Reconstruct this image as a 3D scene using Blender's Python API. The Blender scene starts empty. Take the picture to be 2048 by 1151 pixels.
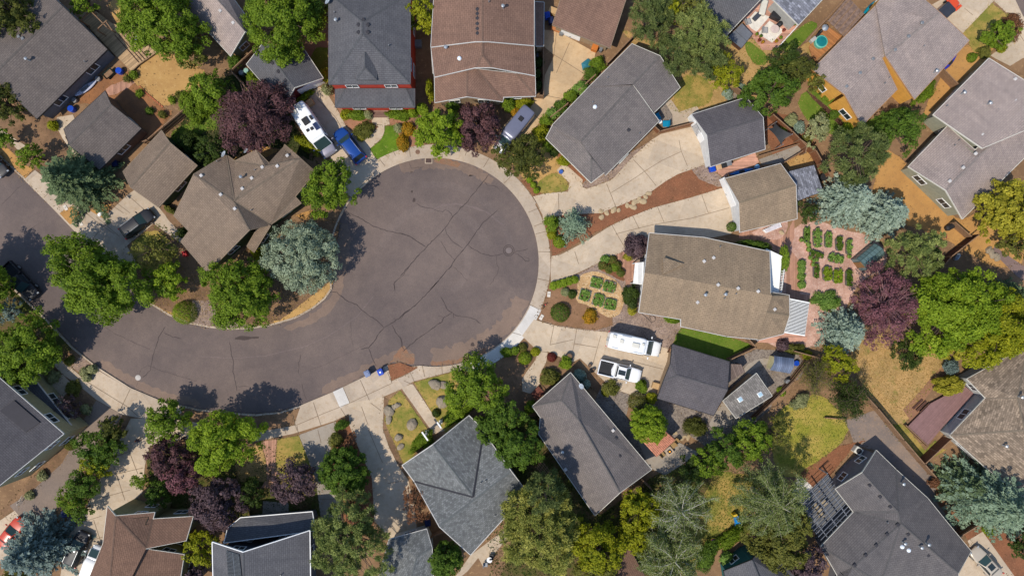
import bpy, bmesh, math, random
import numpy as np
from mathutils import Vector, Matrix
from mathutils.geometry import tessellate_polygon, delaunay_2d_cdt

# ------------------------------------------------------------------ camera, world, sun
SC = bpy.context.scene
COL = SC.collection
S = 15.5            # photograph pixels (2048 wide) per metre on the ground
H = 88.0            # height of the drone above the ground
R_ = math.radians

cam = bpy.data.cameras.new("camera")
camo = bpy.data.objects.new("camera", cam); COL.objects.link(camo)
camo.location = (0, 0, H)
camo.rotation_euler = (0, 0, 0)
cam.sensor_width = 36.0
cam.lens = 36.0 * H * S / 2048.0
cam.clip_start = 0.5; cam.clip_end = 3000
SC.camera = camo

SUN_EL = 57.0; SHADOW_AZ = 42.0      # shadows run up and to the right in the picture
world = bpy.data.worlds.new("World"); SC.world = world; world.use_nodes = True
nt = world.node_tree; nt.nodes.clear()
sky = nt.nodes.new("ShaderNodeTexSky"); sky.sky_type = 'NISHITA'; sky.sun_disc = False
sky.air_density = 1.0; sky.dust_density = 0.4; sky.ozone_density = 2.5
sky.sun_elevation = R_(SUN_EL); sky.sun_rotation = R_(270 - SHADOW_AZ)
bgn = nt.nodes.new("ShaderNodeBackground"); bgn.inputs[1].default_value = 0.15
wo = nt.nodes.new("ShaderNodeOutputWorld")
nt.links.new(sky.outputs[0], bgn.inputs[0]); nt.links.new(bgn.outputs[0], wo.inputs[0])

sl = bpy.data.lights.new("sun", 'SUN'); sl.energy = 3.5; sl.angle = R_(0.6); sl.color = (1.0, 0.92, 0.80)
so = bpy.data.objects.new("sun", sl); COL.objects.link(so)
dv = Vector((math.cos(R_(SHADOW_AZ)) * math.cos(R_(SUN_EL)), math.sin(R_(SHADOW_AZ)) * math.cos(R_(SUN_EL)), -math.sin(R_(SUN_EL))))
so.rotation_euler = dv.to_track_quat('-Z', 'Y').to_euler()
so.location = (-60, -60, 120)

SC.view_settings.view_transform = 'Standard'
SC.view_settings.look = 'None'
SC.view_settings.exposure = 0.27
SC.view_settings.gamma = 1.0
SC.view_settings.use_curve_mapping = False
SC.render.engine = 'CYCLES'
SC.cycles.max_bounces = 6
SC.cycles.diffuse_bounces = 3

RNG = random.Random(7)
# ------------------------------------------------------------------ coordinates
def W(px, py, z=0.0):
    k = (H - z) / H / S
    return Vector(((px - 1024) * k, (575.5 - py) * k, z))

def T(t, pts):
    """points read off an enlarged tile of the photograph -> photo pixels"""
    ox, oy, f = {'11': (0, 0, 3.836), '12': (400, 0, 3.836), '13': (800, 0, 3.836), '14': (1200, 0, 3.836), '15': (1600, 0, 3.596),
                 '21': (0, 280, 3.836), '22': (400, 280, 3.836), '23': (800, 280, 3.836), '24': (1200, 280, 3.836), '25': (1600, 280, 3.596),
                 '31': (0, 560, 3.836), '32': (400, 560, 3.836), '33': (800, 560, 3.836), '34': (1200, 560, 3.836), '35': (1600, 560, 3.596),
                 '41': (0, 851, 3.836), '42': (400, 851, 3.836), '43': (800, 851, 3.836), '44': (1200, 851, 3.836), '45': (1600, 831, 3.596)}[t]
    return [(ox + a / f, oy + b / f) for a, b in pts]

def lin(c):
    c = c / 255.0
    return c / 12.92 if c <= 0.04045 else ((c + 0.055) / 1.055) ** 2.4
def C(r, g, b, k=0.8):
    return (lin(r) * k, lin(g) * k, lin(b) * k, 1.0)

# ------------------------------------------------------------------ materials
MC = {}
def newmat(name):
    m = bpy.data.materials.new(name); m.use_nodes = True
    n = m.node_tree; n.nodes.clear()
    return m, n
def add(n, t, **kw):
    x = n.nodes.new(t)
    for k, v in kw.items(): setattr(x, k, v)
    return x
def noise(n, vec, scale, detail=4, rough=0.6):
    x = add(n, "ShaderNodeTexNoise"); x.inputs['Scale'].default_value = scale
    x.inputs['Detail'].default_value = detail; x.inputs['Roughness'].default_value = rough
    n.links.new(vec, x.inputs['Vector']); return x.outputs['Fac']
def ramp(n, fac, stops):
    x = add(n, "ShaderNodeValToRGB"); e = x.color_ramp.elements
    while len(e) < len(stops): e.new(0.5)
    for i, (p, c) in enumerate(stops): e[i].position = p; e[i].color = c
    n.links.new(fac, x.inputs[0]); return x.outputs[0]
def mixc(n, a, b, fac, mode='MIX'):
    x = add(n, "ShaderNodeMix", data_type='RGBA', blend_type=mode)
    for s, v in ((6, a), (7, b), (0, fac)):
        if isinstance(v, (tuple, float, int)): x.inputs[s].default_value = v
        else: n.links.new(v, x.inputs[s])
    return x.outputs[2]
def finish(n, col, rough=0.9, metal=0.0, bump=None, bstr=0.3, bdist=0.02, spec=0.3, coat=0.0):
    p = add(n, "ShaderNodeBsdfPrincipled")
    if isinstance(col, tuple): p.inputs['Base Color'].default_value = col
    else: n.links.new(col, p.inputs['Base Color'])
    p.inputs['Roughness'].default_value = rough; p.inputs['Metallic'].default_value = metal
    p.inputs['Specular IOR Level'].default_value = spec
    p.inputs['Coat Weight'].default_value = coat
    if bump is not None:
        b = add(n, "ShaderNodeBump"); b.inputs['Strength'].default_value = bstr; b.inputs['Distance'].default_value = bdist
        n.links.new(bump, b.inputs['Height']); n.links.new(b.outputs[0], p.inputs['Normal'])
    o = add(n, "ShaderNodeOutputMaterial"); n.links.new(p.outputs[0], o.inputs[0])

def plain(name, col, rough=0.7, metal=0.0, var=0.12, scale=2.0, spec=0.3, coat=0.0):
    """one colour with slight dirt variation"""
    if name in MC: return MC[name]
    m, n = newmat(name)
    tc = add(n, "ShaderNodeTexCoord").outputs['Object']
    f = noise(n, tc, scale, 5, 0.65)
    lo = tuple(c * (1 - var * 1.6) for c in col[:3]) + (1,); hi = tuple(min(1, c * (1 + var)) for c in col[:3]) + (1,)
    finish(n, ramp(n, f, [(0.3, lo), (0.7, hi)]), rough, metal, spec=spec, coat=coat)
    MC[name] = m; return m

def ground(name, c1, c2, c3, s1=0.25, s2=3.0, grain=0.35, bump=0.4, lo=0.40, hi=0.60, third=0.55, gs=14.0):
    """three soil / grass colours mixed by large and middling noise, plus fine grain"""
    if name in MC: return MC[name]
    m, n = newmat(name)
    tc = add(n, "ShaderNodeTexCoord").outputs['Object']
    a = noise(n, tc, s1, 6, 0.65); b = noise(n, tc, s2, 5, 0.7); g = noise(n, tc, gs, 3, 0.8)
    ca = ramp(n, a, [(lo, c1), (hi, c2)])
    fb = ramp(n, b, [(third, (0, 0, 0, 1)), (third + 0.13, (1, 1, 1, 1))])
    cb = mixc(n, ca, c3, fb)
    gr = ramp(n, g, [(0.3, (1 - grain,) * 3 + (1,)), (0.72, (1 + grain,) * 3 + (1,))])
    cc = mixc(n, cb, gr, 1.0, 'MULTIPLY')
    finish(n, cc, 0.95, bump=g, bstr=bump, bdist=0.04, spec=0.1)
    MC[name] = m; return m

def gravel(name, ca, cb, cc, sc=9.0):
    if name in MC: return MC[name]
    m, n = newmat(name)
    tc = add(n, "ShaderNodeTexCoord").outputs['Object']
    v = add(n, "ShaderNodeTexVoronoi"); v.inputs['Scale'].default_value = sc; n.links.new(tc, v.inputs['Vector'])
    sep = add(n, "ShaderNodeSeparateColor"); n.links.new(v.outputs['Color'], sep.inputs[0])
    col = ramp(n, sep.outputs[0], [(0.0, ca), (0.5, cb), (1.0, cc)])
    a = noise(n, tc, 0.5, 5, 0.6)
    col = mixc(n, col, ramp(n, a, [(0.35, (0.75, 0.72, 0.7, 1)), (0.65, (1.1, 1.1, 1.1, 1))]), 1.0, 'MULTIPLY')
    finish(n, col, 0.95, bump=v.outputs['Distance'], bstr=0.6, bdist=0.05, spec=0.15)
    MC[name] = m; return m

def concrete(name, c, stain=(0.8, 0.68, 0.55)):
    if name in MC: return MC[name]
    m, n = newmat(name)
    tc = add(n, "ShaderNodeTexCoord").outputs['Object']
    a = noise(n, tc, 0.22, 6, 0.7); b = noise(n, tc, 1.7, 6, 0.75); g = noise(n, tc, 16, 2, 0.8)
    lo = tuple(x * 0.86 for x in c[:3]) + (1,); hi = tuple(min(1, x * 1.1) for x in c[:3]) + (1,)
    col = ramp(n, a, [(0.36, lo), (0.64, hi)])
    mp = add(n, "ShaderNodeMapping"); mp.inputs['Rotation'].default_value = (0, 0, 0.35 if 'drive' in name else 0.9); n.links.new(tc, mp.inputs[0])
    bk = add(n, "ShaderNodeTexBrick"); bk.inputs['Scale'].default_value = 1; bk.inputs['Brick Width'].default_value = 3.1; bk.inputs['Row Height'].default_value = 2.7; bk.inputs['Mortar Size'].default_value = 0
    bk.inputs['Color1'].default_value = (.9, .9, .91, 1); bk.inputs['Color2'].default_value = (1.07, 1.06, 1.04, 1); n.links.new(mp.outputs[0], bk.inputs['Vector'])
    col = mixc(n, col, bk.outputs[0], 1.0, 'MULTIPLY')
    col = mixc(n, col, ramp(n, b, [(0.32, stain + (1,)), (0.5, (1, 1, 1, 1)), (0.75, (1.06, 1.05, 1.05, 1))]), 0.55, 'MULTIPLY')
    col = mixc(n, col, ramp(n, g, [(0.3, (0.88, 0.88, 0.88, 1)), (0.7, (1.08, 1.08, 1.08, 1))]), 1.0, 'MULTIPLY')
    finish(n, col, 0.88, bump=g, bstr=0.15, bdist=0.01, spec=0.2)
    MC[name] = m; return m

def asphalt(name, c):
    if name in MC: return MC[name]
    m, n = newmat(name)
    tc = add(n, "ShaderNodeTexCoord").outputs['Object']
    a = noise(n, tc, 0.09, 7, 0.65); b = noise(n, tc, 0.8, 6, 0.75); g = noise(n, tc, 12, 3, 0.85)
    lo = (c[0] * 0.82, c[1] * 0.82, c[2] * 0.85, 1); hi = (c[0] * 1.16, c[1] * 1.13, c[2] * 1.1, 1)
    col = ramp(n, a, [(0.38, lo), (0.62, hi)])
    col = mixc(n, col, ramp(n, b, [(0.3, (0.88, 0.88, 0.89, 1)), (0.7, (1.1, 1.08, 1.06, 1))]), 0.8, 'MULTIPLY')
    col = mixc(n, col, ramp(n, g, [(0.25, (0.72, 0.72, 0.74, 1)), (0.75, (1.28, 1.26, 1.24, 1))]), 1.0, 'MULTIPLY')
    finish(n, col, 0.9, bump=g, bstr=0.25, bdist=0.01, spec=0.2)
    MC[name] = m; return m

def shingle(name, c, row=0.24, wid=0.5, con=0.09, blot=0.0):
    """roof shingles from the UV map, laid in metres along eave and slope"""
    if name in MC: return MC[name]
    m, n = newmat(name)
    uv = add(n, "ShaderNodeTexCoord").outputs['UV']
    b = add(n, "ShaderNodeTexBrick"); b.offset = 0.5
    b.inputs['Scale'].default_value = 1.0
    b.inputs['Brick Width'].default_value = wid; b.inputs['Row Height'].default_value = row
    b.inputs['Mortar Size'].default_value = 0.028; b.inputs['Mortar Smooth'].default_value = 0.5
    k = lambda f: tuple(min(1, x * f) for x in c[:3]) + (1,)
    b.inputs['Color1'].default_value = k(1 - con * 0.9); b.inputs['Color2'].default_value = k(1 + con)
    b.inputs['Mortar'].default_value = k(0.62)
    n.links.new(uv, b.inputs['Vector'])
    a = noise(n, uv, 0.35, 6, 0.65); g = noise(n, uv, 9.0, 3, 0.8)
    mp = add(n, "ShaderNodeMapping"); mp.inputs['Scale'].default_value = (1.6, 0.22, 1); n.links.new(uv, mp.inputs[0]); st = noise(n, mp.outputs[0], 1.0, 5, 0.7)
    col = mixc(n, b.outputs['Color'], ramp(n, a, [(0.35, (0.9, 0.9, 0.91, 1)), (0.65, (1.08, 1.07, 1.06, 1))]), 1.0, 'MULTIPLY')
    col = mixc(n, col, ramp(n, g, [(0.3, (0.86 - blot, 0.8 - blot, 0.8 - blot, 1)), (0.7, (1.14 + blot, 1.14 + blot, 1.14 + blot, 1))]), 1.0, 'MULTIPLY')
    col = mixc(n, col, ramp(n, st, [(0.34, (0.87, 0.87, 0.88, 1)), (0.5, (1, 1, 1, 1)), (0.68, (1.09, 1.08, 1.06, 1))]), 1.0, 'MULTIPLY')
    finish(n, col, 0.93, bump=b.outputs['Fac'], bstr=0.2, bdist=0.01, spec=0.15)
    MC[name] = m; return m

def striped(name, c1, c2, pitch, axis=0, rough=0.8, metal=0.0, duty=0.12, uv=True, var=0.25):
    """boards, ribs or siding: a dark line every pitch metres"""
    if name in MC: return MC[name]
    m, n = newmat(name)
    tc = add(n, "ShaderNodeTexCoord").outputs['UV' if uv else 'Object']
    sp = add(n, "ShaderNodeSeparateXYZ"); n.links.new(tc, sp.inputs[0])
    d = add(n, "ShaderNodeMath", operation='DIVIDE'); n.links.new(sp.outputs[axis], d.inputs[0]); d.inputs[1].default_value = pitch
    fr = add(n, "ShaderNodeMath", operation='FRACT'); n.links.new(d.outputs[0], fr.inputs[0])
    fl = add(n, "ShaderNodeMath", operation='FLOOR'); n.links.new(d.outputs[0], fl.inputs[0])
    wn = add(n, "ShaderNodeTexWhiteNoise", noise_dimensions='1D'); n.links.new(fl.outputs[0], wn.inputs['W'])
    line = ramp(n, fr.outputs[0], [(duty, (0, 0, 0, 1)), (duty + 0.08, (1, 1, 1, 1))])
    base = mixc(n, tuple(x * (1 - var) for x in c1[:3]) + (1,), tuple(min(1, x * (1 + var)) for x in c1[:3]) + (1,), wn.outputs['Value'])
    f = noise(n, tc, 1.6, 5, 0.7)
    base = mixc(n, base, ramp(n, f, [(0.3, (0.82, 0.82, 0.82, 1)), (0.7, (1.12, 1.12, 1.12, 1))]), 1.0, 'MULTIPLY')
    col = mixc(n, c2, base, line)
    finish(n, col, rough, metal, bump=line, bstr=0.25, bdist=0.01)
    MC[name] = m; return m

def leafmat(name, dark, light, trans=0.3, third=None):
    if name in MC: return MC[name]
    m, n = newmat(name)
    at = add(n, "ShaderNodeAttribute"); at.attribute_name = "tint"
    mid = tuple((a + b) / 2 for a, b in zip(dark, light))
    stops = [(0.1, dark), (0.55, mid), (0.9, light)]
    if third: stops = [(0.1, dark), (0.5, mid), (0.8, light), (1.0, third)]
    col = ramp(n, at.outputs['Fac'], stops)
    d = add(n, "ShaderNodeBsdfPrincipled"); n.links.new(col, d.inputs['Base Color'])
    d.inputs['Roughness'].default_value = 0.6; d.inputs['Specular IOR Level'].default_value = 0.15
    t = add(n, "ShaderNodeBsdfTranslucent")
    tcol = mixc(n, col, (1.15, 1.25, 0.7, 1), 1.0, 'MULTIPLY'); n.links.new(tcol, t.inputs[0])
    mx = add(n, "ShaderNodeMixShader"); mx.inputs[0].default_value = trans
    n.links.new(d.outputs[0], mx.inputs[1]); n.links.new(t.outputs[0], mx.inputs[2])
    o = add(n, "ShaderNodeOutputMaterial"); n.links.new(mx.outputs[0], o.inputs[0])
    MC[name] = m; return m

def glass(name='glass_dark', col=(0.02, 0.03, 0.035, 1)):
    if name in MC: return MC[name]
    m, n = newmat(name); finish(n, col, 0.28, spec=0.35)
    MC[name] = m; return m

WHITE = plain('white_paint', (0.78, 0.78, 0.76, 1), 0.5, var=0.05)
OFFW = plain('cream_trim', C(225, 220, 205), 0.6, var=0.06)
DARK = plain('dark_metal', (0.02, 0.02, 0.022, 1), 0.5)
GREYM = plain('grey_metal', (0.22, 0.23, 0.24, 1), 0.45, 0.3)
STEEL = plain('galvanised_steel', (0.42, 0.44, 0.45, 1), 0.4, 0.6)
RUBBER = plain('tyre_rubber', (0.015, 0.015, 0.015, 1), 0.85)
WOOD = striped('fence_wood', C(125, 90, 68), C(45, 30, 24), 0.15, 0, duty=0.15)
WOODP = plain('weathered_wood', C(150, 118, 90), 0.85, var=0.2, scale=5)
WOODD = plain('dark_wood', C(92, 62, 50), 0.85, var=0.25, scale=5)
GLASS = glass()
BARK = plain('bark', C(110, 92, 78), 0.95, var=0.3, scale=6)
BARKW = plain('birch_bark', C(215, 208, 190), 0.8, var=0.15, scale=4)
TERRA = plain('terracotta', C(190, 110, 75), 0.8, var=0.15, scale=4)
BLUEP = plain('blue_plastic', C(20, 75, 190), 0.4, var=0.1)

# ------------------------------------------------------------------ object helpers
def origin(o):
    v = Vector((0, 0, 0))
    while o is not None: v += o.location; o = o.parent
    return v
def tag(o, label=None, cat=None, group=None, kind=None):
    if label: o['label'] = label
    if cat: o['category'] = cat
    if group: o['group'] = group
    if kind: o['kind'] = kind
    return o
def empty(name, loc, label, cat, group=None, rz=0.0):
    o = bpy.data.objects.new(name, None); COL.objects.link(o)
    o.location = loc; o.rotation_euler = (0, 0, rz); o.empty_display_size = 0.3
    return tag(o, label, cat, group)
def mk(name, verts, faces, mat, parent=None, local=False, smooth=False, uvf=None, mats=None, fmat=None, loc=None):
    """one mesh object; world coordinates unless local"""
    me = bpy.data.meshes.new(name)
    off = Vector((0, 0, 0))
    if parent is not None and not local: off = origin(parent)
    if loc is not None: off = Vector(loc)
    me.from_pydata([tuple(Vector(v) - off) for v in verts], [], faces)
    for mm in (mats or [mat]): me.materials.append(mm)
    if fmat: me.polygons.foreach_set('material_index', fmat)
    if uvf is not None:
        l = me.uv_layers.new(name='uv')
        for p in me.polygons:
            for li in p.loop_indices:
                l.data[li].uv = uvf(p, Vector(verts[me.loops[li].vertex_index]))
    if smooth: me.polygons.foreach_set('use_smooth', [True] * len(me.polygons))
    me.update()
    o = bpy.data.objects.new(name, me); COL.objects.link(o)
    if parent is not None: o.parent = parent
    if loc is not None: o.location = off
    return o

class MB:
    """collects shapes, then links them as one mesh"""
    def __init__(s): s.v = []; s.f = []
    def add(s, v, f):
        b = len(s.v); s.v += [Vector(x) for x in v]; s.f += [tuple(b + i for i in q) for q in f]; return s
    def box(s, c, size, rz=0.0, tilt=None):
        hx, hy, hz = size[0] / 2, size[1] / 2, size[2] / 2
        m = Matrix.Rotation(rz, 3, 'Z')
        if tilt: m = m @ Matrix.Rotation(tilt[0], 3, 'X') @ Matrix.Rotation(tilt[1], 3, 'Y')
        vs = [Vector(c) + m @ Vector((x * hx, y * hy, z * hz)) for x, y, z in
              ((-1, -1, -1), (1, -1, -1), (1, 1, -1), (-1, 1, -1), (-1, -1, 1), (1, -1, 1), (1, 1, 1), (-1, 1, 1))]
        return s.add(vs, [(0, 3, 2, 1), (4, 5, 6, 7), (0, 1, 5, 4), (1, 2, 6, 5), (2, 3, 7, 6), (3, 0, 4, 7)])
    def bevbox(s, c, size, rz=0.0, b=0.04):
        """box with chamfered vertical and top edges"""
        hx, hy, hz = size[0] / 2, size[1] / 2, size[2] / 2
        m = Matrix.Rotation(rz, 3, 'Z')
        def ring(ix, z):
            a, d = hx - ix, hy - ix
            bb = min(b, a * .8, d * .8)
            return [(a, -d + bb, z), (a, d - bb, z), (a - bb, d, z), (-a + bb, d, z), (-a, d - bb, z), (-a, -d + bb, z), (-a + bb, -d, z), (a - bb, -d, z)]
        P = ring(0, -hz) + ring(0, hz - b) + ring(b, hz)
        f = [tuple(reversed(range(8))), tuple(range(16, 24))]
        for r in (0, 8):
            for i in range(8): f.append((r + i, r + (i + 1) % 8, r + 8 + (i + 1) % 8, r + 8 + i))
        return s.add([Vector(c) + m @ Vector(p) for p in P], f)
    def tube(s, a, b, r0, r1=None, n=6, cap=True):
        a = Vector(a); b = Vector(b); r1 = r0 if r1 is None else r1
        d = (b - a)
        if d.length < 1e-6: return s
        q = d.to_track_quat('Z', 'Y').to_matrix()
        vs = []
        for p, r in ((a, r0), (b, r1)):
            for i in range(n):
                t = 2 * math.pi * i / n; vs.append(p + q @ Vector((r * math.cos(t), r * math.sin(t), 0)))
        f = [(i, (i + 1) % n, n + (i + 1) % n, n + i) for i in range(n)]
        if cap: f += [tuple(reversed(range(n))), tuple(range(n, 2 * n))]
        return s.add(vs, f)
    def lathe(s, c, prof, n=16, sx=1.0, sy=1.0, rz=0.0):
        c = Vector(c); m = Matrix.Rotation(rz, 3, 'Z'); vs = []
        for r, z in prof:
            for i in range(n):
                t = 2 * math.pi * i / n; vs.append(c + m @ Vector((r * sx * math.cos(t), r * sy * math.sin(t), z)))
        f = []
        for k in range(len(prof) - 1):
            for i in range(n): f.append((k * n + i, k * n + (i + 1) % n, (k + 1) * n + (i + 1) % n, (k + 1) * n + i))
        f += [tuple(reversed(range(n))), tuple(range((len(prof) - 1) * n, len(prof) * n))]
        return s.add(vs, f)
    def prism(s, poly, z0, z1):
        n = len(poly)
        if area(poly) < 0: poly = list(reversed(poly))
        vs = [(p[0], p[1], z0) for p in poly] + [(p[0], p[1], z1) for p in poly]
        return s.add(vs, [tuple(reversed(range(n))), tuple(range(n, 2 * n))] + [(i, (i + 1) % n, n + (i + 1) % n, n + i) for i in range(n)])
    def build(s, name, mat, parent=None, local=False, smooth=False, uvf=None, loc=None):
        return mk(name, s.v, s.f, mat, parent, local, smooth, uvf, loc=loc)
def area(p):
    return 0.5 * sum(p[i][0] * p[(i + 1) % len(p)][1] - p[(i + 1) % len(p)][0] * p[i][1] for i in range(len(p)))
def uv_plan(deg):
    a = R_(deg); ca, sa = math.cos(a), math.sin(a)
    return lambda p, v: (v.x * ca + v.y * sa, -v.x * sa + v.y * ca)

def chaikin(p, n=1):
    for _ in range(n):
        q = []
        for i in range(len(p)):
            a = p[i]; b = p[(i + 1) % len(p)]
            q += [(a[0] * .75 + b[0] * .25, a[1] * .75 + b[1] * .25), (a[0] * .25 + b[0] * .75, a[1] * .25 + b[1] * .75)]
        p = q
    return p
def jag(p, step=8, amp=1.8):
    q = []
    for i in range(len(p)):
        a = p[i]; b = p[(i + 1) % len(p)]
        L = math.hypot(b[0] - a[0], b[1] - a[1]); n = max(1, int(L / step))
        for k in range(n):
            t = k / n; q.append((a[0] + (b[0] - a[0]) * t + RNG.uniform(-amp, amp), a[1] + (b[1] - a[1]) * t + RNG.uniform(-amp, amp)))
    return q
LAYER = {}; SOFT = []
def sheet(name, mat, pts, layer, org=0, jg=0, uvdeg=0):
    """flat area of ground, points in photo pixels"""
    k = LAYER.get(layer, 0); LAYER[layer] = k + 1
    z = 0.004 + layer * 0.012 + k * 0.0006
    if org: pts = chaikin(pts, org)
    if jg: pts = jag(pts, 7, jg)
    w = [W(x, y, 0) for x, y in pts]
    w = [Vector((a.x, a.y, z)) for a in w]
    if area(w) < 0: w.reverse()
    if layer < 3 and any(q in name for q in ('soil', 'bed', 'lawn', 'yard')): SOFT.append((name, w))
    tri = tessellate_polygon([w])
    fs = []
    for t in tri:
        a, b, c = (w[i] for i in t)
        fs.append(tuple(t) if (b - a).cross(c - a).z > 0 else (t[0], t[2], t[1]))
    return tag(mk(name, w, fs, mat, uvf=uv_plan(uvdeg)), kind='structure')
def ribbon(m, pts, w, z, taper=False, jitter=0.0):
    """thin strip along photo-pixel points"""
    P = []
    for i in range(len(pts) - 1):
        a = pts[i]; b = pts[i + 1]; L = math.hypot(b[0] - a[0], b[1] - a[1]); n = max(1, int(L / 5)) if jitter else 1
        for k in range(n):
            t = k / n; j = jitter if (i or k) else 0
            P.append((a[0] + (b[0] - a[0]) * t + RNG.uniform(-j, j), a[1] + (b[1] - a[1]) * t + RNG.uniform(-j, j)))
    P.append(pts[-1])
    P = [W(x, y, 0) for x, y in P]
    vs = []; N = len(P)
    for i, p in enumerate(P):
        d = (P[min(N - 1, i + 1)] - P[max(0, i - 1)]); d.normalize()
        nn = Vector((-d.y, d.x, 0)); ww = w * (RNG.uniform(0.55, 1.3) if jitter else 1)
        if taper and (i == 0 or i == N - 1): ww *= 0.3
        vs += [p + nn * ww / 2 + Vector((0, 0, z)), p - nn * ww / 2 + Vector((0, 0, z))]
    m.add(vs, [(2 * i, 2 * i + 1, 2 * i + 3, 2 * i + 2) for i in range(N - 1)])
# ------------------------------------------------------------------ ground, road, paving
CONC = concrete('concrete_pavement', C(198, 180, 158))
CONC2 = concrete('concrete_driveway', C(206, 187, 162))
CONCG = concrete('concrete_grey', C(165, 155, 142))
CONCN = concrete('new_concrete', C(228, 222, 212), (0.95, 0.94, 0.93))
ROADM = asphalt('asphalt_road', C(116, 104, 98))
DRYDIRT = ground('dry_soil', C(152, 120, 90), C(132, 104, 78), C(174, 142, 104), 0.3, 2.0)
SOIL = ground('garden_soil', C(122, 96, 74), C(150, 118, 90), C(104, 90, 62), 0.35, 2.5)
MULCH = ground('bark_mulch', C(150, 100, 72), C(132, 90, 66), C(166, 118, 86), 0.5, 5.0, grain=0.45)
DRYGR = ground('dry_straw_grass', C(204, 162, 100), C(186, 148, 94), C(165, 135, 75), 0.4, 2.2, grain=0.3)
SAND = ground('sandy_earth', C(196, 156, 98), C(180, 140, 88), C(205, 168, 112), 0.3, 1.6, grain=0.18)
ORANGE = ground('orange_dry_earth', C(198, 150, 90), C(184, 138, 84), C(166, 128, 84), 0.35, 2.0, grain=0.22)
LAWN = ground('green_lawn', C(92, 118, 38), C(110, 130, 48), C(128, 132, 62), 0.5, 3.0, grain=0.3)
LAWNM = ground('patchy_lawn', C(128, 128, 58), C(178, 150, 84), C(104, 118, 44), 0.45, 1.6, grain=0.3)
STRAWL = ground('straw_lawn', C(196, 158, 104), C(172, 142, 92), C(132, 128, 66), 0.35, 0.8, grain=0.45, third=0.56)
LEAFYG = ground('leafy_ground', C(82, 88, 40), C(110, 90, 62), C(66, 82, 32), 0.5, 3.0, grain=0.4)  # dark green and brown mix for ground under trees
GRAV = gravel('river_gravel', C(150, 128, 112), C(178, 155, 138), C(128, 112, 104), 8)
GRAVD = gravel('grey_gravel', C(130, 120, 112), C(160, 148, 135), C(112, 102, 96), 8)
GRAVY = gravel('yellow_gravel', C(215, 178, 128), C(196, 158, 112), C(228, 200, 158), 7)
PINK = gravel('pink_gravel', C(212, 172, 152), C(198, 156, 138), C(222, 188, 170), 7)
BRICK = striped('brick_paving', C(184, 138, 114), C(140, 100, 82), 0.22, 0, duty=0.06)
BRICKP = striped('pink_paving', C(205, 155, 132), C(170, 128, 110), 0.22, 1, duty=0.06)

CX, CY, CR = 869, 524, 208.5
def arc(r, a0, a1, n=60):
    """angles in degrees, 0 = right, 90 = up in the picture"""
    return [(CX + r * math.cos(R_(a0 + (a1 - a0) * i / n)), CY - r * math.sin(R_(a0 + (a1 - a0) * i / n))) for i in range(n + 1)]
inner = [(-330, -20), (0, 314), (47, 358), (115, 426), (182, 496), (225, 532), (252, 558), (272, 584), (289, 600), (336, 630), (378, 647), (420, 655), (465, 659), (505, 657), (545, 650), (590, 637), (625, 618), (650, 598), (664, 578)]
bulb = arc(CR, 189, -98, 80)
outer = [(822, 733), (800, 724), (775, 730), (726, 754), (668, 782), (601, 810), (560, 823), (512, 828), (450, 824), (395, 817), (328, 803), (261, 775), (193, 732), (146, 694), (89, 634), (47, 594), (-118, 432), (-450, 100)]
road_px = inner + bulb[1:] + outer
roadw = [W(x, y, 0) for x, y in road_px]
# the ground: one sheet to the horizon with the road cut out, standing a kerb's height above it
if area(roadw) < 0: roadw.reverse()
B = 900
outr = [Vector((-B, -B, 0)), Vector((B, -B, 0)), Vector((B, B, 0)), Vector((-B, B, 0))]
# extra ring near the scene keeps triangles small
vs2 = [v.to_2d() for v in outr] + [v.to_2d() for v in roadw]
edges = [(i, (i + 1) % 4) for i in range(4)] + [(4 + i, 4 + (i + 1) % len(roadw)) for i in range(len(roadw))]
res = delaunay_2d_cdt(vs2, edges, [], 0, 0.0001)
def inside(p, poly):
    c = False; n = len(poly)
    for i in range(n):
        a = poly[i]; b = poly[(i + 1) % n]
        if (a[1] > p[1]) != (b[1] > p[1]) and p[0] < (b[0] - a[0]) * (p[1] - a[1]) / (b[1] - a[1]) + a[0]: c = not c
    return c
gf = []
for f in res[2]:
    c = sum((res[0][i] for i in f), Vector((0, 0))) / len(f)
    if not inside(c, roadw): gf.append(tuple(f))
tag(mk('ground', [(v.x, v.y, 0) for v in res[0]], gf, DRYDIRT), kind='structure')
rt = tessellate_polygon([[Vector((v.x, v.y, -0.12)) for v in roadw]])
def offset_poly(w, d):
    n = len(w); out = []
    for i in range(n):
        a, b, c = w[i - 1], w[i], w[(i + 1) % n]
        e1 = (b - a).to_2d(); e2 = (c - b).to_2d()
        if e1.length < 1e-6: e1 = e2
        if e2.length < 1e-6: e2 = e1
        e1.normalize(); e2.normalize()
        n1 = Vector((e1.y, -e1.x)); n2 = Vector((e2.y, -e2.x))
        m = n1 + n2
        if m.length < 1e-3: m = n1
        m.normalize(); k = d / max(0.5, m.dot(n1))
        out.append(Vector((b.x + m.x * k, b.y + m.y * k, b.z)))
    return out
rv = offset_poly(roadw, 0.12)
def tri_up(w):
    fs = []
    for t in tessellate_polygon([w]):
        a, b, c = (w[i] for i in t); fs.append(tuple(t) if (b - a).cross(c - a).z > 0 else (t[0], t[2], t[1]))
    return fs
rvz = [Vector((v.x, v.y, -0.12)) for v in rv]
tag(mk('road', rvz, tri_up(rvz), ROADM), kind='structure')
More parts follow.
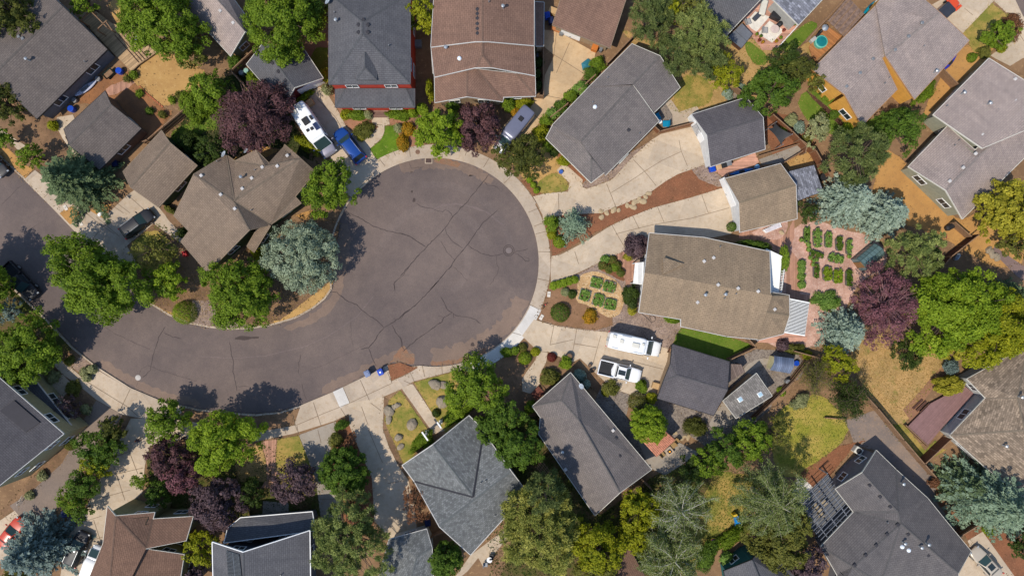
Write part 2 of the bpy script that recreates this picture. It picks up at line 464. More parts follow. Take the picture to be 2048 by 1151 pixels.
# kerb: real step, 0.16 m wide face and top
m = MB()
n = len(roadw); ko = offset_poly(roadw, 0.22)
vs = []
for a, b in zip(roadw, ko):
    vs += [(a.x, a.y, -0.125), (a.x, a.y, 0.03), (b.x, b.y, 0.034), (b.x, b.y, -0.05)]
fs = []
for i in range(n):
    j = (i + 1) % n
    for k in range(3): fs.append((4 * i + k, 4 * i + k + 1, 4 * j + k + 1, 4 * j + k))
m.add(vs, fs)
tag(m.build('kerb', CONC), kind='structure')
# gutter dust: sheets on the road a few mm up
def rsheet(name, mat, pts, k, jg=2.5):
    pts = jag(chaikin(pts, 1), 6, jg)
    w = [W(x, y, 0) for x, y in pts]; w = [Vector((a.x, a.y, -0.12 + 0.004 * k)) for a in w]
    if area(w) < 0: w.reverse()
    return tag(mk(name, w, tri_up(w), mat), kind='structure')
DUSTA = asphalt('dusty_asphalt', C(134, 116, 103)); DUSTB = ground('gutter_dust', C(150, 112, 88), C(140, 115, 95), C(160, 120, 90), 1.2, 4)
def ringband(r0, r1, a0, a1, n=24):
    return arc(r1, a0, a1, n) + arc(r0, a1, a0, n)
rsheet('gutter_dust', DUSTA, ringband(172, 206.5, -22, -92), 1, 5)
rsheet('gutter_dust', DUSTA, [(668, 560), (664, 590), (640, 615), (600, 642), (560, 655), (590, 660), (640, 640), (672, 610), (690, 560), (700, 500), (702, 460), (690, 440), (676, 470), (668, 520)], 1, 3)
rsheet('gutter_dust', DUSTA, ringband(188, 206.5, 110, 55), 1, 4)
rsheet('gutter_dust', DUSTA, [(640, 795), (726, 752), (775, 728), (800, 722), (822, 731), (830, 700), (790, 700), (720, 735), (640, 775)], 1, 4)
rsheet('gutter_dust', DUSTA, [(195, 731), (261, 773), (328, 801), (400, 816), (400, 800), (330, 785), (262, 755), (205, 715)], 1, 3)
rsheet('gutter_dust', DUSTB, T('23', [(240, 155), (300, 135), (390, 150), (480, 175), (420, 220), (370, 180), (280, 180)]), 2)
rsheet('gutter_dust', DUSTB, ringband(199, 206.8, -60, -92), 2, 2)
rsheet('gutter_dust', DUSTB, [(800, 723), (775, 729), (800, 700), (806, 690), (815, 702), (835, 712), (822, 731)], 2, 3)
rsheet('oil_stain', asphalt('stained_asphalt', C(84, 74, 70)), T('32', [(270, 430), (400, 428), (470, 440), (400, 452), (270, 465)]), 2, 2)
for q in (T('23', [(95, 445), (115, 440), (118, 475), (95, 478)]), T('23', [(82, 385), (98, 385), (98, 405), (82, 405)]), T('33', [(545, 480), (565, 475), (575, 505), (540, 505)])):
    rsheet('oil_stain', MC['stained_asphalt'], q, 2, 0.6)
for r0, r1, a0, a1 in ((100, 118, 15, 165), (60, 74, -60, 80), (150, 163, 100, 10)): rsheet('worn_patch', asphalt('faintly_worn_asphalt', C(119, 107, 101)), ringband(r0, r1, a0, a1), 1, 1.5)
# worn turning track, slightly paler arc
m = MB()
for pts in (T('23', [(230, 540), (330, 495), (430, 490), (560, 510), (660, 550), (740, 610), (790, 650)]),):
    ribbon(m, pts, 0.22, -0.113, True, 0.8)
ribbon(m, T('32', [(0, 585), (250, 600), (500, 580), (800, 510), (980, 430), (1200, 280), (1330, 120)]), 0.12, -0.113, True, .5)
tag(m.build('tyre_track', asphalt('worn_asphalt', C(124, 111, 106))), kind='structure')
# cracks in the asphalt filled with tar
m = MB()
CR_ = [('23', [(680, 265), (640, 315), (520, 465), (400, 590), (350, 670), (330, 690), (200, 820), (100, 930), (0, 1045)], 1),
 ('23', [(350, 670), (355, 720), (410, 780), (480, 830)], .8), ('23', [(750, 535), (640, 630), (580, 710), (520, 800), (420, 920), (390, 965), (230, 1150)], 1.1),
 ('23', [(520, 805), (600, 860), (700, 890), (740, 885), (800, 868)], .7), ('23', [(740, 885), (745, 950), (760, 980), (745, 1030), (690, 1110)], .4),
 ('23', [(120, 485), (180, 515), (240, 520), (290, 545), (330, 550), (345, 530), (390, 560), (405, 590)], .6), ('23', [(0, 715), (60, 730), (130, 775), (200, 820)], .9),
 ('23', [(640, 315), (670, 345), (720, 350), (765, 380)], .7), ('23', [(310, 770), (345, 830), (370, 870), (420, 920)], .6), ('23', [(400, 965), (430, 985), (520, 1080)], .4),
 ('23', [(870, 865), (900, 870), (940, 900), (960, 930), (990, 930), (985, 905), (950, 895)], .7), ('23', [(870, 868), (900, 850), (940, 848), (985, 830)], .7), ('23', [(520, 465), (535, 490)], .7),
 ('23', [(100, 905), (120, 912)], .7), ('23', [(70, 170), (90, 215), (180, 205)], .5),
 ('33', [(300, 0), (220, 90), (130, 180), (30, 260), (0, 300)], 1.1), ('33', [(310, 125), (345, 180), (360, 220), (400, 250), (330, 290), (320, 320), (250, 370), (160, 430), (110, 470), (60, 510), (20, 550)], 1.1),
 ('33', [(400, 250), (430, 270), (520, 285), (580, 300), (620, 335)], .8), ('33', [(0, 430), (15, 470), (15, 510)], .7), ('33', [(290, 275), (330, 285)], .8), ('33', [(410, 250), (415, 290)], .6),
 ('32', [(1000, 90), (1050, 95), (1110, 150), (1200, 190), (1250, 240), (1340, 300), (1410, 365)], 1), ('32', [(1410, 365), (1470, 330), (1540, 280), (1611, 220)], 1.2), ('32', [(1410, 365), (1370, 410), (1330, 480), (1290, 515), (1230, 530)], 1.1),
 ('32', [(1290, 515), (1310, 570), (1350, 660)], .8), ('32', [(1470, 340), (1500, 400), (1540, 450), (1550, 510), (1570, 545)], .9), ('32', [(1485, 290), (1500, 310)], .7), ('32', [(1535, 280), (1545, 300)], .7),
 ('32', [(225, 470), (240, 570), (255, 620), (250, 700), (270, 780), (280, 850)], .8), ('32', [(285, 815), (380, 815)], .5), ('32', [(770, 570), (755, 650), (755, 720)], .7), ('32', [(780, 790), (800, 880), (820, 920)], .5),
 ('32', [(1155, 310), (1160, 460), (1175, 520)], .25), ('32', [(760, 720), (950, 650), (1150, 550), (1300, 480)], .25), ('32', [(1510, 0), (1485, 30), (1495, 100)], .6),
 ('31', [(1265, 355), (1215, 440), (1180, 540), (1160, 640), (1150, 690), (1090, 750)], .8), ('31', [(1250, 400), (1320, 435), (1390, 450)], .7), ('31', [(800, 360), (920, 430), (1050, 490), (1150, 530)], .35),
 ('31', [(1065, 720), (1080, 680), (1130, 655), (1160, 665), (1300, 715), (1500, 775)], .3), ('31', [(1060, 770), (1040, 820)], .5),
 ('22', [(1150, 560), (1230, 600), (1330, 660), (1450, 700), (1560, 720), (1611, 740)], .9), ('22', [(1611, 960), (1560, 1030), (1490, 1090), (1490, 1150)], .7),
 ('21', [(0, 500), (60, 440), (130, 370), (180, 340)], .35), ('21', [(100, 790), (200, 700), (330, 620)], .25)]
for t, pts, w in CR_: ribbon(m, T(t, pts), 0.09 * w, -0.107, True, 0.9)
tag(m.build('road_cracks', plain('crack_tar', C(74, 64, 62), 0.8, var=0.2)), kind='structure')

# ---- soil, grass and planting areas (layer 0), each a sheet of its own
sheet('soil', SOIL, [(-60, 225), (100, 200), (200, 330), (150, 420), (115, 424), (47, 356), (-60, 262)], 0, 1, 2)
sheet('soil', ORANGE, T('21', [(0, 60), (60, 60), (200, 200), (270, 215), (190, 292), (0, 110)]), 1, 0, 1)
sheet('sandy_yard', SAND, T('11', [(1180, 380), (1340, 420), (1480, 490), (1590, 560), (1520, 700), (1400, 760), (1270, 830), (1190, 770), (1080, 670), (1010, 600), (1080, 480)]), 1, 1, 2)
sheet('sandy_yard', SAND, [(215, 0), (260, -5), (262, 60), (245, 62), (225, 30)], 1, 1, 2)
sheet('garden_soil', ground('red_soil', C(165, 115, 78), C(138, 98, 70), C(150, 104, 66), .5, 2.5), T('11', [(560, 800), (700, 650), (950, 500), (1030, 600), (1250, 830), (1350, 860), (1160, 1060), (1000, 1130), (900, 1180), (760, 800)]), 0, 1, 2)
sheet('path', BRICK, T('11', [(800, 690), (870, 640), (1010, 610), (1040, 640), (960, 690), (850, 745)]), 2, 1, 1.5)
sheet('lawn', LAWN, [(345, 262), (400, 232), (440, 225), (440, 260), (400, 262), (395, 300), (370, 320), (340, 290)], 1, 1, 2)
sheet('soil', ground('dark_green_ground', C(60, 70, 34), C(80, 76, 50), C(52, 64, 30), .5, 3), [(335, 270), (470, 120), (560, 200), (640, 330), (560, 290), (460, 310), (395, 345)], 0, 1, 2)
sheet('lawn', LAWN, [(632, 95), (655, 95), (657, 140), (640, 160), (620, 120)], 1, 0, 1)
sheet('garden_bed', ground('reddish_bed', C(178, 128, 100), C(160, 116, 90), C(150, 110, 70), .5, 3), T('12', [(1000, 650), (1040, 680), (1040, 820), (1310, 880), (1320, 950), (1370, 970), (1240, 1075), (1110, 960), (1060, 850), (1010, 720)]), 0, 0, 1)
sheet('garden_bed', MC['reddish_bed'], [(779, 236), (838, 236), (850, 255), (850, 290), (795, 300), (790, 252), (770, 252)], 0, 0, 1)
sheet('lawn', ground('lush_lawn', C(104, 132, 36), C(88, 116, 32), C(128, 148, 60), .5, 2.5, grain=.35), [(770, 252), (792, 250), (796, 268), (812, 290), (816, 298), (784, 308), (755, 321), (739, 298), (760, 282), (768, 268)], 1, 0, .4)
sheet('soil', SOIL, [(820, 160), (870, 160), (1010, 195), (1075, 190), (1060, 220), (1000, 262), (985, 292), (870, 296), (820, 240)], 0, 1, 2)
sheet('garden_bed', DRYGR, [(1000, 305), (1090, 250), (1110, 300), (1125, 350), (1137, 370), (1132, 382), (1090, 386), (1064, 393), (1040, 345)], 0, 1, 1)
sheet('lawn', LAWNM, T('23', [(1100, 290), (1180, 240), (1260, 290), (1300, 340), (1290, 390), (1120, 412), (1060, 410), (1050, 330)]), 1, 1, 1)
sheet('garden_bed', MULCH, T('23', [(930, 310), (1010, 290), (1060, 400), (1100, 408), (1020, 432)]), 2, 0, .6)
sheet('garden_bed', MULCH, T('23', [(1150, 60), (1200, 60), (1430, 300), (1395, 340), (1280, 200), (1200, 110)]), 2, 0, .6)
sheet('gravel_bed', GRAV, T('23', [(1395, 345), (1430, 305), (1530, 250), (1611, 190), (1611, 305), (1430, 375), (1400, 365)]) , 2, 0, .8)
sheet('gravel_bed', GRAV, T('24', [(0, 300), (60, 255), (230, 95), (400, 0), (430, 0), (260, 120), (110, 285), (0, 325)]), 2, 0, .8)
sheet('lawn', STRAWL, [(1240, 55), (1300, 85), (1400, 90), (1480, 75), (1600, 90), (1640, 75), (1620, 150), (1560, 190), (1480, 200), (1390, 240), (1345, 220), (1330, 200), (1365, 175), (1262, 85)], 0, 1, 2)
sheet('lawn', LAWNM, T('14', [(560, 640), (700, 560), (860, 620), (860, 780), (760, 830), (620, 850), (560, 770)]), 1, 1, 2)
sheet('lawn', LAWN, T('14', [(1380, 340), (1611, 150), (1680, 190), (1640, 260), (1480, 400), (1370, 400)]), 1, 1, 1.5)
sheet('lawn', LAWN, T('14', [(1110, 330), (1170, 320), (1290, 440), (1280, 500), (1180, 500), (1120, 390)]), 1, 1, 2)
sheet('gravel_bed', GRAVD, T('14', [(1040, 690), (1090, 690), (1100, 740), (1060, 760), (960, 780), (980, 740)]), 1, 1, 1)
sheet('garden_soil', MULCH, [(1530, 215), (1600, 240), (1640, 300), (1600, 330), (1530, 300)], 0, 1, 2)
sheet('lawn', LAWN, [(1590, 195), (1640, 170), (1720, 250), (1800, 210), (1830, 220), (1790, 260), (1700, 280), (1650, 265), (1610, 240)], 0, 1, 1.5)
sheet('garden_bed', ground('dark_mulch', C(92, 66, 54), C(80, 58, 48), C(104, 78, 62), .5, 4), T('15', [(40, 650), (60, 655), (210, 780), (310, 880), (300, 920), (230, 850), (100, 720)]), 2, 0, .8)
sheet('soil', ORANGE, [(1760, 290), (1810, 320), (1905, 432), (1930, 440), (1990, 400), (2060, 430), (2060, 520), (1990, 540), (1930, 500), (1870, 470), (1790, 440), (1740, 420)], 0, 1, 2)
sheet('soil', ORANGE, [(1858, 242), (1905, 190), (1975, 120), (1990, 90), (1930, 85), (1890, 140), (1842, 225)], 0, 1, 2)
sheet('lawn', LAWNM, T('15', [(1170, 240), (1380, 20), (1470, 100), (1560, 110), (1590, 200), (1560, 300), (1450, 330), (1250, 380), (1210, 300)]), 1, 0, 1.5)
sheet('pink_gravel', PINK, [(1590, 448), (1640, 442), (1690, 460), (1740, 470), (1775, 500), (1770, 540), (1720, 560), (1700, 600), (1680, 640), (1660, 680), (1600, 705), (1540, 690), (1500, 665), (1500, 560), (1560, 500)], 0, 1, 1)
sheet('brick_path', BRICK, T('24', [(1080, 700), (1200, 690), (1290, 700), (1430, 720), (1490, 600), (1490, 740), (1460, 840), (1540, 940), (1540, 1151), (1500, 1300), (1430, 1300), (1430, 900), (1300, 830), (1260, 800), (1060, 750)]), 1, 0, .5, )
sheet('pink_gravel', PINK, T('24', [(1150, 700), (1440, 600), (1440, 680), (1400, 750), (1340, 770), (1200, 740)]), 2, 1, .5)
sheet('brick_path', BRICKP, [(1500, 660), (1570, 665), (1615, 672), (1612, 684), (1580, 686), (1515, 684)], 2, 0, .4)
sheet('brick_path', BRICK, [(1573, 585), (1618, 590), (1618, 604), (1579, 597)], 2)
sheet('paving', BRICKP, T('24', [(870, 235), (1190, 95), (1220, 170), (1200, 190), (1000, 250), (960, 290)]), 1, 0, .3)
sheet('paving', CONCG, T('24', [(1220, 150), (1540, 30), (1611, 60), (1400, 175), (1240, 190)]), 1, 0, .3)
sheet('garden_soil', SAND, T('24', [(1400, 180), (1611, 70), (1680, 190), (1460, 240)]), 1, 0, .5)
sheet('garden_bed', MULCH, T('24', [(0, 560), (180, 490), (300, 440), (400, 390), (500, 320), (600, 262), (700, 228), (940, 365), (700, 440), (400, 520), (180, 610), (0, 692), (-140, 770), (-300, 860), (-365, 895), (-400, 740), (-430, 640), (-300, 560)]), 0, 0, .6)
sheet('gravel_bed', GRAV, T('24', [(700, 225), (810, 190), (940, 290), (955, 355), (910, 362), (760, 300)]), 1, 0, .6)
sheet('garden_bed', MULCH, T('24', [(0, 930), (60, 880), (120, 880), (150, 960), (190, 1060), (180, 1090), (40, 1010), (0, 1000)]), 1, 1, .5)
sheet('brick_path', BRICK, T('24', [(120, 880), (180, 850), (240, 920), (290, 940), (275, 1060), (260, 1110), (200, 1110), (160, 970)]), 1, 0, .4)
sheet('gravel_bed', GRAV, [(1102, 566), (1136, 556), (1165, 543), (1200, 525), (1247, 504), (1290, 470), (1285, 625), (1362, 640), (1362, 655), (1345, 690), (1338, 697), (1220, 664), (1165, 659), (1113, 651), (1071, 636), (1092, 600)], 0, 0, .5)
sheet('garden_bed', ground('brown_bed', C(142, 108, 80), C(156, 120, 92), C(124, 98, 70), .5, 4), [(1098, 566), (1136, 556), (1157, 565), (1152, 590), (1190, 610), (1225, 632), (1225, 650), (1190, 660), (1113, 650), (1073, 636), (1080, 612)], 1, 0, .5)
sheet('gravel_path', GRAVY, [(1155, 556), (1170, 545), (1190, 541), (1215, 550), (1235, 562), (1248, 585), (1248, 612), (1235, 632), (1218, 636), (1200, 625), (1180, 612), (1150, 602), (1155, 580)], 2, 1, .8)
sheet('lawn', LAWN, [(1352, 670), (1362, 655), (1453, 672), (1510, 690), (1470, 710), (1459, 722), (1346, 688)], 1, 0, .5)
sheet('gravel_bed', GRAVD, [(1460, 722), (1513, 697), (1560, 700), (1640, 690), (1650, 740), (1550, 810), (1480, 870), (1420, 900), (1380, 870), (1340, 880), (1310, 860), (1250, 800), (1312, 797), (1430, 830), (1455, 780)], 0, 0, 1)
sheet('garden_soil', DRYDIRT, [(1590, 700), (1650, 690), (1690, 740), (1640, 800), (1540, 840), (1545, 790), (1620, 740)], 1, 1, 1.5)
sheet('path', CONCG, T('34', [(1100, 660), (1230, 590), (1330, 610), (1300, 640), (1200, 660), (1120, 730)]), 2, 1)
sheet('path', CONCG, T('34', [(870, 1040), (940, 930), (1020, 1040), (1010, 1110), (900, 1151), (830, 1110)]), 2)
sheet('lawn', ground('bright_lawn', C(150, 146, 58), C(186, 162, 84), C(124, 132, 46), 0.35, 1.2, grain=.25), [(1545, 830), (1590, 800), (1640, 785), (1690, 830), (1700, 870), (1640, 920), (1600, 955), (1560, 950), (1540, 900)], 1, 1, 2)  # brighter, yellower mix than the patchy lawn
sheet('lawn', LAWNM, [(1370, 985), (1430, 940), (1500, 950), (1560, 960), (1500, 1000), (1520, 1060), (1450, 1080), (1400, 1140), (1350, 1151), (1370, 1060)], 0, 1, 2)
sheet('lawn', STRAWL, [(1700, 690), (1740, 665), (1810, 670), (1880, 700), (1890, 740), (1815, 830), (1810, 870), (1770, 830), (1715, 760)], 0, 1, 2)
sheet('path', ground('worn_path', C(160, 118, 90), C(150, 112, 88), C(170, 128, 98), .5, 3, grain=.15), T('35', [(1080, 560), (1090, 620), (1000, 720), (900, 850), (860, 960), (800, 1020), (740, 930), (860, 800), (960, 680)]), 1)
sheet('lawn', LAWNM, [(1770, 845), (1810, 850), (1850, 900), (1870, 880), (1890, 900), (1850, 925), (1800, 880)], 1, 0, 1)
sheet('gravel_yard', ground('grey_yard', C(150, 132, 118), C(132, 120, 112), C(165, 140, 118), .4, 3, grain=.15), [(1690, 840), (1750, 820), (1800, 880), (1870, 955), (1870, 1000), (1930, 1080), (1890, 1037), (1753, 900), (1710, 890)], 1, 0, 1)
sheet('soil', MULCH, [(1600, 945), (1680, 890), (1730, 880), (1700, 900), (1650, 965), (1640, 990), (1610, 960)], 1, 0, 1)
sheet('patio', CONCN, T('45', [(-20, 450), (20, 448), (60, 480), (100, 520), (0, 600), (-60, 560)]), 2)
sheet('soil', MULCH, [(1870, 950), (1890, 1010), (1960, 1060), (2060, 1070), (2060, 1160), (1990, 1140), (1945, 1090), (1880, 1010)], 0, 0, 1)
sheet('driveway', CONC2, [(1935, 1080), (1965, 1062), (1985, 1090), (2035, 1160), (1910, 1160), (1942, 1101)], 2)
sheet('driveway', CONC2, T('15', [(940, 40), (1010, 0), (1400, 0), (1170, 240), (1060, 140)]), 2)
sheet('driveway', CONC2, T('15', [(1410, -10), (1560, -10), (1611, 60), (1680, 400), (1600, 420), (1510, 475), (1400, 420), (1370, 400), (1480, 320), (1590, 220), (1570, 100), (1480, 90), (1395, 10)]), 1)
sheet('side_road', ROADM, [(2016, -30), (2040, -30), (2080, -30), (2080, 60), (2046, 33)], 3)
sheet('path', asphalt('mauve_asphalt', C(135, 115, 108)), T('25', [(1400, 760), (1450, 800), (1600, 900), (1680, 950), (1680, 1050), (1560, 980), (1450, 870), (1380, 800)]), 1)
sheet('patio', CONC, T('14', [(500, 790), (545, 765), (610, 860), (740, 815), (760, 840), (735, 925), (560, 965), (545, 900)]), 1)
sheet('patio', GRAVD, T('14', [(440, 865), (500, 790), (555, 880), (560, 960), (500, 990), (440, 930)]), 2)
sheet('patio', BRICKP, T('14', [(1085, 150), (1250, -10), (1320, -10), (1525, 190), (1385, 350), (1340, 388), (1245, 385), (1170, 290), (1160, 260)]), 2)
sheet('patio_rug', plain('cream_rug', C(235, 228, 215), .9), T('14', [(1300, 160), (1410, 235), (1320, 330), (1210, 260)]), 3)
sheet('patio_rug', MC['cream_rug'], T('14', [(1120, 170), (1190, 90), (1300, 130), (1200, 245), (1160, 220)]), 3)
# lower left
sheet('garden_bed', DRYGR, [(289, 601), (300, 580), (360, 590), (400, 640), (420, 654), (378, 646), (336, 629)], 0, 0, .6)
sheet('garden_bed', GRAV, [(385, 600), (420, 600), (440, 640), (500, 650), (500, 656), (440, 655), (380, 645)], 1, 0, .6)
sheet('garden_bed', DRYGR, [(540, 650), (590, 600), (630, 585), (660, 560), (668, 560), (660, 582), (625, 616), (590, 635), (552, 648)], 0, 0, .6)
sheet('soil', ORANGE, [(590, 430), (625, 420), (650, 440), (672, 440), (665, 500), (640, 460)], 0, 0, 1)
sheet('garden_bed', SOIL, [(250, 495), (310, 450), (370, 490), (420, 545), (500, 500), (560, 440), (680, 440), (664, 560), (560, 640), (430, 650), (330, 620), (275, 585), (245, 545)], 0, 0, 1)
sheet('lawn', LAWNM, [(255, 492), (305, 452), (350, 490), (340, 540), (290, 550), (270, 520)], 1, 1, 1)
sheet('soil', LEAFYG, [(47, 596), (89, 636), (146, 696), (120, 712), (60, 690), (-80, 760), (-100, 560), (0, 560)], 0, 0, 1)
sheet('garden_bed', SOIL, T('31', [(450, 585), (560, 530), (620, 580), (540, 660)]), 1, 0, .4)
sheet('gravel_bed', GRAV, T('31', [(540, 660), (620, 580), (700, 640), (640, 745), (600, 700)]), 1, 0, .4)
sheet('garden_bed', SOIL, T('31', [(640, 745), (690, 640), (745, 690), (670, 775)]), 1, 0, .4)
sheet('garden_bed', SOIL, T('31', [(200, 680), (380, 620), (480, 720), (470, 760), (400, 840), (340, 830), (250, 780)]), 1, 0, .5)
sheet('garden_bed', SOIL, T('31', [(470, 910), (520, 840), (640, 870), (720, 930), (700, 1020), (650, 1100), (560, 1030), (520, 930)]), 1, 0, .5)
sheet('soil', SOIL, [(373, 815), (450, 825), (512, 829), (582, 819), (590, 848), (512, 864), (420, 868), (380, 850)], 0, 0, .5)
sheet('lawn', LAWNM, [(555, 878), (597, 870), (612, 905), (635, 945), (590, 968), (553, 950), (552, 910)], 1, 0, .4)
sheet('lawn', STRAWL, [(488, 905), (521, 882), (532, 925), (533, 962), (480, 962), (470, 930)], 1, 0, .4)
sheet('soil', LEAFYG, [(290, 880), (488, 905), (470, 960), (640, 960), (645, 1030), (470, 1040), (380, 1030), (300, 1000)], 0, 0, 1)
sheet('brick_path', BRICK, [(522, 882), (553, 878), (551, 910), (553, 950), (545, 975), (522, 975), (534, 955), (532, 915)], 2)
sheet('garden_bed', MULCH, [(672, 842), (700, 830), (715, 890), (744, 955), (749, 1045), (720, 1080), (682, 1040), (676, 990), (655, 940), (668, 880)], 1, 0, 1)
sheet('lawn', LAWNM, [(778, 800), (801, 780), (862, 868), (862, 885), (835, 898), (812, 935), (798, 905), (782, 870), (768, 840)], 1, 0, .6)
sheet('garden_bed', SOIL, [(768, 793), (780, 800), (772, 840), (784, 870), (800, 905), (806, 930), (815, 955), (797, 929), (779, 893), (767, 858)], 2, 0, .6)
sheet('lawn', LAWNM, [(828, 764), (904, 744), (945, 745), (960, 790), (930, 840), (900, 872), (884, 857)], 1, 0, .6)
sheet('garden_bed', SOIL, [(945, 745), (1003, 713), (1045, 690), (1075, 702), (1066, 730), (1045, 770), (1062, 790), (1080, 830), (1060, 860), (1000, 860), (930, 840), (950, 790)], 0, 0, 1)
sheet('garden_bed', SOIL, [(1092, 726), (1096, 705), (1144, 725), (1212, 766), (1262, 790), (1250, 830), (1160, 760), (1100, 790), (1078, 770)], 0, 0, 1)
sheet('soil', MULCH, [(775, 730), (800, 724), (822, 733), (836, 733), (820, 744), (783, 760)], 1, 0, .5)
sheet('soil', LEAFYG, [(960, 850), (1080, 830), (1200, 1030), (1310, 950), (1400, 900), (1450, 920), (1400, 1000), (1300, 1160), (1000, 1160), (1050, 990)], 0, 0, 1)
sheet('patio', CONC2, T('43', [(540, 990), (850, 760), (850, 830), (790, 900), (740, 960), (640, 1080), (600, 1010), (520, 1110), (460, 1160), (420, 1160)]), 2)
sheet('garden_bed', SOIL, [(0, 1020), (25, 1000), (130, 880), (150, 860), (170, 870), (125, 925), (60, 985), (20, 1040)], 1, 0, .6)
sheet('soil', ORANGE, [(455, 355), (440, 330), (520, 290), (560, 300)], 0)

# ---- paving
sheet('pavement', CONC, arc(210.5, 142, 30, 50) + arc(235, 30, 142, 50), 2)
sheet('pavement', CONC, arc(210.5, 30, -24, 30) + arc(232, -24, 30, 30), 2)
sheet('pavement', CONCN, arc(210.5, -24, -73, 30) + arc(234, -73, -24, 30), 3)
sheet('pavement', CONC, arc(210.5, -73, -98, 14) + [(820, 744), (783, 762), (775, 731), (726, 756), (668, 784), (601, 812), (588, 850), (512, 864), (512, 882), (588, 866), (669, 841), (768, 792), (801, 778), (827, 762), (904, 742), (936, 742)], 2)
sheet('pavement_panel', CONCN, T('32', [(1020, 855), (1095, 820), (1150, 940), (1075, 978)]), 3)
sheet('pavement', CONC, T('31', [(380, 612), (440, 588), (560, 680), (660, 772), (740, 682), (1000, 835), (1280, 938), (1420, 985), (1350, 1060), (1100, 1060), (940, 1030), (740, 915), (600, 800), (480, 720)]), 2)
sheet('path', CONC2, T('31', [(365, 840), (480, 720), (560, 800), (470, 920), (440, 930)]), 3)
sheet('driveway', asphalt('old_asphalt_drive', C(138, 124, 112)), [(193, 800), (245, 829), (200, 900), (170, 935), (115, 1010), (110, 1040), (85, 1070), (60, 1060), (20, 1010), (60, 985), (125, 925), (155, 870), (170, 835)], 2)
sheet('driveway', CONC2, [(262, 836), (330, 836), (400, 845), (380, 875), (300, 890), (290, 930), (285, 985), (232, 1030), (215, 1060), (205, 1110), (180, 1160), (120, 1160), (130, 1080), (160, 1040), (200, 960), (240, 880)], 1)
sheet('driveway', CONC2, [(0, 1040), (30, 1020), (62, 1062), (20, 1110), (-30, 1140), (-40, 1080)], 3)
sheet('driveway', CONC2, T('12', [(760, 760), (920, 668), (960, 690), (1070, 870), (1120, 970), (1240, 1075), (1300, 1140), (1355, 1225), (1290, 1400), (1180, 1500), (1040, 1290), (985, 1190), (900, 1100), (690, 860)]), 2)
sheet('path', CONC2, T('12', [(1310, 895), (1450, 895), (1455, 955), (1415, 965), (1415, 1010), (1395, 1060), (1300, 1145), (1240, 1078), (1340, 1010), (1370, 970), (1325, 950)]), 3)
sheet('driveway', concrete('warm_driveway', C(212, 182, 142)), T('13', [(1105, 230), (1170, 235), (1250, 265), (1500, 405), (1490, 450), (1380, 620), (1250, 760), (1150, 850), (1080, 930), (1000, 1020), (900, 1100), (780, 1160), (700, 1140), (720, 1100), (800, 960), (890, 860), (1000, 830), (1040, 740), (1100, 730), (1110, 580), (1185, 425), (1105, 360)]), 1)
sheet('driveway', CONC2, [(1066, 393), (1089, 387), (1136, 383), (1139, 366), (1126, 353), (1113, 340), (1124, 330), (1135, 332), (1165, 359), (1165, 374), (1173, 378), (1220, 361), (1229, 354), (1268, 311), (1283, 298), (1304, 279), (1322, 268), (1386, 253), (1400, 290), (1413, 328), (1382, 339), (1356, 348), (1330, 363), (1304, 382), (1278, 395), (1247, 408), (1200, 426), (1150, 428), (1119, 431), (1098, 440), (1088, 452), (1085, 430)], 2)
sheet('driveway', CONC2, [(1103, 512), (1121, 509), (1165, 486), (1220, 452), (1247, 439), (1304, 416), (1382, 395), (1450, 374), (1462, 410), (1476, 455), (1460, 468), (1400, 480), (1300, 490), (1247, 502), (1200, 524), (1165, 541), (1136, 554), (1102, 565), (1101, 540)], 2)
sheet('driveway', CONC2, [(1068, 638), (1089, 645), (1113, 651), (1165, 659), (1220, 664), (1338, 697), (1341, 706), (1312, 797), (1262, 789), (1226, 776), (1212, 765), (1160, 716), (1144, 724), (1095, 702), (1095, 709), (1092, 724), (1079, 750), (1080, 766), (1061, 787), (1045, 781), (1044, 758), (1054, 742), (1071, 719), (1075, 701), (1044, 671)], 2)
sheet('path', CONC2, T('33', [(10, 825), (95, 790), (320, 1130), (345, 1151), (250, 1180), (240, 1150)]), 3)
sheet('driveway', CONC2, [(697, 806), (768, 793), (766, 858), (778, 893), (796, 929), (817, 960), (830, 1020), (835, 1070), (780, 1075), (749, 1041), (744, 955), (715, 890), (699, 850)], 1)
sheet('driveway', CONCG, [(598, 869), (672, 842), (670, 877), (658, 905), (650, 960), (680, 990), (680, 1045), (643, 1045), (632, 960), (612, 905)], 3)
sheet('porch_slab', CONCG, T('42', [(485, 575), (680, 590), (680, 680), (480, 680)]), 3)
sheet('driveway', CONC, T('21', [(190, 300), (270, 230), (420, 350), (560, 480), (640, 540), (700, 545), (790, 600), (980, 420), (1030, 385), (1220, 515), (1320, 640), (1440, 740), (1390, 790), (1180, 640), (975, 810), (1060, 960), (880, 1010), (700, 832), (440, 560)]), 2)
sheet('garden_bed', ORANGE, T('21', [(460, 560), (560, 500), (625, 575), (540, 650)]), 3, 0, .6)
sheet('garden_bed', ORANGE, T('21', [(690, 540), (800, 500), (860, 490), (790, 600)]), 3, 0, .6)
sheet('garden_bed', SOIL, T('21', [(1220, 510), (1290, 520), (1450, 700), (1410, 745), (1300, 620)]), 3, 0, .6)
sheet('path', CONC2, T('21', [(-60, -140), (100, -20), (200, 45), (140, 80), (90, 20), (-60, -80)]), 3)
sheet('path', CONC2, T('11', [(440, 900), (560, 880), (600, 960), (500, 1050), (560, 1140), (650, 1220), (600, 1230), (480, 1060), (430, 960)]), 2)
sheet('patio', GRAVD, [(1205, 765), (1230, 778), (1262, 790), (1252, 832), (1275, 872), (1300, 930), (1290, 940), (1190, 800)], 2)
sheet('patio', CONCG, [(1275, 880), (1350, 880), (1400, 905), (1330, 950), (1300, 935)], 3)
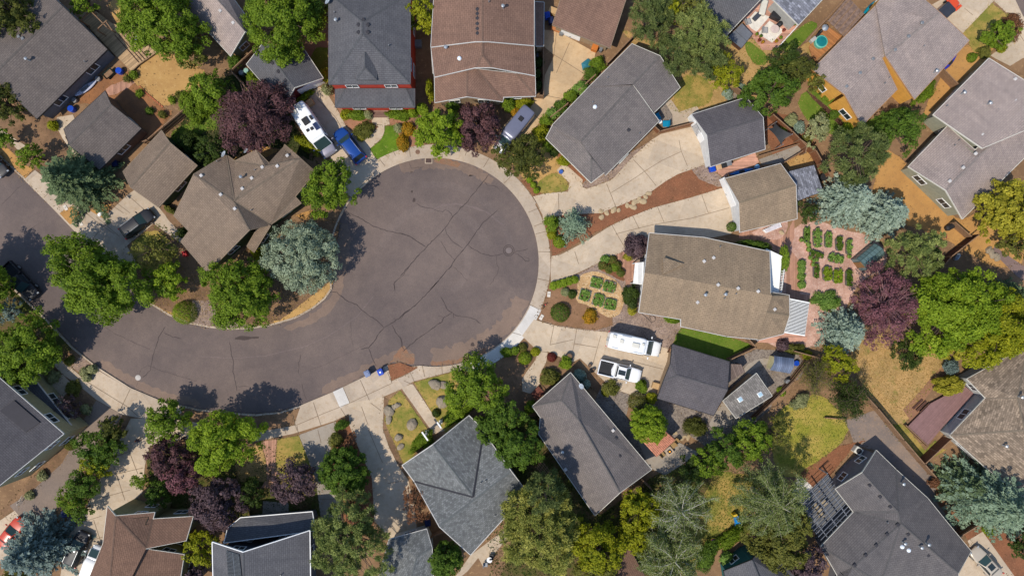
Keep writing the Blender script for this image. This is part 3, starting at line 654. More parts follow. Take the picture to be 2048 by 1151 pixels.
# joints between slabs
m = MB()
JO = [('23', [[(1020, 435), (1070, 520)], [(1070, 520), (985, 555)], [(1130, 625), (1030, 660)], [(1215, 410), (1220, 570)], [(1145, 695), (1040, 720)], [(1160, 858), (1058, 855)], [(1145, 1080), (1055, 1062)], [(1160, 700), (1165, 890)], [(1340, 855), (1370, 950)], [(520, 60), (500, 120)], [(690, 130), (640, 210)], [(860, 270), (800, 330)], [(70, 60), (80, 130)]]),
 ('24', [[(50, 335), (120, 510)], [(255, 150), (345, 245), (430, 350)], [(85, 405), (270, 290), (350, 235), (470, 160), (620, 90)], [(605, 0), (620, 80), (670, 200)], [(440, 510), (490, 630)], [(780, 420), (830, 560)], [(120, 720), (400, 650), (700, 600), (990, 520)], [(90, 650), (140, 740), (200, 840)], [(250, 580), (300, 680)]]),
 ('33', [[(1180, 350), (1150, 495)], [(1355, 380), (1325, 545)], [(1150, 495), (1330, 455)], [(1335, 485), (1510, 515)], [(1540, 425), (1480, 640)], [(1060, 545), (1130, 550)], [(30, 770), (100, 800)], [(320, 640), (325, 720)], [(400, 620), (405, 700)], [(0, 745), (80, 710), (110, 775)], [(980, 180), (1070, 225)], [(860, 400), (930, 420)], [(170, 650), (190, 740)]]),
 ('34', [[(0, 600), (240, 620), (480, 680)]]),
 ('32', [[(870, 935), (930, 1115)], [(1230, 765), (1300, 920)], [(1100, 825), (1150, 940)], [(740, 1110), (950, 1020), (1140, 945), (1470, 790)], [(1240, 970), (1290, 1110)], [(1440, 710), (1475, 790)], [(710, 1030), (745, 1150)], [(1310, 940), (1390, 1000)], [(1080, 980), (1130, 1060)]]),
 ('42', [[(745, 0), (755, 60)], [(905, 30), (930, 130)], [(650, 20), (660, 60)], [(1290, 20), (1400, 280)], [(1440, 440), (1560, 420)], [(920, 560), (1060, 560)]]),
 ('41', [[(860, 260), (960, 570)], [(980, 160), (1060, 370)], [(800, 390), (1100, 320)], [(780, 550), (1000, 490)], [(900, 230), (1010, 190)], [(720, 720), (770, 870)], [(620, 740), (780, 690)], [(680, 880), (790, 850)]]),
 ('31', [[(660, 772), (980, 970), (1060, 1040)], [(1000, 835), (920, 1000)], [(440, 640), (480, 600)], [(520, 700), (560, 660)]]),
 ('21', [[(340, 440), (400, 380)], [(600, 600), (640, 560)], [(690, 790), (760, 700)], [(880, 470), (1000, 560)], [(950, 560), (860, 500)], [(740, 590), (920, 740)], [(990, 430), (1070, 500), (1180, 600)], [(780, 670), (830, 640)], [(640, 540), (760, 640), (880, 720)]]),
 ('12', [[(800, 830), (1000, 1060)], [(1240, 1000), (1160, 1090)], [(900, 760), (1040, 900), (1150, 1090)], [(1310, 950), (1400, 960)]]),
 ('22', [[(1190, 400), (1340, 250)], [(1480, 80), (1500, 120)], [(1380, 150), (1420, 200)]]),
 ('13', [[(1200, 250), (1180, 420)], [(1180, 420), (1400, 560)], [(1100, 730), (1250, 760)], [(1010, 870), (1090, 930)], [(1300, 330), (1200, 560)]]),
 ('25', []), ('15', [[(1180, 60), (1240, 110)], [(1450, 60), (1611, 300)]])]
for t, L in JO:
    for pts in L: ribbon(m, T(t, pts), 0.055, 0.060)
tag(m.build('paving_joints', plain('joint_dirt', C(128, 108, 86), .9)), kind='structure')
# ------------------------------------------------------------------ buildings
def inset(poly, d):
    w = [Vector((p[0], p[1], 0)) for p in poly]
    if area(w) < 0: w.reverse()
    return offset_poly(w, -d)
def uvroof(p, v):
    n = p.normal
    if abs(n.z) > 0.999: u = Vector((1, 0, 0)); s = Vector((0, 1, 0))
    else:
        u = Vector((-n.y, n.x, 0)).normalized(); s = n.cross(u)
    return (v.dot(u), v.dot(s))
def uvwall(p, v):
    n = p.normal; u = Vector((-n.y, n.x, 0))
    if u.length < 1e-3: return (v.x, v.y)
    u.normalize(); return (v.dot(u), v.z)

class Vol:
    def __init__(s, verts, faces, outline=None, over=0.45):
        s.v = [W(*q) for q in verts]; s.f = []
        for f in faces:
            a = sum(((s.v[f[i]].x * s.v[f[(i + 1) % len(f)]].y - s.v[f[(i + 1) % len(f)]].x * s.v[f[i]].y) for i in range(len(f))))
            s.f.append(tuple(f) if a > 0 else tuple(reversed(f)))
        ed = {}
        for k, f in enumerate(s.f):
            for i in range(len(f)):
                a, b = f[i], f[(i + 1) % len(f)]; ed.setdefault((min(a, b), max(a, b)), []).append((k, a, b))
        s.ed = ed
        s.bound = {a: b for L in ed.values() if len(L) == 1 for k, a, b in L}
        if outline is None:
            st = next(iter(s.bound)); out = [st]; c = s.bound[st]
            while c != st and len(out) < 60: out.append(c); c = s.bound[c]
            outline = out
        s.out = outline; s.over = over
    def fn(s, f):
        n = Vector((0, 0, 0)); L = [s.v[i] for i in f]
        for i in range(len(L)):
            a, b = L[i], L[(i + 1) % len(L)]
            n += Vector(((a.y - b.y) * (a.z + b.z), (a.z - b.z) * (a.x + b.x), (a.x - b.x) * (a.y + b.y)))
        return n.normalized()
    def z(s, x, y):
        best = None
        for f in s.f:
            L = [s.v[i] for i in f]; c = sum(L, Vector()) / len(L)
            if len(L) == 4 or len(L) == 3 or True:
                # triangle fan test keeps warped quads exact
                for i in range(1, len(L) - 1):
                    a, b, d = L[0], L[i], L[i + 1]
                    den = (b.y - d.y) * (a.x - d.x) + (d.x - b.x) * (a.y - d.y)
                    if abs(den) < 1e-9: continue
                    u = ((b.y - d.y) * (x - d.x) + (d.x - b.x) * (y - d.y)) / den
                    v = ((d.y - a.y) * (x - d.x) + (a.x - d.x) * (y - d.y)) / den
                    w = 1 - u - v; mn = min(u, v, w)
                    zz = u * a.z + v * b.z + w * d.z
                    if best is None or mn > best[0]: best = (mn, zz)
        return best[1]

def pane_set(house, p, nrm, w, h, kind='window', sill=True):
    """window or door on a wall: p = centre on the wall, nrm = outward normal"""
    u = Vector((-nrm.y, nrm.x, 0)); up = Vector((0, 0, 1))
    def fr(a, b, c, d, t0, t1):
        m = []
        for t in (t0, t1):
            for (x, y) in ((a, c), (b, c), (b, d), (a, d)): m.append(p + u * x + up * y + nrm * t)
        return m, [(0, 3, 2, 1), (4, 5, 6, 7), (0, 1, 5, 4), (1, 2, 6, 5), (2, 3, 7, 6), (3, 0, 4, 7)]
    if kind == 'window':
        b = MB(); t = 0.09
        for q in ((-w / 2 - t, w / 2 + t, h / 2, h / 2 + t), (-w / 2 - t, w / 2 + t, -h / 2 - t, -h / 2), (-w / 2 - t, -w / 2, -h / 2, h / 2), (w / 2, w / 2 + t, -h / 2, h / 2), (-0.03, 0.03, -h / 2, h / 2)):
            b.add(*fr(*q, 0.003, 0.07))
        f = b.build('window', WHITE, house)
        b = MB(); b.add(*fr(-w / 2, -0.03, -h / 2, h / 2, 0.003, 0.03)); b.add(*fr(0.03, w / 2, -h / 2, h / 2, 0.003, 0.03)); b.build('pane', GLASS, f)
    elif kind == 'garage_door':
        b = MB()
        for k in range(4): b.add(*fr(-w / 2, w / 2, -h / 2 + k * h / 4 + .015, -h / 2 + (k + 1) * h / 4 - .015, 0.003, 0.05))
        f = b.build('garage_door', WHITE, house)
        b = MB(); b.add(*fr(-0.12, 0.12, -h / 2 + .3, -h / 2 + .36, .05, .09)); b.build('handle', DARK, f)
    else:
        b = MB(); b.add(*fr(-w / 2, w / 2, -h / 2, h / 2, 0.003, 0.06)); f = b.build('door', plain('door_paint', C(120, 60, 45)), house)
        b = MB(); b.add(*fr(w / 2 - .15, w / 2 - .08, -.05, .05, .06, .12)); b.build('handle', DARK, f)

HOUSES = {}
def near(U, p):
    w = [U.v[i] for i in U.out]; ok = inside((p.x, p.y), w)
    if not ok:
        for a, b in zip(w, w[1:] + w[:1]):
            d = (b - a).to_2d(); L = d.length_squared
            if L < 1e-6: continue
            t = max(0, min(1, (p - a).to_2d().dot(d) / L))
            if (a.to_2d() + d * t - p.to_2d()).length < .55: ok = True; break
    return ok and abs(U.z(p.x, p.y) - p.z) < .75
def building(key, name, label, cat, vols, roofm, wallm, trim=None, trimw=0.06, trimh=0.2, capk=0.75, wins=(), vents=(), group=None, autow=True, base=None, cap=True, steps=False, valley=False):
    trim = trim or OFFW
    c = sum((v for V in vols for v in V.v), Vector()) / sum(len(V.v) for V in vols)
    root = empty(name, (c.x, c.y, 0), label, cat, group)
    root['_v'] = 0; del root['_v']
    capm = plain(roofm.name + '_cap', tuple(x * capk for x in roofm['base']), 0.93, var=.2, scale=5) if 'base' in roofm else DARK
    for V in vols:
        m = MB(); th = 0.16; n = len(V.v)
        vs = V.v + [v - Vector((0, 0, th)) for v in V.v]
        fs = list(V.f) + [tuple(n + i for i in reversed(f)) for f in V.f]
        for L in V.ed.values():
            if len(L) == 1:
                k, a, b = L[0]; fs.append((a, n + a, n + b, b))
        rf = mk('roof', vs, fs, roofm, root, uvf=uvroof)
        # ridge, hip and valley strips as part of the roof
        if cap:
            m = MB()
            for L in V.ed.values():
                if len(L) != 2: continue
                k1, a, b = L[0]; k2 = L[1][0]
                A, Bv = V.v[a], V.v[b]; d = (Bv - A)
                if d.length < 0.3: continue
                d.normalize(); n1, n2 = V.fn(V.f[k1]), V.fn(V.f[k2])
                if n1.dot(n2) > 0.9985: continue
                q = []
                for nn, kk in ((n1, k1), (n2, k2)):
                    c1 = sum((V.v[i] for i in V.f[kk]), Vector()) / len(V.f[kk])
                    t = nn.cross(d).normalized()
                    if t.dot(c1 - A) < 0: t = -t
                    q.append(t * 0.13)
                e = Vector((0, 0, 0.022)); s = d * 0.05
                MB().add([A + e + s, Bv + e - s, Bv + q[0] + e - s, A + q[0] + e + s, Bv + q[1] + e - s, A + q[1] + e + s], [(0, 1, 2, 3), (1, 0, 5, 4)]).build('ridge_cap', capm, rf)
        # fascia, left off where the edge only meets another roof of the same house
        m = MB(); vm = MB()
        for L in V.ed.values():
            if len(L) == 1:
                k, a, b = L[0]; A, Bv = V.v[a], V.v[b]; d = Bv - A
                if d.length < .05: continue
                if not steps and any(all(near(U, A + d * t) for t in (.1, .35, .65, .9)) for U in vols if U is not V):
                    if valley:
                        o = Vector((d.y, -d.x, 0)).normalized() * .11; e = Vector((0, 0, .05))
                        vm.add([A - o + e, Bv - o + e, Bv + o + e, A + o + e], [(0, 3, 2, 1)])
                    continue
                o = Vector((d.y, -d.x, 0)).normalized()
                dn = d.normalized(); e = dn * (trimw * .5)
                P = []
                for z0 in (-trimh, 0.012):
                    for q in (A - e + o * .004, Bv + e + o * .004, Bv + e + o * trimw, A - e + o * trimw): P.append(q + Vector((0, 0, z0)))
                m.add(P, [(0, 1, 2, 3), (4, 7, 6, 5), (0, 4, 5, 1), (1, 5, 6, 2), (2, 6, 7, 3), (3, 7, 4, 0)])
        if m.v: m.build('fascia', trim, root)
        if vm.v: vm.build('valley_strip', plain('valley_metal', C(45, 45, 52)), rf)
        # walls
        op = [V.v[i] for i in V.out]
        w = inset(op, V.over); V.w = w
        m = MB(); N = len(w); ring = []
        for i in range(N):
            a, b = w[i], w[(i + 1) % N]; L = (b - a).length; k = max(1, int(L / 0.6))
            for j in range(k): ring.append(a + (b - a) * (j / k))
        bz = -0.02 if base is None else base
        vs = [Vector((p.x, p.y, bz)) for p in ring] + [Vector((p.x, p.y, V.z(p.x, p.y) - 0.13)) for p in ring]
        K = len(ring)
        mk('wall', vs, [(i, (i + 1) % K, K + (i + 1) % K, K + i) for i in range(K)], wallm, root, uvf=uvwall)
        if autow:
            for i in range(N):
                a, b = w[i], w[(i + 1) % N]; d = b - a; L = d.length
                nr = Vector((d.y, -d.x, 0)).normalized(); mid = (a + b) / 2
                if L < 2.4 or nr.dot(-mid.normalized()) < 0.15: continue
                k = max(1, min(3, int(L / 4.5)))
                for j in range(k):
                    p = a + d * ((j + .5) / k); zt = V.z(p.x, p.y)
                    if zt < 2.6: continue
                    pane_set(root, Vector((p.x, p.y, 1.55)), nr, min(1.5, L * .35), 1.1)
                    if zt > 5: pane_set(root, Vector((p.x, p.y, 4.3)), nr, min(1.4, L * .35), 1.0)
    for vi, ei, t, z, ww, hh, kd in wins:
        w = vols[vi].w; a, b = w[ei], w[(ei + 1) % len(w)]; d = b - a; nr = Vector((d.y, -d.x, 0)).normalized()
        p = a + d * t; pane_set(root, Vector((p.x, p.y, z)), nr, ww, hh, kd)
    def onroof(px, py):
        z = 4.0
        for _ in range(7):
            p = W(px, py, z); best = None
            for V in vols:
                if inside((p.x, p.y), [V.v[i] for i in V.out]): zz = V.z(p.x, p.y); best = zz if best is None else max(best, zz)
            if best is None: best = min((V for V in vols), key=lambda V: (sum(V.v, Vector()) / len(V.v) - p).length).z(p.x, p.y)
            z = best
        return W(px, py, z)
    root_on = onroof
    for px, py, kd in vents:
        p = onroof(px, py)
        if kd == 'box': MB().bevbox(p + Vector((0, 0, .06)), (.36, .36, .24), R_(RNG.uniform(-20, 60)), .05).build('roof_vent', GREYM, root)
        elif kd == 'white': 
            v = MB().bevbox(p + Vector((0, 0, .06)), (.38, .38, .24), R_(40), .05).build('roof_vent', plain('pale_vent', C(205, 200, 195), .6), root)
        elif kd == 'dark': MB().bevbox(p + Vector((0, 0, .05)), (.4, .4, .2), R_(45), .06).build('roof_vent', plain('dark_vent', C(60, 58, 62), .6), root)
        elif kd == 'pipe': MB().tube(p - Vector((0, 0, .1)), p + Vector((0, 0, .4)), .06, n=8).build('vent_pipe', GREYM, root)
        elif kd == 'flue':
            f = MB().tube(p - Vector((0, 0, .1)), p + Vector((0, 0, .75)), .11, n=10).build('flue', STEEL, root)
            MB().lathe(p + Vector((0, 0, .78)), [(.2, 0), (.2, .05), (.05, .15)], 12).build('cap', STEEL, f)
        elif kd == 'dome':
            f = MB().lathe(p, [(.26, -.05), (.26, .1)], 16).build('skylight_tube', WHITE, root)
            MB().lathe(p, [(.25, .1), (.2, .2), (.08, .27)], 16).build('dome', plain('dome', (.75, .8, .85, 1), .15, spec=.6), f)
        elif kd == 'turbine':
            f = MB().tube(p - Vector((0, 0, .1)), p + Vector((0, 0, .25)), .14, n=10).build('turbine_vent', STEEL, root)
            MB().lathe(p + Vector((0, 0, .25)), [(.14, 0), (.24, .1), (.24, .2), (.1, .32)], 12).build('head', STEEL, f)
    HOUSES[key] = (root, onroof)
    return root
def roofmat(name, c, **kw):
    m = shingle(name, c, **kw); m['base'] = c[:3]; return m
def siding(name, c): return striped(name, c, tuple(x * .75 for x in c[:3]) + (1,), .2, 1, duty=.06, var=.04)

TRW = plain('roof_trim_white', C(214, 211, 204), .6, var=.08); RF_ST = roofmat('roof_storm', C(88, 87, 90), con=.1)
RF_GB = roofmat('roof_grey_brown', C(112, 105, 100)); RF_GT = roofmat('roof_tan', C(140, 124, 107)); RF_DG = roofmat('roof_dark_grey', C(101, 102, 105), con=.08)
RF_TAN = roofmat('roof_sandy_tan', C(155, 137, 113)); RF_BR = roofmat('roof_brown', C(136, 109, 94)); RF_BR2 = roofmat('roof_deep_brown', C(126, 100, 84))
RF_PG = roofmat('roof_purple_grey', C(125, 119, 115)); RF_LT = roofmat('roof_light_mauve', C(169, 156, 148)); RF_BG = roofmat('roof_blue_grey', C(119, 123, 122), con=.32, blot=.14, wid=.32)
RF_CH = roofmat('roof_charcoal', C(104, 101, 103)); RF_BT = roofmat('roof_mottled_tan', C(144, 129, 111), con=.4, blot=.1); RF_SL = roofmat('roof_slate', C(108, 105, 104), con=.08)
RF_BL = roofmat('roof_weathered_blue', C(131, 135, 144), con=.5, blot=.15); RF_SH = roofmat('roof_shed_grey', C(131, 128, 122), con=.3)
WL_CR = siding('siding_cream', C(190, 180, 145)); WL_WH = siding('siding_white', C(225, 225, 222)); WL_RED = siding('siding_red', C(200, 70, 50)); WL_GRN = siding('siding_green', C(62, 82, 50))
WL_OR = siding('siding_orange', C(230, 170, 80)); WL_GG = siding('siding_grey_green', C(160, 160, 140)); WL_GREY = siding('siding_grey', C(120, 120, 125)); WL_TEAL = siding('siding_teal', C(45, 105, 105))
WL_TAN = siding('siding_tan', C(170, 145, 115)); WL_BR = siding('siding_brown', C(120, 95, 78)); WL_LG = siding('siding_pale_grey', C(185, 185, 180)); WL_OL = siding('siding_olive', C(150, 145, 105))

e, r = 2.9, 4.9
building('H1', 'house', 'grey-brown gabled house beside the paddleboard and timber deck in the top left yard', 'house',
    [Vol([(214, 99, e), (74, 237, e), (-15, 151, r), (125, 13, r), (-103, 66, e), (40, -70, e)], [(0, 3, 2, 1), (3, 5, 4, 2)])], RF_GB, WL_GREY, DARK,
    vents=[(60, 121, 'flue'), (172, 124, 'pipe'), (46, 77, 'box'), (38, 73, 'box')])
building('H2', 'garage', 'small grey-brown gabled garage between the blue spruce and the sandy yard', 'garage',
    [Vol([(210, 182, 2.6), (222, 209, 3.9), (138, 289, 3.9), (128, 258, 2.6), (282, 257, 2.6), (199, 339, 2.6)], [(0, 1, 2, 3), (1, 4, 5, 2)], over=.3)], RF_GB, WL_BR, DARK)
building('H3', 'garage', 'tan shingled garage above the driveway where the black hatchback is parked', 'garage',
    [Vol([(323, 261, 2.6), (339, 285, 3.9), (261, 374, 3.9), (246, 343, 2.6), (394, 331, 2.6), (317, 414, 2.6)], [(0, 1, 2, 3), (1, 4, 5, 2)], over=.3)], RF_GT, WL_GRN, plain('tan_trim', C(150, 132, 110)))
building('H4', 'house', 'rambling tan roofed green house left of the bulb with many small roof vents', 'house',
    [Vol([(388, 348, 4.9), (499, 459, 4.9), (415, 545, 2.9), (362, 483, 3.0), (378, 462, 3.3), (348, 431, 3.0)], [(0, 1, 2, 3, 4, 5)]),
     Vol([(388, 348, 4.9), (499, 459, 4.9), (541, 449, 3.0), (602, 406, 2.8), (590, 393, 3.0), (631, 344, 2.9), (600, 316, 4.7), (569, 289, 2.9), (554, 343, 4.0), (512, 300, 4.2), (470, 322, 3.0), (452, 309, 2.9), (468, 402, 4.75), (530, 332, 4.55)],
         [(0, 12, 11), (12, 13, 10, 11), (13, 8, 9, 10), (13, 6, 7, 8), (12, 6, 13), (0, 1, 12), (1, 2, 12), (12, 2, 4, 5, 6), (2, 3, 4)]),
     Vol([(525, 439, 3.2), (541, 451, 3.2), (508, 504, 2.6), (494, 492, 2.6)], [(0, 1, 2, 3)], over=.3)], RF_GT, WL_GRN, plain('tan_trim', C(150, 132, 110)), .06,
    vents=[(555, 332, 'white'), (575, 311, 'white'), (525, 334, 'white'), (504, 356, 'white'), (486, 355, 'flue'), (485, 377, 'white'), (442, 389, 'white'), (470, 417, 'white'), (403, 351, 'white'), (504, 420, 'pipe'), (511, 340, 'pipe'), (436, 323, 'pipe')])
building('H5', 'garage', 'dark grey hipped garage with red siding behind the white motorhome', 'garage',
    [Vol([(524, 89, 4.3), (589, 175, 4.3), (567, 214, 2.8), (493, 129, 2.8), (606, 96, 2.8), (646, 156, 2.8)], [(0, 1, 2, 3), (0, 4, 5, 1)])], RF_DG, siding('siding_dark_red', C(110, 40, 38)), OFFW, .06,
    wins=[(0, 2, .5, 1.1, 3.4, 2.1, 'garage_door')], autow=False, vents=[(532, 107, 'dark'), (545, 126, 'dark'), (557, 143, 'dark'), (571, 161, 'dark')])
building('H6', 'house', 'house with pale speckled roof and green end wall at the top left of the frame', 'house',
    [Vol([(490, 63, 4.8), (461, 112, 2.9), (350, -10, 2.9), (392, -50, 4.8), (522, 74, 2.9), (425, -60, 2.9)], [(0, 3, 2, 1), (0, 4, 5, 3)])], RF_LT, siding('siding_sage', C(150, 148, 110)), OFFW,
    vents=[(441, 22, 'white'), (467, 46, 'white')])
building('H7', 'house', 'two storey red house with dark hipped roof, small dormer and front porch', 'house',
    [Vol([(658, 168, 5.6), (820, 167, 5.6), (724.5, 68, 7.9), (724.5, 44, 7.9), (658, -12, 5.6), (820, -14, 5.6)], [(0, 1, 2), (1, 5, 3, 2), (5, 4, 3), (4, 0, 2, 3)], over=.12),
     Vol([(671, 214, 3.0), (829, 214, 3.0), (812, 178, 3.6), (690, 178, 3.6), (671, 178, 3.1), (829, 178, 3.1)], [(0, 1, 2, 3), (0, 3, 4), (1, 5, 2)], over=.3),
     Vol([(730, 104, 7.2), (730, 134, 7.2), (712, 160, 6.1), (754, 160, 6.1), (755, 128, 6.2), (711, 128, 6.2)], [(0, 1, 2, 5), (1, 3, 2), (0, 4, 3, 1)], over=.25)],
    RF_DG, WL_RED, plain('grey_gutter', C(95, 92, 96)), .08,
    vents=[(717, 50, 'dark'), (736, 50, 'dark'), (717, 65, 'dark'), (736, 65, 'dark'), (727, 40, 'dark'), (674, 44, 'flue'), (670, 26, 'pipe'), (778, 92, 'pipe')])
building('H8', 'house', 'large brown shingled house with stepped white roof edges at top centre', 'house',
    [Vol([(869, -25, 5.6), (965, -32, 7.6), (1068, -25, 5.6), (1068, 91, 5.6), (977, 83, 7.45), (965, 83, 7.6), (950, 83, 7.45), (862, 94, 5.6)], [(0, 1, 5, 6, 7), (1, 2, 3, 4, 5)], over=.5),
     Vol([(862, 92, 5.2), (965, 82, 7.2), (1068, 90, 5.2), (1070, 151, 5.2), (984, 135, 6.7), (965, 110, 7.2), (951, 135, 6.7), (869, 154, 5.2)], [(0, 1, 5, 6, 7), (1, 2, 3, 4, 5), (5, 4, 6)], over=.5),
     Vol([(869, 152, 4.6), (935, 136, 5.6), (954, 138, 5.4), (1032, 147, 4.8), (1070, 150, 4.5), (1071, 192, 3.6), (1007, 194, 3.6), (1005, 203, 3.5), (934, 193, 5.0), (870, 205, 3.6)], [(0, 1, 8, 9), (1, 2, 7, 8), (2, 3, 5, 6, 7), (3, 4, 5)], over=.5),
     Vol([(862, 88, 3.4), (872, 88, 3.6), (874, 146, 3.6), (866, 146, 3.4)], [(0, 1, 2, 3)], over=.1),
     Vol([(1070, 4, 3.2), (1088, 5, 2.7), (1087, 92, 2.7), (1072, 92, 3.2)], [(0, 1, 2, 3)], over=.15)],
    RF_BR, WL_TAN, TRW, .06, steps=True,
    vents=[(955, 19, 'dark'), (955, 28, 'dark'), (955, 37, 'dark'), (955, 48, 'dark'), (955, 58, 'dark'), (955, 67, 'dark'), (1006, 17, 'flue'), (978, 5, 'pipe'), (919, 117, 'dome'), (892, 96, 'turbine')])
building('H9', 'garage', 'brown roofed garage with open storage front beside the sunlit driveway at top', 'garage',
    [Vol([(1105, 50, 2.7), (1220, 96, 2.7), (1248, 10, 3.6), (1266, -40, 3.6), (1140, -60, 3.6)], [(0, 1, 2, 3, 4)], over=.4)], RF_BR, WL_TAN, plain('tan_trim', C(150, 132, 110)), .06, autow=False,
    wins=[(0, 0, .3, 1.05, 2.6, 2.1, 'garage_door')])
building('H10', 'house', 'long purple-grey roofed house between the brown house and the white garage', 'house',
    [Vol([(1264, 88, 2.9), (1320, 112, 4.9), (1266, 168, 4.9), (1178, 174, 2.95), (1360, 175, 2.9), (1308, 225, 2.9)], [(0, 1, 2, 3), (1, 4, 5, 2)]),
     Vol([(1180, 172, 2.9), (1266, 170, 4.7), (1162, 283, 4.7), (1106, 249, 2.9), (1318, 242, 2.7), (1211, 350, 2.7)], [(0, 1, 2, 3), (1, 4, 5, 2)]),
     Vol([(1106, 249, 3.0), (1162, 283, 4.3), (1208, 345, 2.9), (1183, 314, 3.9), (1182, 365, 2.6), (1092, 276, 2.6)], [(0, 1, 3, 4, 5), (1, 2, 3), (3, 2, 4)], over=.35)],
    RF_PG, WL_TAN, OFFW, .06,
    vents=[(1190, 214, 'dome'), (1185, 205, 'pipe'), (1215, 156, 'pipe'), (1257, 260, 'dark'), (1278, 267, 'pipe')])
building('H11', 'garage', 'white garage with dark gabled roof at the end of the curved driveway', 'garage',
    [Vol([(1384, 229, 2.8), (1492, 195, 2.8), (1526, 235, 4.3), (1414, 270, 4.3), (1530, 298, 2.8), (1421, 333, 2.8)], [(0, 3, 2, 1), (3, 5, 4, 2)], over=.25)], RF_CH, WL_WH, TRW, .06, autow=False,
    wins=[(0, 0, .28, 1.1, 2.6, 2.1, 'garage_door'), (0, 0, .72, 1.1, 2.6, 2.1, 'garage_door')])
g12 = building('H12', 'garage', 'sandy tan roofed garage with a pale blue lean-to behind it', 'garage',
    [Vol([(1450, 357, 2.8), (1561, 327, 2.8), (1592, 370, 4.1), (1478, 405, 4.1), (1594, 437, 2.8), (1480, 464, 2.8)], [(0, 3, 2, 1), (3, 5, 4, 2)], over=.25)], RF_TAN, WL_WH, TRW, .06, autow=False,
    wins=[(0, 0, .5, 1.1, 4.2, 2.1, 'garage_door')])
building('H12b', 'lean_to_shed', 'weathered blue-grey lean-to roof attached behind the tan garage', 'shed',
    [Vol([(1577, 343, 2.4), (1628, 330, 2.2), (1646, 382, 2.2), (1596, 401, 2.4)], [(0, 1, 2, 3)], over=.2)], RF_BL, WL_BR, DARK, .04, autow=False)
building('H13', 'house', 'large sandy tan roofed house above the white camper van, with white trim', 'house',
    [Vol([(1299, 466, 2.9), (1408, 475, 3.0), (1539, 503, 2.9), (1541, 585, 4.9), (1544, 591, 5.0), (1366, 558, 5.0), (1289, 545, 5.0)], [(0, 1, 5, 6), (1, 2, 3, 4, 5)]),
     Vol([(1289, 545, 5.0), (1366, 558, 5.0), (1544, 591, 5.0), (1532, 623, 3.9), (1515, 678, 2.8), (1453, 672, 2.8), (1362, 652, 2.8), (1362, 638, 3.1), (1278, 624, 2.9)], [(0, 1, 7, 8), (1, 2, 3, 4, 5, 6, 7)]),
     Vol([(1541, 584, 3.9), (1544, 591, 4.4), (1532, 623, 4.1), (1515, 680, 2.75), (1567, 667, 2.7), (1579, 630, 2.9), (1578, 590, 2.9)], [(0, 6, 1), (1, 6, 5, 2), (2, 5, 4, 3)], over=.4),
     Vol([(1329, 515, 4.8), (1368, 527, 4.6), (1326, 548, 5.1)], [(0, 1, 2)], over=.05)],
    RF_TAN, WL_LG, TRW, .07,
    vents=[(1408, 522, 'white'), (1427, 515, 'white'), (1439, 493, 'pipe'), (1436, 569, 'white'), (1476, 576, 'white'), (1516, 582, 'white'), (1395, 604, 'white'), (1408, 589, 'flue'), (1448, 588, 'flue'), (1471, 587, 'pipe'), (1549, 618, 'white'), (1448, 596, 'pipe')])
building('H14', 'garage', 'dark charcoal hipped garage right of the white pickup and camper van', 'garage',
    [Vol([(1345, 688, 2.8), (1459, 723, 2.8), (1455, 779, 4.3), (1355, 750, 4.3), (1341, 727, 3.5), (1327, 762, 3.3), (1427, 830, 2.8), (1315, 796, 2.8)], [(0, 1, 2, 3, 4), (4, 3, 5), (5, 3, 2, 6, 7)], over=.35)], RF_CH, WL_TAN, DARK, .07, autow=False)
building('H15', 'workshop_shed', 'grey shed with two small square skylights beside the charcoal garage', 'shed',
    [Vol([(1513, 746, 2.9), (1544, 791, 2.9), (1472, 836, 2.5), (1446, 801, 2.5)], [(0, 1, 2, 3)], over=.25)], RF_SH, WL_TAN, OFFW, .05, autow=False)
rt_, on_ = HOUSES['H15']
for px, py in ((1480, 798), (1520, 788)):
    p = on_(px, py); f = MB().bevbox(p + Vector((0, 0, .05)), (.62, .62, .14), R_(32), .04).build('skylight', WHITE, rt_)
    MB().bevbox(p + Vector((0, 0, .14)), (.46, .46, .06), R_(32), .02).build('pane', glass('skylight_glass', (.35, .5, .58, 1)), f)
building('H17', 'house', 'dark purple-grey roofed house with a tree shadow on it at lower centre', 'house',
    [Vol([(1141, 745, 2.9), (1065, 812, 2.9), (1123, 800, 4.4), (1157, 839, 4.9), (1081, 834, 3.2)], [(0, 2, 1), (0, 3, 2), (1, 2, 3, 4)], over=.4),
     Vol([(1141, 745, 2.9), (1303, 938, 2.9), (1240, 984, 4.9), (1157, 839, 4.9), (1190, 1030, 2.9), (1078, 868, 2.9), (1081, 834, 3.1)], [(0, 3, 2, 1), (3, 6, 5, 4, 2)], over=.45)],
    RF_PG, WL_BR, OFFW, .06, vents=[(1213, 891, 'dark'), (1231, 876, 'dark'), (1239, 911, 'dark'), (1124, 901, 'flue'), (1226, 860, 'white'), (1131, 938, 'white')])
building('H18', 'house', 'blue-grey shingled house with a big front gable and white porch posts', 'house',
    [Vol([(829, 962, 2.9), (879, 1052, 5.0), (1022, 942, 5.0), (967, 864, 2.9), (941, 1108, 2.9), (1054, 984, 2.9)], [(0, 1, 2, 3), (1, 4, 5, 2)]),
     Vol([(805, 930, 2.9), (866, 889, 4.95), (946, 993, 4.98), (829, 962, 2.95), (938, 831, 2.9), (958, 851, 2.9), (967, 864, 2.95)], [(0, 3, 2, 1), (1, 2, 6, 5, 4)], over=.5)],
    RF_BG, WL_LG, TRW, .09, valley=True, vents=[(962, 964, 'pipe'), (971, 960, 'pipe'), (990, 1029, 'pipe')])
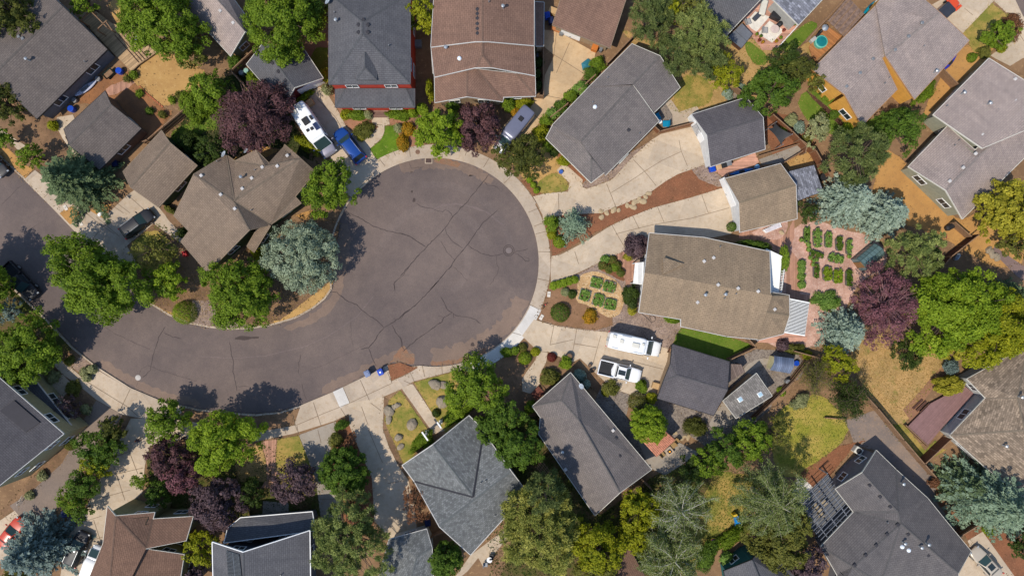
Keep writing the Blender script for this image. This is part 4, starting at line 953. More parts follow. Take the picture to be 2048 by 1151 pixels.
building('H19', 'house', 'small blue-grey roofed building at the bottom edge beside the round green tree', 'house',
    [Vol([(778, 1078, 3.0), (853, 1057, 3.0), (864, 1095, 4.3), (833, 1114, 4.6), (815, 1180, 4.6), (750, 1180, 3.0), (868, 1180, 3.0)], [(0, 1, 2, 3, 4, 5), (2, 6, 4, 3)], over=.4)], RF_BG, WL_LG, TRW, .06)
h20 = building('H20', 'house', 'two storey dark roofed house with a solar panel array at the bottom edge', 'house',
    [Vol([(425, 1084, 5.5), (486, 1104, 7.6), (490, 1290, 7.6), (430, 1290, 5.5), (619, 1061, 5.5), (622, 1290, 5.5)], [(0, 1, 2, 3), (1, 4, 5, 2)], over=.9),
     Vol([(481, 1035, 3.0), (624, 1023, 3.0), (630, 1060, 4.2), (448, 1084, 4.2), (452, 1072, 3.6), (455, 1057, 3.2)], [(0, 1, 2, 3, 4, 5)], over=.6)],
    RF_DG, siding('siding_slate', C(90, 92, 98)), WHITE, .1, vents=[(563, 1148, 'pipe')])
rt_, on_ = HOUSES['H20']
pa = [on_(*q) for q in T('42', [(205, 955), (305, 985), (325, 1170), (222, 1175)])]
pv = [p + Vector((0, 0, .07)) for p in pa] + [p + Vector((0, 0, .14)) for p in pa]
sp_ = mk('solar_panel', pv, [(3, 2, 1, 0), (4, 5, 6, 7), (0, 1, 5, 4), (1, 2, 6, 5), (2, 3, 7, 6), (3, 0, 4, 7)], plain('solar_cells', (.012, .012, .016, 1), .6, spec=.2), rt_)
m = MB()
for k in range(21):
    t = k / 20; a = pv[4].lerp(pv[7], t); b = pv[5].lerp(pv[6], t); m.tube(a + Vector((0, 0, .01)), b + Vector((0, 0, .01)), .018, n=4)
m.tube(pv[4].lerp(pv[5], .5) + Vector((0, 0, .02)), pv[7].lerp(pv[6], .5) + Vector((0, 0, .02)), .025, n=4)
m.build('grid_line', STEEL, sp_)
building('H21', 'house', 'brown roofed two storey house with cream walls at the bottom left', 'house',
    [Vol([(215, 1012, 5.2), (231, 1031, 6.9), (216, 1200, 6.9), (160, 1200, 5.0), (206, 1086, 5.0), (309, 1024, 5.5), (306, 1037, 5.4), (386, 1032, 5.0), (372, 1080, 5.2), (292, 1096, 6.5), (240, 1200, 7.0)],
         [(0, 1, 2, 3, 4), (1, 5, 6, 9), (6, 7, 8, 9), (1, 9, 10, 2)], over=.5),
     Vol([(292, 1097, 6.0), (368, 1108, 4.9), (352, 1210, 4.9), (242, 1205, 6.6)], [(0, 1, 2, 3)], over=.3)],
    RF_BR2, WL_OL, OFFW, .05)
building('H22', 'house', 'dark grey roofed two storey house with cream side wall at the left edge', 'house',
    [Vol([(-70, 695, 5.4), (127, 867, 5.4), (-20, 985, 7.0), (-210, 830, 7.0)], [(0, 1, 2, 3)], outline=None, over=.15),
     Vol([(33, 745, 3.0), (52, 738, 2.7), (148, 858, 2.7), (124, 868, 3.0)], [(0, 1, 2, 3)], over=.3)],
    RF_ST, siding('siding_cream_dark', C(178, 168, 128)), TRW, .06)
rt_, on_ = HOUSES['H22']
pp = [on_(*q) + Vector((0, 0, .03)) for q in T('31', [(5, 1000), (115, 920), (312, 1090), (205, 1160)])]
pz = pp + [p + Vector((0, 0, .12)) for p in pp]
mk('roof_well', pz, [(3, 2, 1, 0), (4, 5, 6, 7), (0, 1, 5, 4), (1, 2, 6, 5), (2, 3, 7, 6), (3, 0, 4, 7)], plain('well_dark', (.02, .018, .025, 1), .5), rt_)  # recess not cut; its darkness is put into this near-black raised panel
building('H23', 'house', 'orange sided house with a wide pale mauve roof at the upper right', 'house',
    [Vol([(1624, 139, 2.9), (1689, 189, 4.9), (1770, 112, 4.9), (1850, 36, 5.05), (1753, 2, 2.9), (1756, -10, 2.9), (1860, -40, 2.9)][:4] + [(1752, 10, 2.9)], [(0, 1, 2, 3, 4)], over=.2),
     Vol([(1689, 189, 4.9), (1764, 115, 4.9), (1795, 179, 3.0), (1724, 252, 2.9)], [(0, 1, 2, 3)], over=.2),
     Vol([(1752, 10, 3.2), (1771, 112, 5.5), (1880, 25, 5.5), (1849, -2, 3.8), (1800, -60, 3.2), (1829, 199, 3.2), (1939, 81, 3.2)], [(0, 1, 2, 3, 4), (1, 5, 6, 2)], over=.2)],
    RF_LT, WL_OR, plain('orange_trim', C(190, 140, 90)), .05,
    vents=[(1693, 173, 'box'), (1720, 146, 'box'), (1746, 118, 'box'), (1790, 100, 'box'), (1817, 73, 'box'), (1844, 46, 'box'), (1846, 93, 'pipe'), (1777, 156, 'pipe'), (1768, 167, 'pipe'), (1867, 145, 'flue')])
building('H24', 'house', 'mauve roofed house with grey-green walls and white gable trim at the right edge', 'house',
    [Vol([(1867, 229, 3.4), (1978, 117, 3.4), (2110, 235, 5.4), (2080, 180, 5.2), (1965, 296, 5.4)], [(0, 4, 2, 3, 1)]),
     Vol([(1817, 333, 2.9), (1892, 380, 4.9), (2080, 190, 4.9), (1950, 300, 4.2), (1895, 252, 2.9), (1925, 437, 2.9), (2130, 235, 2.9)], [(0, 1, 2, 3, 4), (1, 5, 6, 2)])],
    RF_LT, WL_GG, OFFW, .07,
    vents=[(2030, 158, 'white'), (2031, 202, 'white'), (2005, 229, 'white'), (1983, 252, 'white'), (1965, 270, 'white'), (1951, 307, 'white'), (1926, 335, 'white'), (1899, 362, 'white'), (1922, 188, 'flue'), (1973, 209, 'flue'), (1892, 212, 'pipe'), (1993, 219, 'pipe'), (1916, 281, 'pipe'), (1907, 291, 'pipe')])
building('H25', 'house', 'mottled tan roofed house beside the mauve deck at the right edge', 'house',
    [Vol([(1934, 757, 2.9), (2056, 690, 2.9), (2110, 760, 2.9), (2110, 1040, 2.9), (1970, 933, 2.9), (1900, 870, 2.9), (1971, 795, 3.2), (2035, 795, 4.8), (2050, 860, 4.9)], [(0, 6, 7, 1), (6, 5, 8, 7), (5, 4, 3, 8), (1, 7, 8, 3, 2)], over=.35)], RF_BT, WL_LG, OFFW, .05,
    vents=[(2005, 889, 'flue'), (2036, 792, 'flue')])
building('H26', 'house', 'large slate grey cross gabled house beside the grey pergola at lower right', 'house',
    [Vol([(1753, 900, 2.9), (1725, 944, 5.0), (1797, 1023, 5.0), (1802, 1046, 5.1), (1792, 938, 2.9), (1856, 996, 2.9), (1857, 999, 3.0), (1671, 977, 2.9), (1707, 1023, 2.9), (1642, 1092, 2.9), (1707, 1133, 5.0), (1675, 1150, 2.9), (1889, 1037, 2.9), (1942, 1101, 2.9), (1917, 1145, 4.6), (1915, 1210, 2.9), (1660, 1230, 2.9), (1762, 1165, 4.0)],
        [(0, 1, 2, 4), (1, 7, 8, 2), (2, 8, 3), (2, 3, 5, 4), (8, 9, 10, 3), (3, 10, 17), (3, 12, 5), (3, 14, 13, 12), (3, 17, 15, 14), (10, 9, 11, 16, 17), (17, 16, 15)], over=.4)],
    RF_SL, WL_GREY, OFFW, .05,
    vents=[(1739, 969, 'dark'), (1760, 992, 'dark'), (1780, 1012, 'dark'), (1801, 964, 'flue'), (1773, 1043, 'pipe'), (1795, 1048, 'dark'), (1774, 1067, 'dark'), (1752, 1089, 'dark'), (1731, 1109, 'dark'), (1709, 1129, 'dark'), (1816, 1067, 'dark'), (1856, 1109, 'dark'), (1804, 1092, 'dome'), (1817, 1099, 'dome'), (1837, 1090, 'flue'), (1851, 1084, 'flue'), (1804, 1082, 'flue')])
building('H27', 'house', 'teal sided house with dark roof at the bottom edge beside the play toys', 'house',
    [Vol([(1504, 1119, 5.0), (1448, 1141, 2.9), (1462, 1220, 2.9), (1545, 1220, 5.0), (1526, 1090, 2.9), (1640, 1200, 2.9)], [(0, 1, 2, 3), (0, 4, 5, 3)], over=.35)], RF_DG, WL_TEAL, DARK, .06)
building('H28', 'house', 'dark roofed house beside the furnished patio at the top right', 'house',
    [Vol([(1389, 0, 2.9), (1450, 74, 2.9), (1483, 39, 3.6), (1522, -2, 4.4), (1500, -60, 4.4), (1400, -60, 2.9)], [(0, 1, 2, 3, 4, 5)], over=.35)], RF_DG, WL_LG, OFFW, .06)
building('H28b', 'house', 'pale grey mottled roof beyond the furnished patio at the top right', 'house',
    [Vol([(1545, -2, 3.2), (1597, 50, 3.2), (1646, -2, 4.2), (1600, -50, 4.2)], [(0, 1, 2, 3)], over=.35)], RF_BL, WL_LG, OFFW, .06, autow=False)
building('H29', 'shed', 'brown roofed shed partly hidden by the pines at the bottom edge', 'shed',
    [Vol([(1259, 1096, 2.6), (1292, 1155, 2.6), (1240, 1190, 3.2), (1205, 1120, 3.2)], [(0, 1, 2, 3)], over=.3)], RF_BR2, WL_BR, DARK, .05, autow=False)
# ------------------------------------------------------------------ vegetation
NR = np.random.default_rng(11)
def unit(a): return a / np.maximum(np.linalg.norm(a, axis=1, keepdims=True), 1e-6)
def rdir(n, r=NR): return unit(r.normal(size=(n, 3)))
def npmesh(name, verts, faces, mat, parent=None, tint=None, loc=(0, 0, 0), smooth=False):
    """verts already local to the object"""
    me = bpy.data.meshes.new(name)
    V = np.asarray(verts, dtype=np.float32); F = np.asarray(faces, dtype=np.int32)
    k = F.shape[1]
    me.vertices.add(len(V)); me.vertices.foreach_set('co', V.ravel())
    me.loops.add(F.size); me.loops.foreach_set('vertex_index', F.ravel())
    me.polygons.add(len(F)); me.polygons.foreach_set('loop_start', np.arange(0, F.size, k, dtype=np.int32))
    me.update(calc_edges=True); me.validate()
    if tint is not None:
        a = me.attributes.new('tint', 'FLOAT', 'FACE'); a.data.foreach_set('value', np.asarray(tint, dtype=np.float32))
    me.materials.append(mat)
    if smooth: me.polygons.foreach_set('use_smooth', [True] * len(me.polygons))
    o = bpy.data.objects.new(name, me); COL.objects.link(o)
    if parent is not None: o.parent = parent
    o.location = loc
    return o
def quads(c, nrm, axis, L, Wd):
    """kite-shaped leaf faces: centre, normal, long axis, length, width"""
    n = unit(nrm); a = axis - n * np.sum(axis * n, axis=1, keepdims=True); a = unit(a + 1e-5); b = np.cross(n, a)
    L = np.asarray(L).reshape(-1, 1); Wd = np.asarray(Wd).reshape(-1, 1)
    P = np.stack([c - a * L * .5, c + b * Wd * .5 + a * L * .05, c + a * L * .5, c - b * Wd * .5 + a * L * .05], axis=1)
    return P.reshape(-1, 3), np.arange(len(c) * 4).reshape(-1, 4)
def tubes(segs, n=5):
    """segs: list of (p0, p1, r0, r1)"""
    vs = []; fs = []; b = 0
    for p0, p1, r0, r1 in segs:
        p0 = np.array(p0, float); p1 = np.array(p1, float); d = p1 - p0; L = np.linalg.norm(d)
        if L < 1e-4: continue
        d /= L; h = np.array([0, 0, 1.]) if abs(d[2]) < .9 else np.array([1., 0, 0])
        u = np.cross(d, h); u /= np.linalg.norm(u); v = np.cross(d, u)
        for p, r in ((p0, r0), (p1, r1)):
            for i in range(n):
                t = 2 * math.pi * i / n; vs.append(p + r * (u * math.cos(t) + v * math.sin(t)))
        for i in range(n): fs.append((b + i, b + (i + 1) % n, b + n + (i + 1) % n, b + n + i))
        b += 2 * n
    return np.array(vs), np.array(fs)
def limb(a, b, r0, r1, sag=0.12, k=3):
    a = np.array(a, float); b = np.array(b, float); L = np.linalg.norm(b - a)
    mid = NR.normal(size=3) * L * 0.06; out = []
    for i in range(k):
        t0, t1 = i / k, (i + 1) / k
        f = lambda t: a + (b - a) * t + mid * math.sin(math.pi * t) + np.array([0, 0, L * sag * math.sin(math.pi * t)])
        out.append((f(t0), f(t1), r0 + (r1 - r0) * t0, r0 + (r1 - r0) * t1))
    return out

LM = {
 'green': leafmat('leaf_green', C(72, 98, 20), C(148, 172, 50)),
 'deep': leafmat('leaf_deep_green', C(56, 82, 26), C(116, 144, 48)),
 'bright': leafmat('leaf_bright_green', C(92, 120, 20), C(166, 186, 52)),
 'yellow': leafmat('leaf_yellow_green', C(100, 112, 14), C(184, 182, 42)),
 'gold': leafmat('leaf_golden', C(120, 118, 26), C(206, 194, 68)),
 'olive': leafmat('leaf_olive', C(80, 86, 34), C(146, 144, 66)),
 'olivedark': leafmat('leaf_dark_olive', C(56, 66, 26), C(122, 124, 54)),
 'dark': leafmat('leaf_dark_green', C(40, 58, 22), C(90, 108, 42)),
 'purple': leafmat('leaf_purple', C(62, 42, 44), C(130, 90, 90), .15),
 'plum': leafmat('leaf_dusky_plum', C(54, 40, 46), C(128, 104, 106), .12),
 'mauve': leafmat('leaf_mauve', C(84, 50, 58), C(158, 106, 112), .15),
 'pine': leafmat('needle_pine', C(80, 100, 46), C(168, 176, 100), .15),
 'pinegold': leafmat('needle_pine_gold', C(84, 104, 42), C(196, 190, 96), .15),
 'pinedark': leafmat('needle_dark', C(60, 78, 40), C(136, 146, 82), .12),
 'spruce': leafmat('needle_blue_spruce', C(84, 106, 90), C(174, 190, 168), .1),
 'sprucedark': leafmat('needle_dark_spruce', C(48, 66, 38), C(118, 136, 92), .1),
 'spruceblue': leafmat('needle_steel_spruce', C(62, 82, 76), C(138, 156, 148), .1),
 'sprucemid': leafmat('needle_mid_spruce', C(66, 92, 70), C(152, 172, 142), .1),
 'silver': leafmat('leaf_silver', C(106, 122, 96), C(190, 202, 168), .12),
 'birch': leafmat('leaf_birch', C(92, 108, 52), C(160, 170, 104), .25),
 'sage': leafmat('leaf_sage', C(112, 118, 76), C(186, 186, 132), .2),
 'rust': leafmat('leaf_rust', C(96, 62, 40), C(150, 104, 72), .15),
 'marigold': leafmat('flower_orange', C(110, 110, 30), C(196, 140, 30), .2, C(240, 160, 20)),
 'rose': leafmat('flower_pink', C(70, 96, 34), C(120, 110, 50), .2, C(215, 60, 95)),
 'redbush': leafmat('leaf_red', C(90, 34, 30), C(140, 66, 56), .15),
 'kitchen': leafmat('leaf_vegetable', C(70, 110, 34), C(160, 188, 92), .25),
}
def outline_fn(rng, amp):
    ph = rng.uniform(0, 6.28, 6); am = rng.uniform(.3, 1, 6) * amp / np.array([1, 1.2, 1.5, 2, 2.5, 3]); ks = np.array([2, 3, 4, 5, 7, 9])
    return lambda th: 1 + sum(a * np.sin(k * th + p) for a, k, p in zip(am, ks, ph))
BUD = 1.15
def crown_leaf(R, z0, z1, leaf=.21, dens=230, clump=(.09, .23), amp=.14, fill=.25, up=.35, nclump=None, rng=NR, low=-.25, aspect=.62):
    """broad-leaved crown: clumps of leaf faces spread through an uneven dome"""
    of = outline_fn(rng, amp); zc = z0 + (z1 - z0) * .38; hz = z1 - zc
    K = nclump or int(34 + 8 * R * R)
    d = rdir(K * 2, rng); d = d[d[:, 2] > low][:K]; K = len(d)
    th = np.arctan2(d[:, 1], d[:, 0]); rr = of(th) * R
    rc = rng.uniform(clump[0], clump[1], K) * max(R, 1.4) ** .8 * 1.15
    f = np.where(rng.random(K) < fill, rng.uniform(.3, .7, K), rng.uniform(.7, 1.08, K))
    dn = np.where(d[:, 2:3] > 0, hz, zc - z0)
    c = np.concatenate([d[:, :2] * ((rr - rc * .7) * f)[:, None], (zc + d[:, 2] * dn[:, 0] * f)[:, None]], axis=1)
    n = np.maximum(12, (dens * rc * rc * BUD).astype(int)); idx = np.repeat(np.arange(K), n); N = len(idx)
    e = rdir(N, rng); e[:, 2] = np.abs(e[:, 2]) * np.where(rng.random(N) < .8, 1, -.6)
    rad = rng.uniform(.55, 1.08, N)[:, None]
    p = c[idx] + e * rc[idx][:, None] * rad * np.array([1, 1, .75])
    out = unit(c * np.array([1, 1, .6]) - np.array([0, 0, zc * .6]))[idx]
    nr = unit(e * .55 + out * .25 + rng.normal(size=(N, 3)) * .38 + np.array([0, 0, up]))
    L = rng.uniform(.7, 1.35, N) * leaf
    V, F = quads(p, nr, rng.normal(size=(N, 3)), L * 1.25, L * aspect * 1.25)
    tint = np.clip(rng.normal(.5, .16, K)[idx] * .55 + rng.uniform(0, 1, N) * .45, 0, 1)
    return V, F, tint, c, rc
def crown_needle(R, z0, z1, tuft=.5, K=None, per=85, amp=.14, rng=NR, L=.34, w=.08, low=-.1, hfill=.3):
    """pine crown: separate tufts of radiating needles"""
    of = outline_fn(rng, amp); zc = z0 + (z1 - z0) * .3; hz = z1 - zc
    K = K or int(30 + 9 * R * R)
    d = rdir(K * 3, rng); d = d[d[:, 2] > low][:K]; K = len(d)
    th = np.arctan2(d[:, 1], d[:, 0]); rr = of(th) * R
    f = np.where(rng.random(K) < hfill, rng.uniform(.35, .7, K), rng.uniform(.7, 1.0, K))
    c = np.stack([d[:, 0] * rr * f, d[:, 1] * rr * f, zc + d[:, 2] * hz * f * (1 - .2 * rng.random(K))], axis=1)
    rc = rng.uniform(.7, 1.25, K) * tuft
    n = int(per * BUD); idx = np.repeat(np.arange(K), n); N = len(idx)
    e = rdir(N, rng); e[:, 2] = np.abs(e[:, 2]) - .12
    p = c[idx] + e * rc[idx][:, None] * rng.uniform(.35, .95, N)[:, None]
    nr = unit(np.cross(e, rng.normal(size=(N, 3))) + np.array([0, 0, .5]))
    V, F = quads(p, nr, e, rng.uniform(.7, 1.3, N) * L, rng.uniform(.8, 1.2, N) * w)
    tint = np.clip(rng.normal(.5, .2, K)[idx] * .6 + rng.uniform(0, 1, N) * .4, 0, 1)
    return V, F, tint, c, rc
def crown_spruce(R, z0, z1, rng=NR, droop=.16, spray=.34, dens=1.0, irr=.18, power=.85):
    """spruce: whorls of branches with side sprays, wide at the base and narrow at the top"""
    Hh = z1 - z0; c = []; a = []; nn = []; LL = []; WW = []; tt = []; segs = []
    lv = max(8, int(Hh / .42))
    for i in range(lv):
        t = i / lv; z = z0 + Hh * t; r = R * (1 - t) ** power
        if r < .15: r = .15
        nb = max(5, int(6 + 9 * (1 - t)))
        o = rng.uniform(0, 6.28)
        for k in range(nb):
            th = o + 6.283 * k / nb + rng.normal() * .12; rb = r * (1 + rng.normal() * irr * .6)
            if rng.random() < .07: rb *= .6
            bt = rng.normal(.5, .2); m = max(3, int(rb / .17 * dens))
            dx, dy = math.cos(th), math.sin(th)
            for s in range(m):
                u = (s + rng.random()) / m
                if u < .12: continue
                x = rb * u; zz = z - droop * rb * u + .08 * rb * u * u + .12
                wid = (1 - u) * rb * .34 + .12
                for side in (-1, 1):
                    for q in range(2):
                        v = rng.random() * wid * side
                        c.append((dx * x - dy * v, dy * x + dx * v, zz - abs(v) * .12 + rng.normal() * .03))
                        an = th + side * (.55 + rng.normal() * .2)
                        a.append((math.cos(an), math.sin(an), .05)); nn.append((rng.normal() * .35, rng.normal() * .35, 1))
                        LL.append(spray * rng.uniform(.7, 1.2)); WW.append(spray * .4 * rng.uniform(.7, 1.2)); tt.append(min(1, max(0, bt * .5 + rng.random() * .3 + u * .3)))
            if i % 2 == 0 and k % 2 == 0: segs.append(((0, 0, z), (dx * rb * .8, dy * rb * .8, z - droop * rb * .8), .05, .015))
    V, F = quads(np.array(c), np.array(nn), np.array(a), LL, WW)
    return V, F, np.array(tt), segs

TREE_N = [0]
def tree(px, py, rp, kind, col, h, label, cat='tree', group=None, zmid=.62, name=None, sq=(1, 1, 0), bark=None, **kw):
    """px,py,rp: centre and radius of the crown in the photograph, h: height of the tree in metres"""
    zc = h * zmid
    if kind in ('spruce',): zc = h * .35
    p = W(px, py, zc); R = rp / S * (H - zc) / H
    rng = np.random.default_rng(1000 + TREE_N[0]); TREE_N[0] += 1
    root = empty(name or {'spruce': 'spruce_tree', 'pine': 'pine_tree', 'birch': 'birch_tree'}.get(kind, 'leafy_tree'), (p.x, p.y, 0), label, cat, group)
    segs = []; bark = bark or BARK
    tr = max(.09, .035 * h)
    if kind == 'spruce':
        V, F, t, sg = crown_spruce(R, h * .06, h, rng, **kw); segs = sg + [((0, 0, -.1), (0, 0, h * .5), tr, tr * .6), ((0, 0, h * .5), (0, 0, h * .98), tr * .6, .02)]
    elif kind == 'pine':
        V, F, t, c, rc = crown_needle(R, h * .25, h, rng=rng, **kw)
        segs = [((0, 0, -.1), (0, 0, h * .45), tr, tr * .7), ((0, 0, h * .45), (0, 0, h * .9), tr * .7, .04)]
        for i in range(0, len(c), 4): segs += limb((0, 0, min(h * .85, max(h * .15, c[i, 2] * .8))), c[i], .06, .02)
    elif kind == 'birch':
        # open crown of drooping twigs with pale limbs seen through it
        top = (rng.normal() * R * .15, rng.normal() * R * .15, h)
        segs = [((0, 0, -.1), (top[0] * .4, top[1] * .4, h * .5), tr, tr * .7), ((top[0] * .4, top[1] * .4, h * .5), top, tr * .7, .03)]
        cs = []; ax = []; tw = []
        nb = kw.get('limbs', 34)
        for k in range(nb):
            th = 6.283 * k / nb + rng.normal() * .2; f = rng.uniform(.35, .85); z = h * f
            rr = R * rng.uniform(.65, 1.05); b = (top[0] * f, top[1] * f, z); en = np.array((math.cos(th) * rr, math.sin(th) * rr, z + h * rng.uniform(-.05, .18)))
            L = limb(b, en, .035, .01, .1, 4); segs += L
            for s in range(16):
                i = rng.integers(0, 4); q = np.array(L[i][0]) + (np.array(L[i][1]) - np.array(L[i][0])) * rng.random()
                a2 = th + rng.normal() * 1.3; e2 = q + np.array([math.cos(a2), math.sin(a2), -.15]) * rng.uniform(.4, 1.1)
                segs.append((q, e2, .011, .005))
                n = kw.get('twig', 22)
                tt = rng.random(n)[:, None]; pts = q + (e2 - q) * tt + rng.normal(size=(n, 3)) * .16 - np.array([0, 0, 1]) * (tt ** 2) * .4
                cs.append(pts); ax.append(np.tile(np.array([math.cos(a2), math.sin(a2), -.6]), (n, 1)))
        cs = np.concatenate(cs); ax = np.concatenate(ax); N = len(cs)
        lf = kw.get('leaf', .17)
        V, F = quads(cs, rng.normal(size=(N, 3)) + np.array([0, 0, .9]), ax + rng.normal(size=(N, 3)) * .4, rng.uniform(.7, 1.3, N) * lf, rng.uniform(.7, 1.3, N) * lf * .5)
        t = rng.random(N)
    else:
        bare = kw.pop('bare', 0)
        V, F, t, c, rc = crown_leaf(R, h * .18, h, rng=rng, **kw)
        segs = [((0, 0, -.1), (0, 0, h * .3), tr, tr * .75), ((0, 0, h * .3), (0, 0, h * .75), tr * .75, tr * .25)]
        for i in range(0, len(c), 3): segs += limb((0, 0, h * rng.uniform(.22, .5)), c[i], tr * .35, .02)
        for i in range(bare):
            th = rng.uniform(0, 6.28); q = rng.uniform(.2, .98); e = np.array((math.cos(th) * R * q, math.sin(th) * R * q, h * (1.07 - .4 * q * q)))
            segs += limb((0, 0, h * .45), e, .04, .016, .05, 3)
    if sq != (1, 1, 0):
        ca, sa = math.cos(R_(sq[2])), math.sin(R_(sq[2]))
        M = np.array([[ca, -sa], [sa, ca]]) @ np.diag([sq[0], sq[1]]) @ np.array([[ca, sa], [-sa, ca]])
        V[:, :2] = V[:, :2] @ M.T
        segs = [(np.append(M @ np.array(a[:2]), a[2]), np.append(M @ np.array(b[:2]), b[2]), r0, r1) for a, b, r0, r1 in [(np.array(s[0], float), np.array(s[1], float), s[2], s[3]) for s in segs]]
    npmesh('crown', V, F, LM[col], root, t)
    tv, tf = tubes(segs); npmesh('trunk', tv, tf, bark, root)
    return root
def bush(px, py, rp, col, h, label, cat='shrub', group=None, name='shrub', sq=(1, 1, 0), leaf=.15, dens=420, amp=.08, ball=False, lift=0.0):
    zc = h * .5 + lift; p = W(px, py, zc); R = rp / S * (H - zc) / H
    rng = np.random.default_rng(5000 + TREE_N[0]); TREE_N[0] += 1
    kw = dict(leaf=leaf, dens=dens, amp=0.02 if ball else amp, clump=(.14, .2) if ball else (.22, .34), low=-.1, fill=.1, nclump=int((34 if ball else 16) + 10 * R * R))
    if ball:
        N = int(1300 * R * R + 500); d = rdir(N, rng); d[:, 2] = np.abs(d[:, 2]); rr = rng.uniform(.86, 1.03, N)[:, None]
        V, F = quads(d * rr * np.array([R, R, h]), d + rng.normal(size=(N, 3)) * .35, rng.normal(size=(N, 3)), rng.uniform(.7, 1.3, N) * .13, rng.uniform(.7, 1.3, N) * .08); t = rng.random(N)
    else: V, F, t, c, rc = crown_leaf(R * 1.04, lift - h * .2, lift + h, rng=rng, **kw)
    V[:, 2] = np.maximum(V[:, 2], lift * .95 + .01)
    if sq != (1, 1, 0):
        ca, sa = math.cos(R_(sq[2])), math.sin(R_(sq[2]))
        M = np.array([[ca, -sa], [sa, ca]]) @ np.diag([sq[0], sq[1]]) @ np.array([[ca, sa], [-sa, ca]])
        V[:, :2] = V[:, :2] @ M.T
    o = npmesh(name, V, F, LM[col], None, t, loc=(p.x, p.y, 0))
    return tag(o, label, cat, group)

# top left
tree(318, 40, 82, 'leaf', 'green', 8.5, 'large green maple overhanging the timber deck at the top left', sq=(1.05, .95, -30))
tree(372, 92, 42, 'leaf', 'olive', 6, 'smaller olive green tree at the foot of the large maple by the sandy yard')
tree(22, 30, 58, 'leaf', 'olivedark', 8, 'olive green tree in the very top left corner')
tree(165, 2, 30, 'leaf', 'green', 5, 'small green treetop cut by the top edge behind the pergola beams')
tree(560, 38, 80, 'leaf', 'green', 9, 'big round green tree between the dark garage and the red house')
tree(628, 10, 34, 'leaf', 'deep', 7, 'dark green tree touching the corner of the red house roof')
tree(424, 182, 44, 'leaf', 'green', 6, 'green tree left of the purple tree behind the dark garage')
tree(508, 236, 76, 'leaf', 'purple', 7.5, 'large wine purple tree beside the white motorhome', bare=90, leaf=.18, dens=190, amp=.2, bark=plain('purple_twig', C(140, 105, 105), .9))
bush(388, 212, 30, 'green', 2.2, 'leafy green shrub on the small lawn below the sandy yard')
tree(425, 300, 34, 'leaf', 'dark', 5, 'dark green tree above the tan green-walled house', zmid=.5)
bush(375, 285, 26, 'dark', 2.2, 'low dark green shrub in the shade behind the tan garage')
bush(470, 125, 15, 'deep', 1.8, 'dark green bush squeezed beside the fence near the green end wall')
bush(512, 166, 20, 'bright', 2, 'bright green bush along the dark garage wall', sq=(1.4, .6, -55))
bush(596, 205, 22, 'bright', .8, 'green creeper at the foot of the dark red garage', sq=(1.8, .4, 35))
bush(650, 150, 14, 'yellow', 1.4, 'yellow green bush at the left corner of the red house')
bush(655, 178, 12, 'sage', 1.2, 'grey green bush left of the red house porch')
bush(617, 290, 22, 'yellow', 2, 'yellow green bush under the motorhome nose', sq=(1.4, .7, -35))
bush(690, 228, 11, 'yellow', .9, 'yellow green bush at the left end of the porch planting')
bush(714, 229, 15, 'green', 1, 'green clipped hedge left of the porch steps', sq=(1.3, .75, 0))
bush(737, 230, 8, 'sage', .8, 'small grey bush beside the porch steps')
bush(795, 228, 20, 'green', 1, 'green clipped hedge right of the porch steps', sq=(1.4, .6, 0))
bush(825, 226, 9, 'bright', .9, 'bright bush at the right end of the porch planting')
bush(730, 260, 20, 'olive', 1.1, 'olive flowering bush in the bed beside the blue car', sq=(1.2, .85, 20))
bush(722, 275, 6, 'gold', .5, 'tiny golden plant at the edge of the path bed')
bush(806, 282, 17, 'marigold', .8, 'orange flowering perennial clump beside the curved path', cat='flowers', name='flower_clump', sq=(.8, 1.2, 0))
bush(815, 258, 14, 'marigold', .8, 'orange and green flowers behind the larger orange clump', cat='flowers', name='flower_clump')
bush(797, 256, 8, 'sage', .7, 'small sage plant at the lawn edge next to the orange flowers')
tree(842, 32, 36, 'leaf', 'yellow', 6.5, 'yellow green tree between the red house and the brown house')
bush(860, 178, 13, 'yellow', 2.5, 'yellow green tall bush at the left wall of the brown house', sq=(.7, 1.5, 0))
bush(846, 218, 12, 'bright', 1.6, 'round green bush above the bright green street tree')
tree(877, 262, 50, 'leaf', 'bright', 6.5, 'bright green street tree over the storm drain at the top of the bulb', dens=300, amp=.08)
tree(955, 252, 50, 'leaf', 'purple', 5.5, 'dark maroon tree between the bright green tree and the silver van', dens=240, leaf=.2)
bush(905, 212, 13, 'deep', 1.6, 'dark shrub under the front eave of the brown house')
bush(1018, 208, 15, 'green', 1.6, 'green shrub at the front right corner of the brown house')
bush(1046, 208, 17, 'yellow', 1.3, 'yellow flowering bush right of the brown house corner', sq=(1.3, .8, 10))
bush(1030, 224, 9, 'marigold', .8, 'small flowering clump by the silver van', cat='flowers', name='flower_clump')
tree(1044, 312, 47, 'leaf', 'olivedark', 5, 'dense dark olive tree at the upper right kerb of the bulb', leaf=.19, dens=260, sq=(1.08, 1, 30))
bush(1082, 268, 19, 'yellow', 1.8, 'yellow green bush behind the dark olive kerb tree')
bush(1096, 292, 11, 'green', 1.4, 'green bush by the front corner of the purple-grey house')
for (x, y, l) in ((1059, 359, 'small round green shrub nearest the dark olive tree trunk'), (1067, 369, 'middle one of the small round shrubs on the kerb lawn'), (1073, 380, 'small round shrub at the lower tip of the kerb lawn')):
    bush(x, y, 6.5, 'bright', .8, l, group='round shrubs on the kerb lawn', ball=True)
bush(1127, 322, 11, 'yellow', 1, 'rounded yellow green bush by the front wall of the purple-grey house', sq=(1.2, .8, -20))
bush(1108, 305, 7, 'dark', .8, 'low dark bush in the mulch by the front wall')
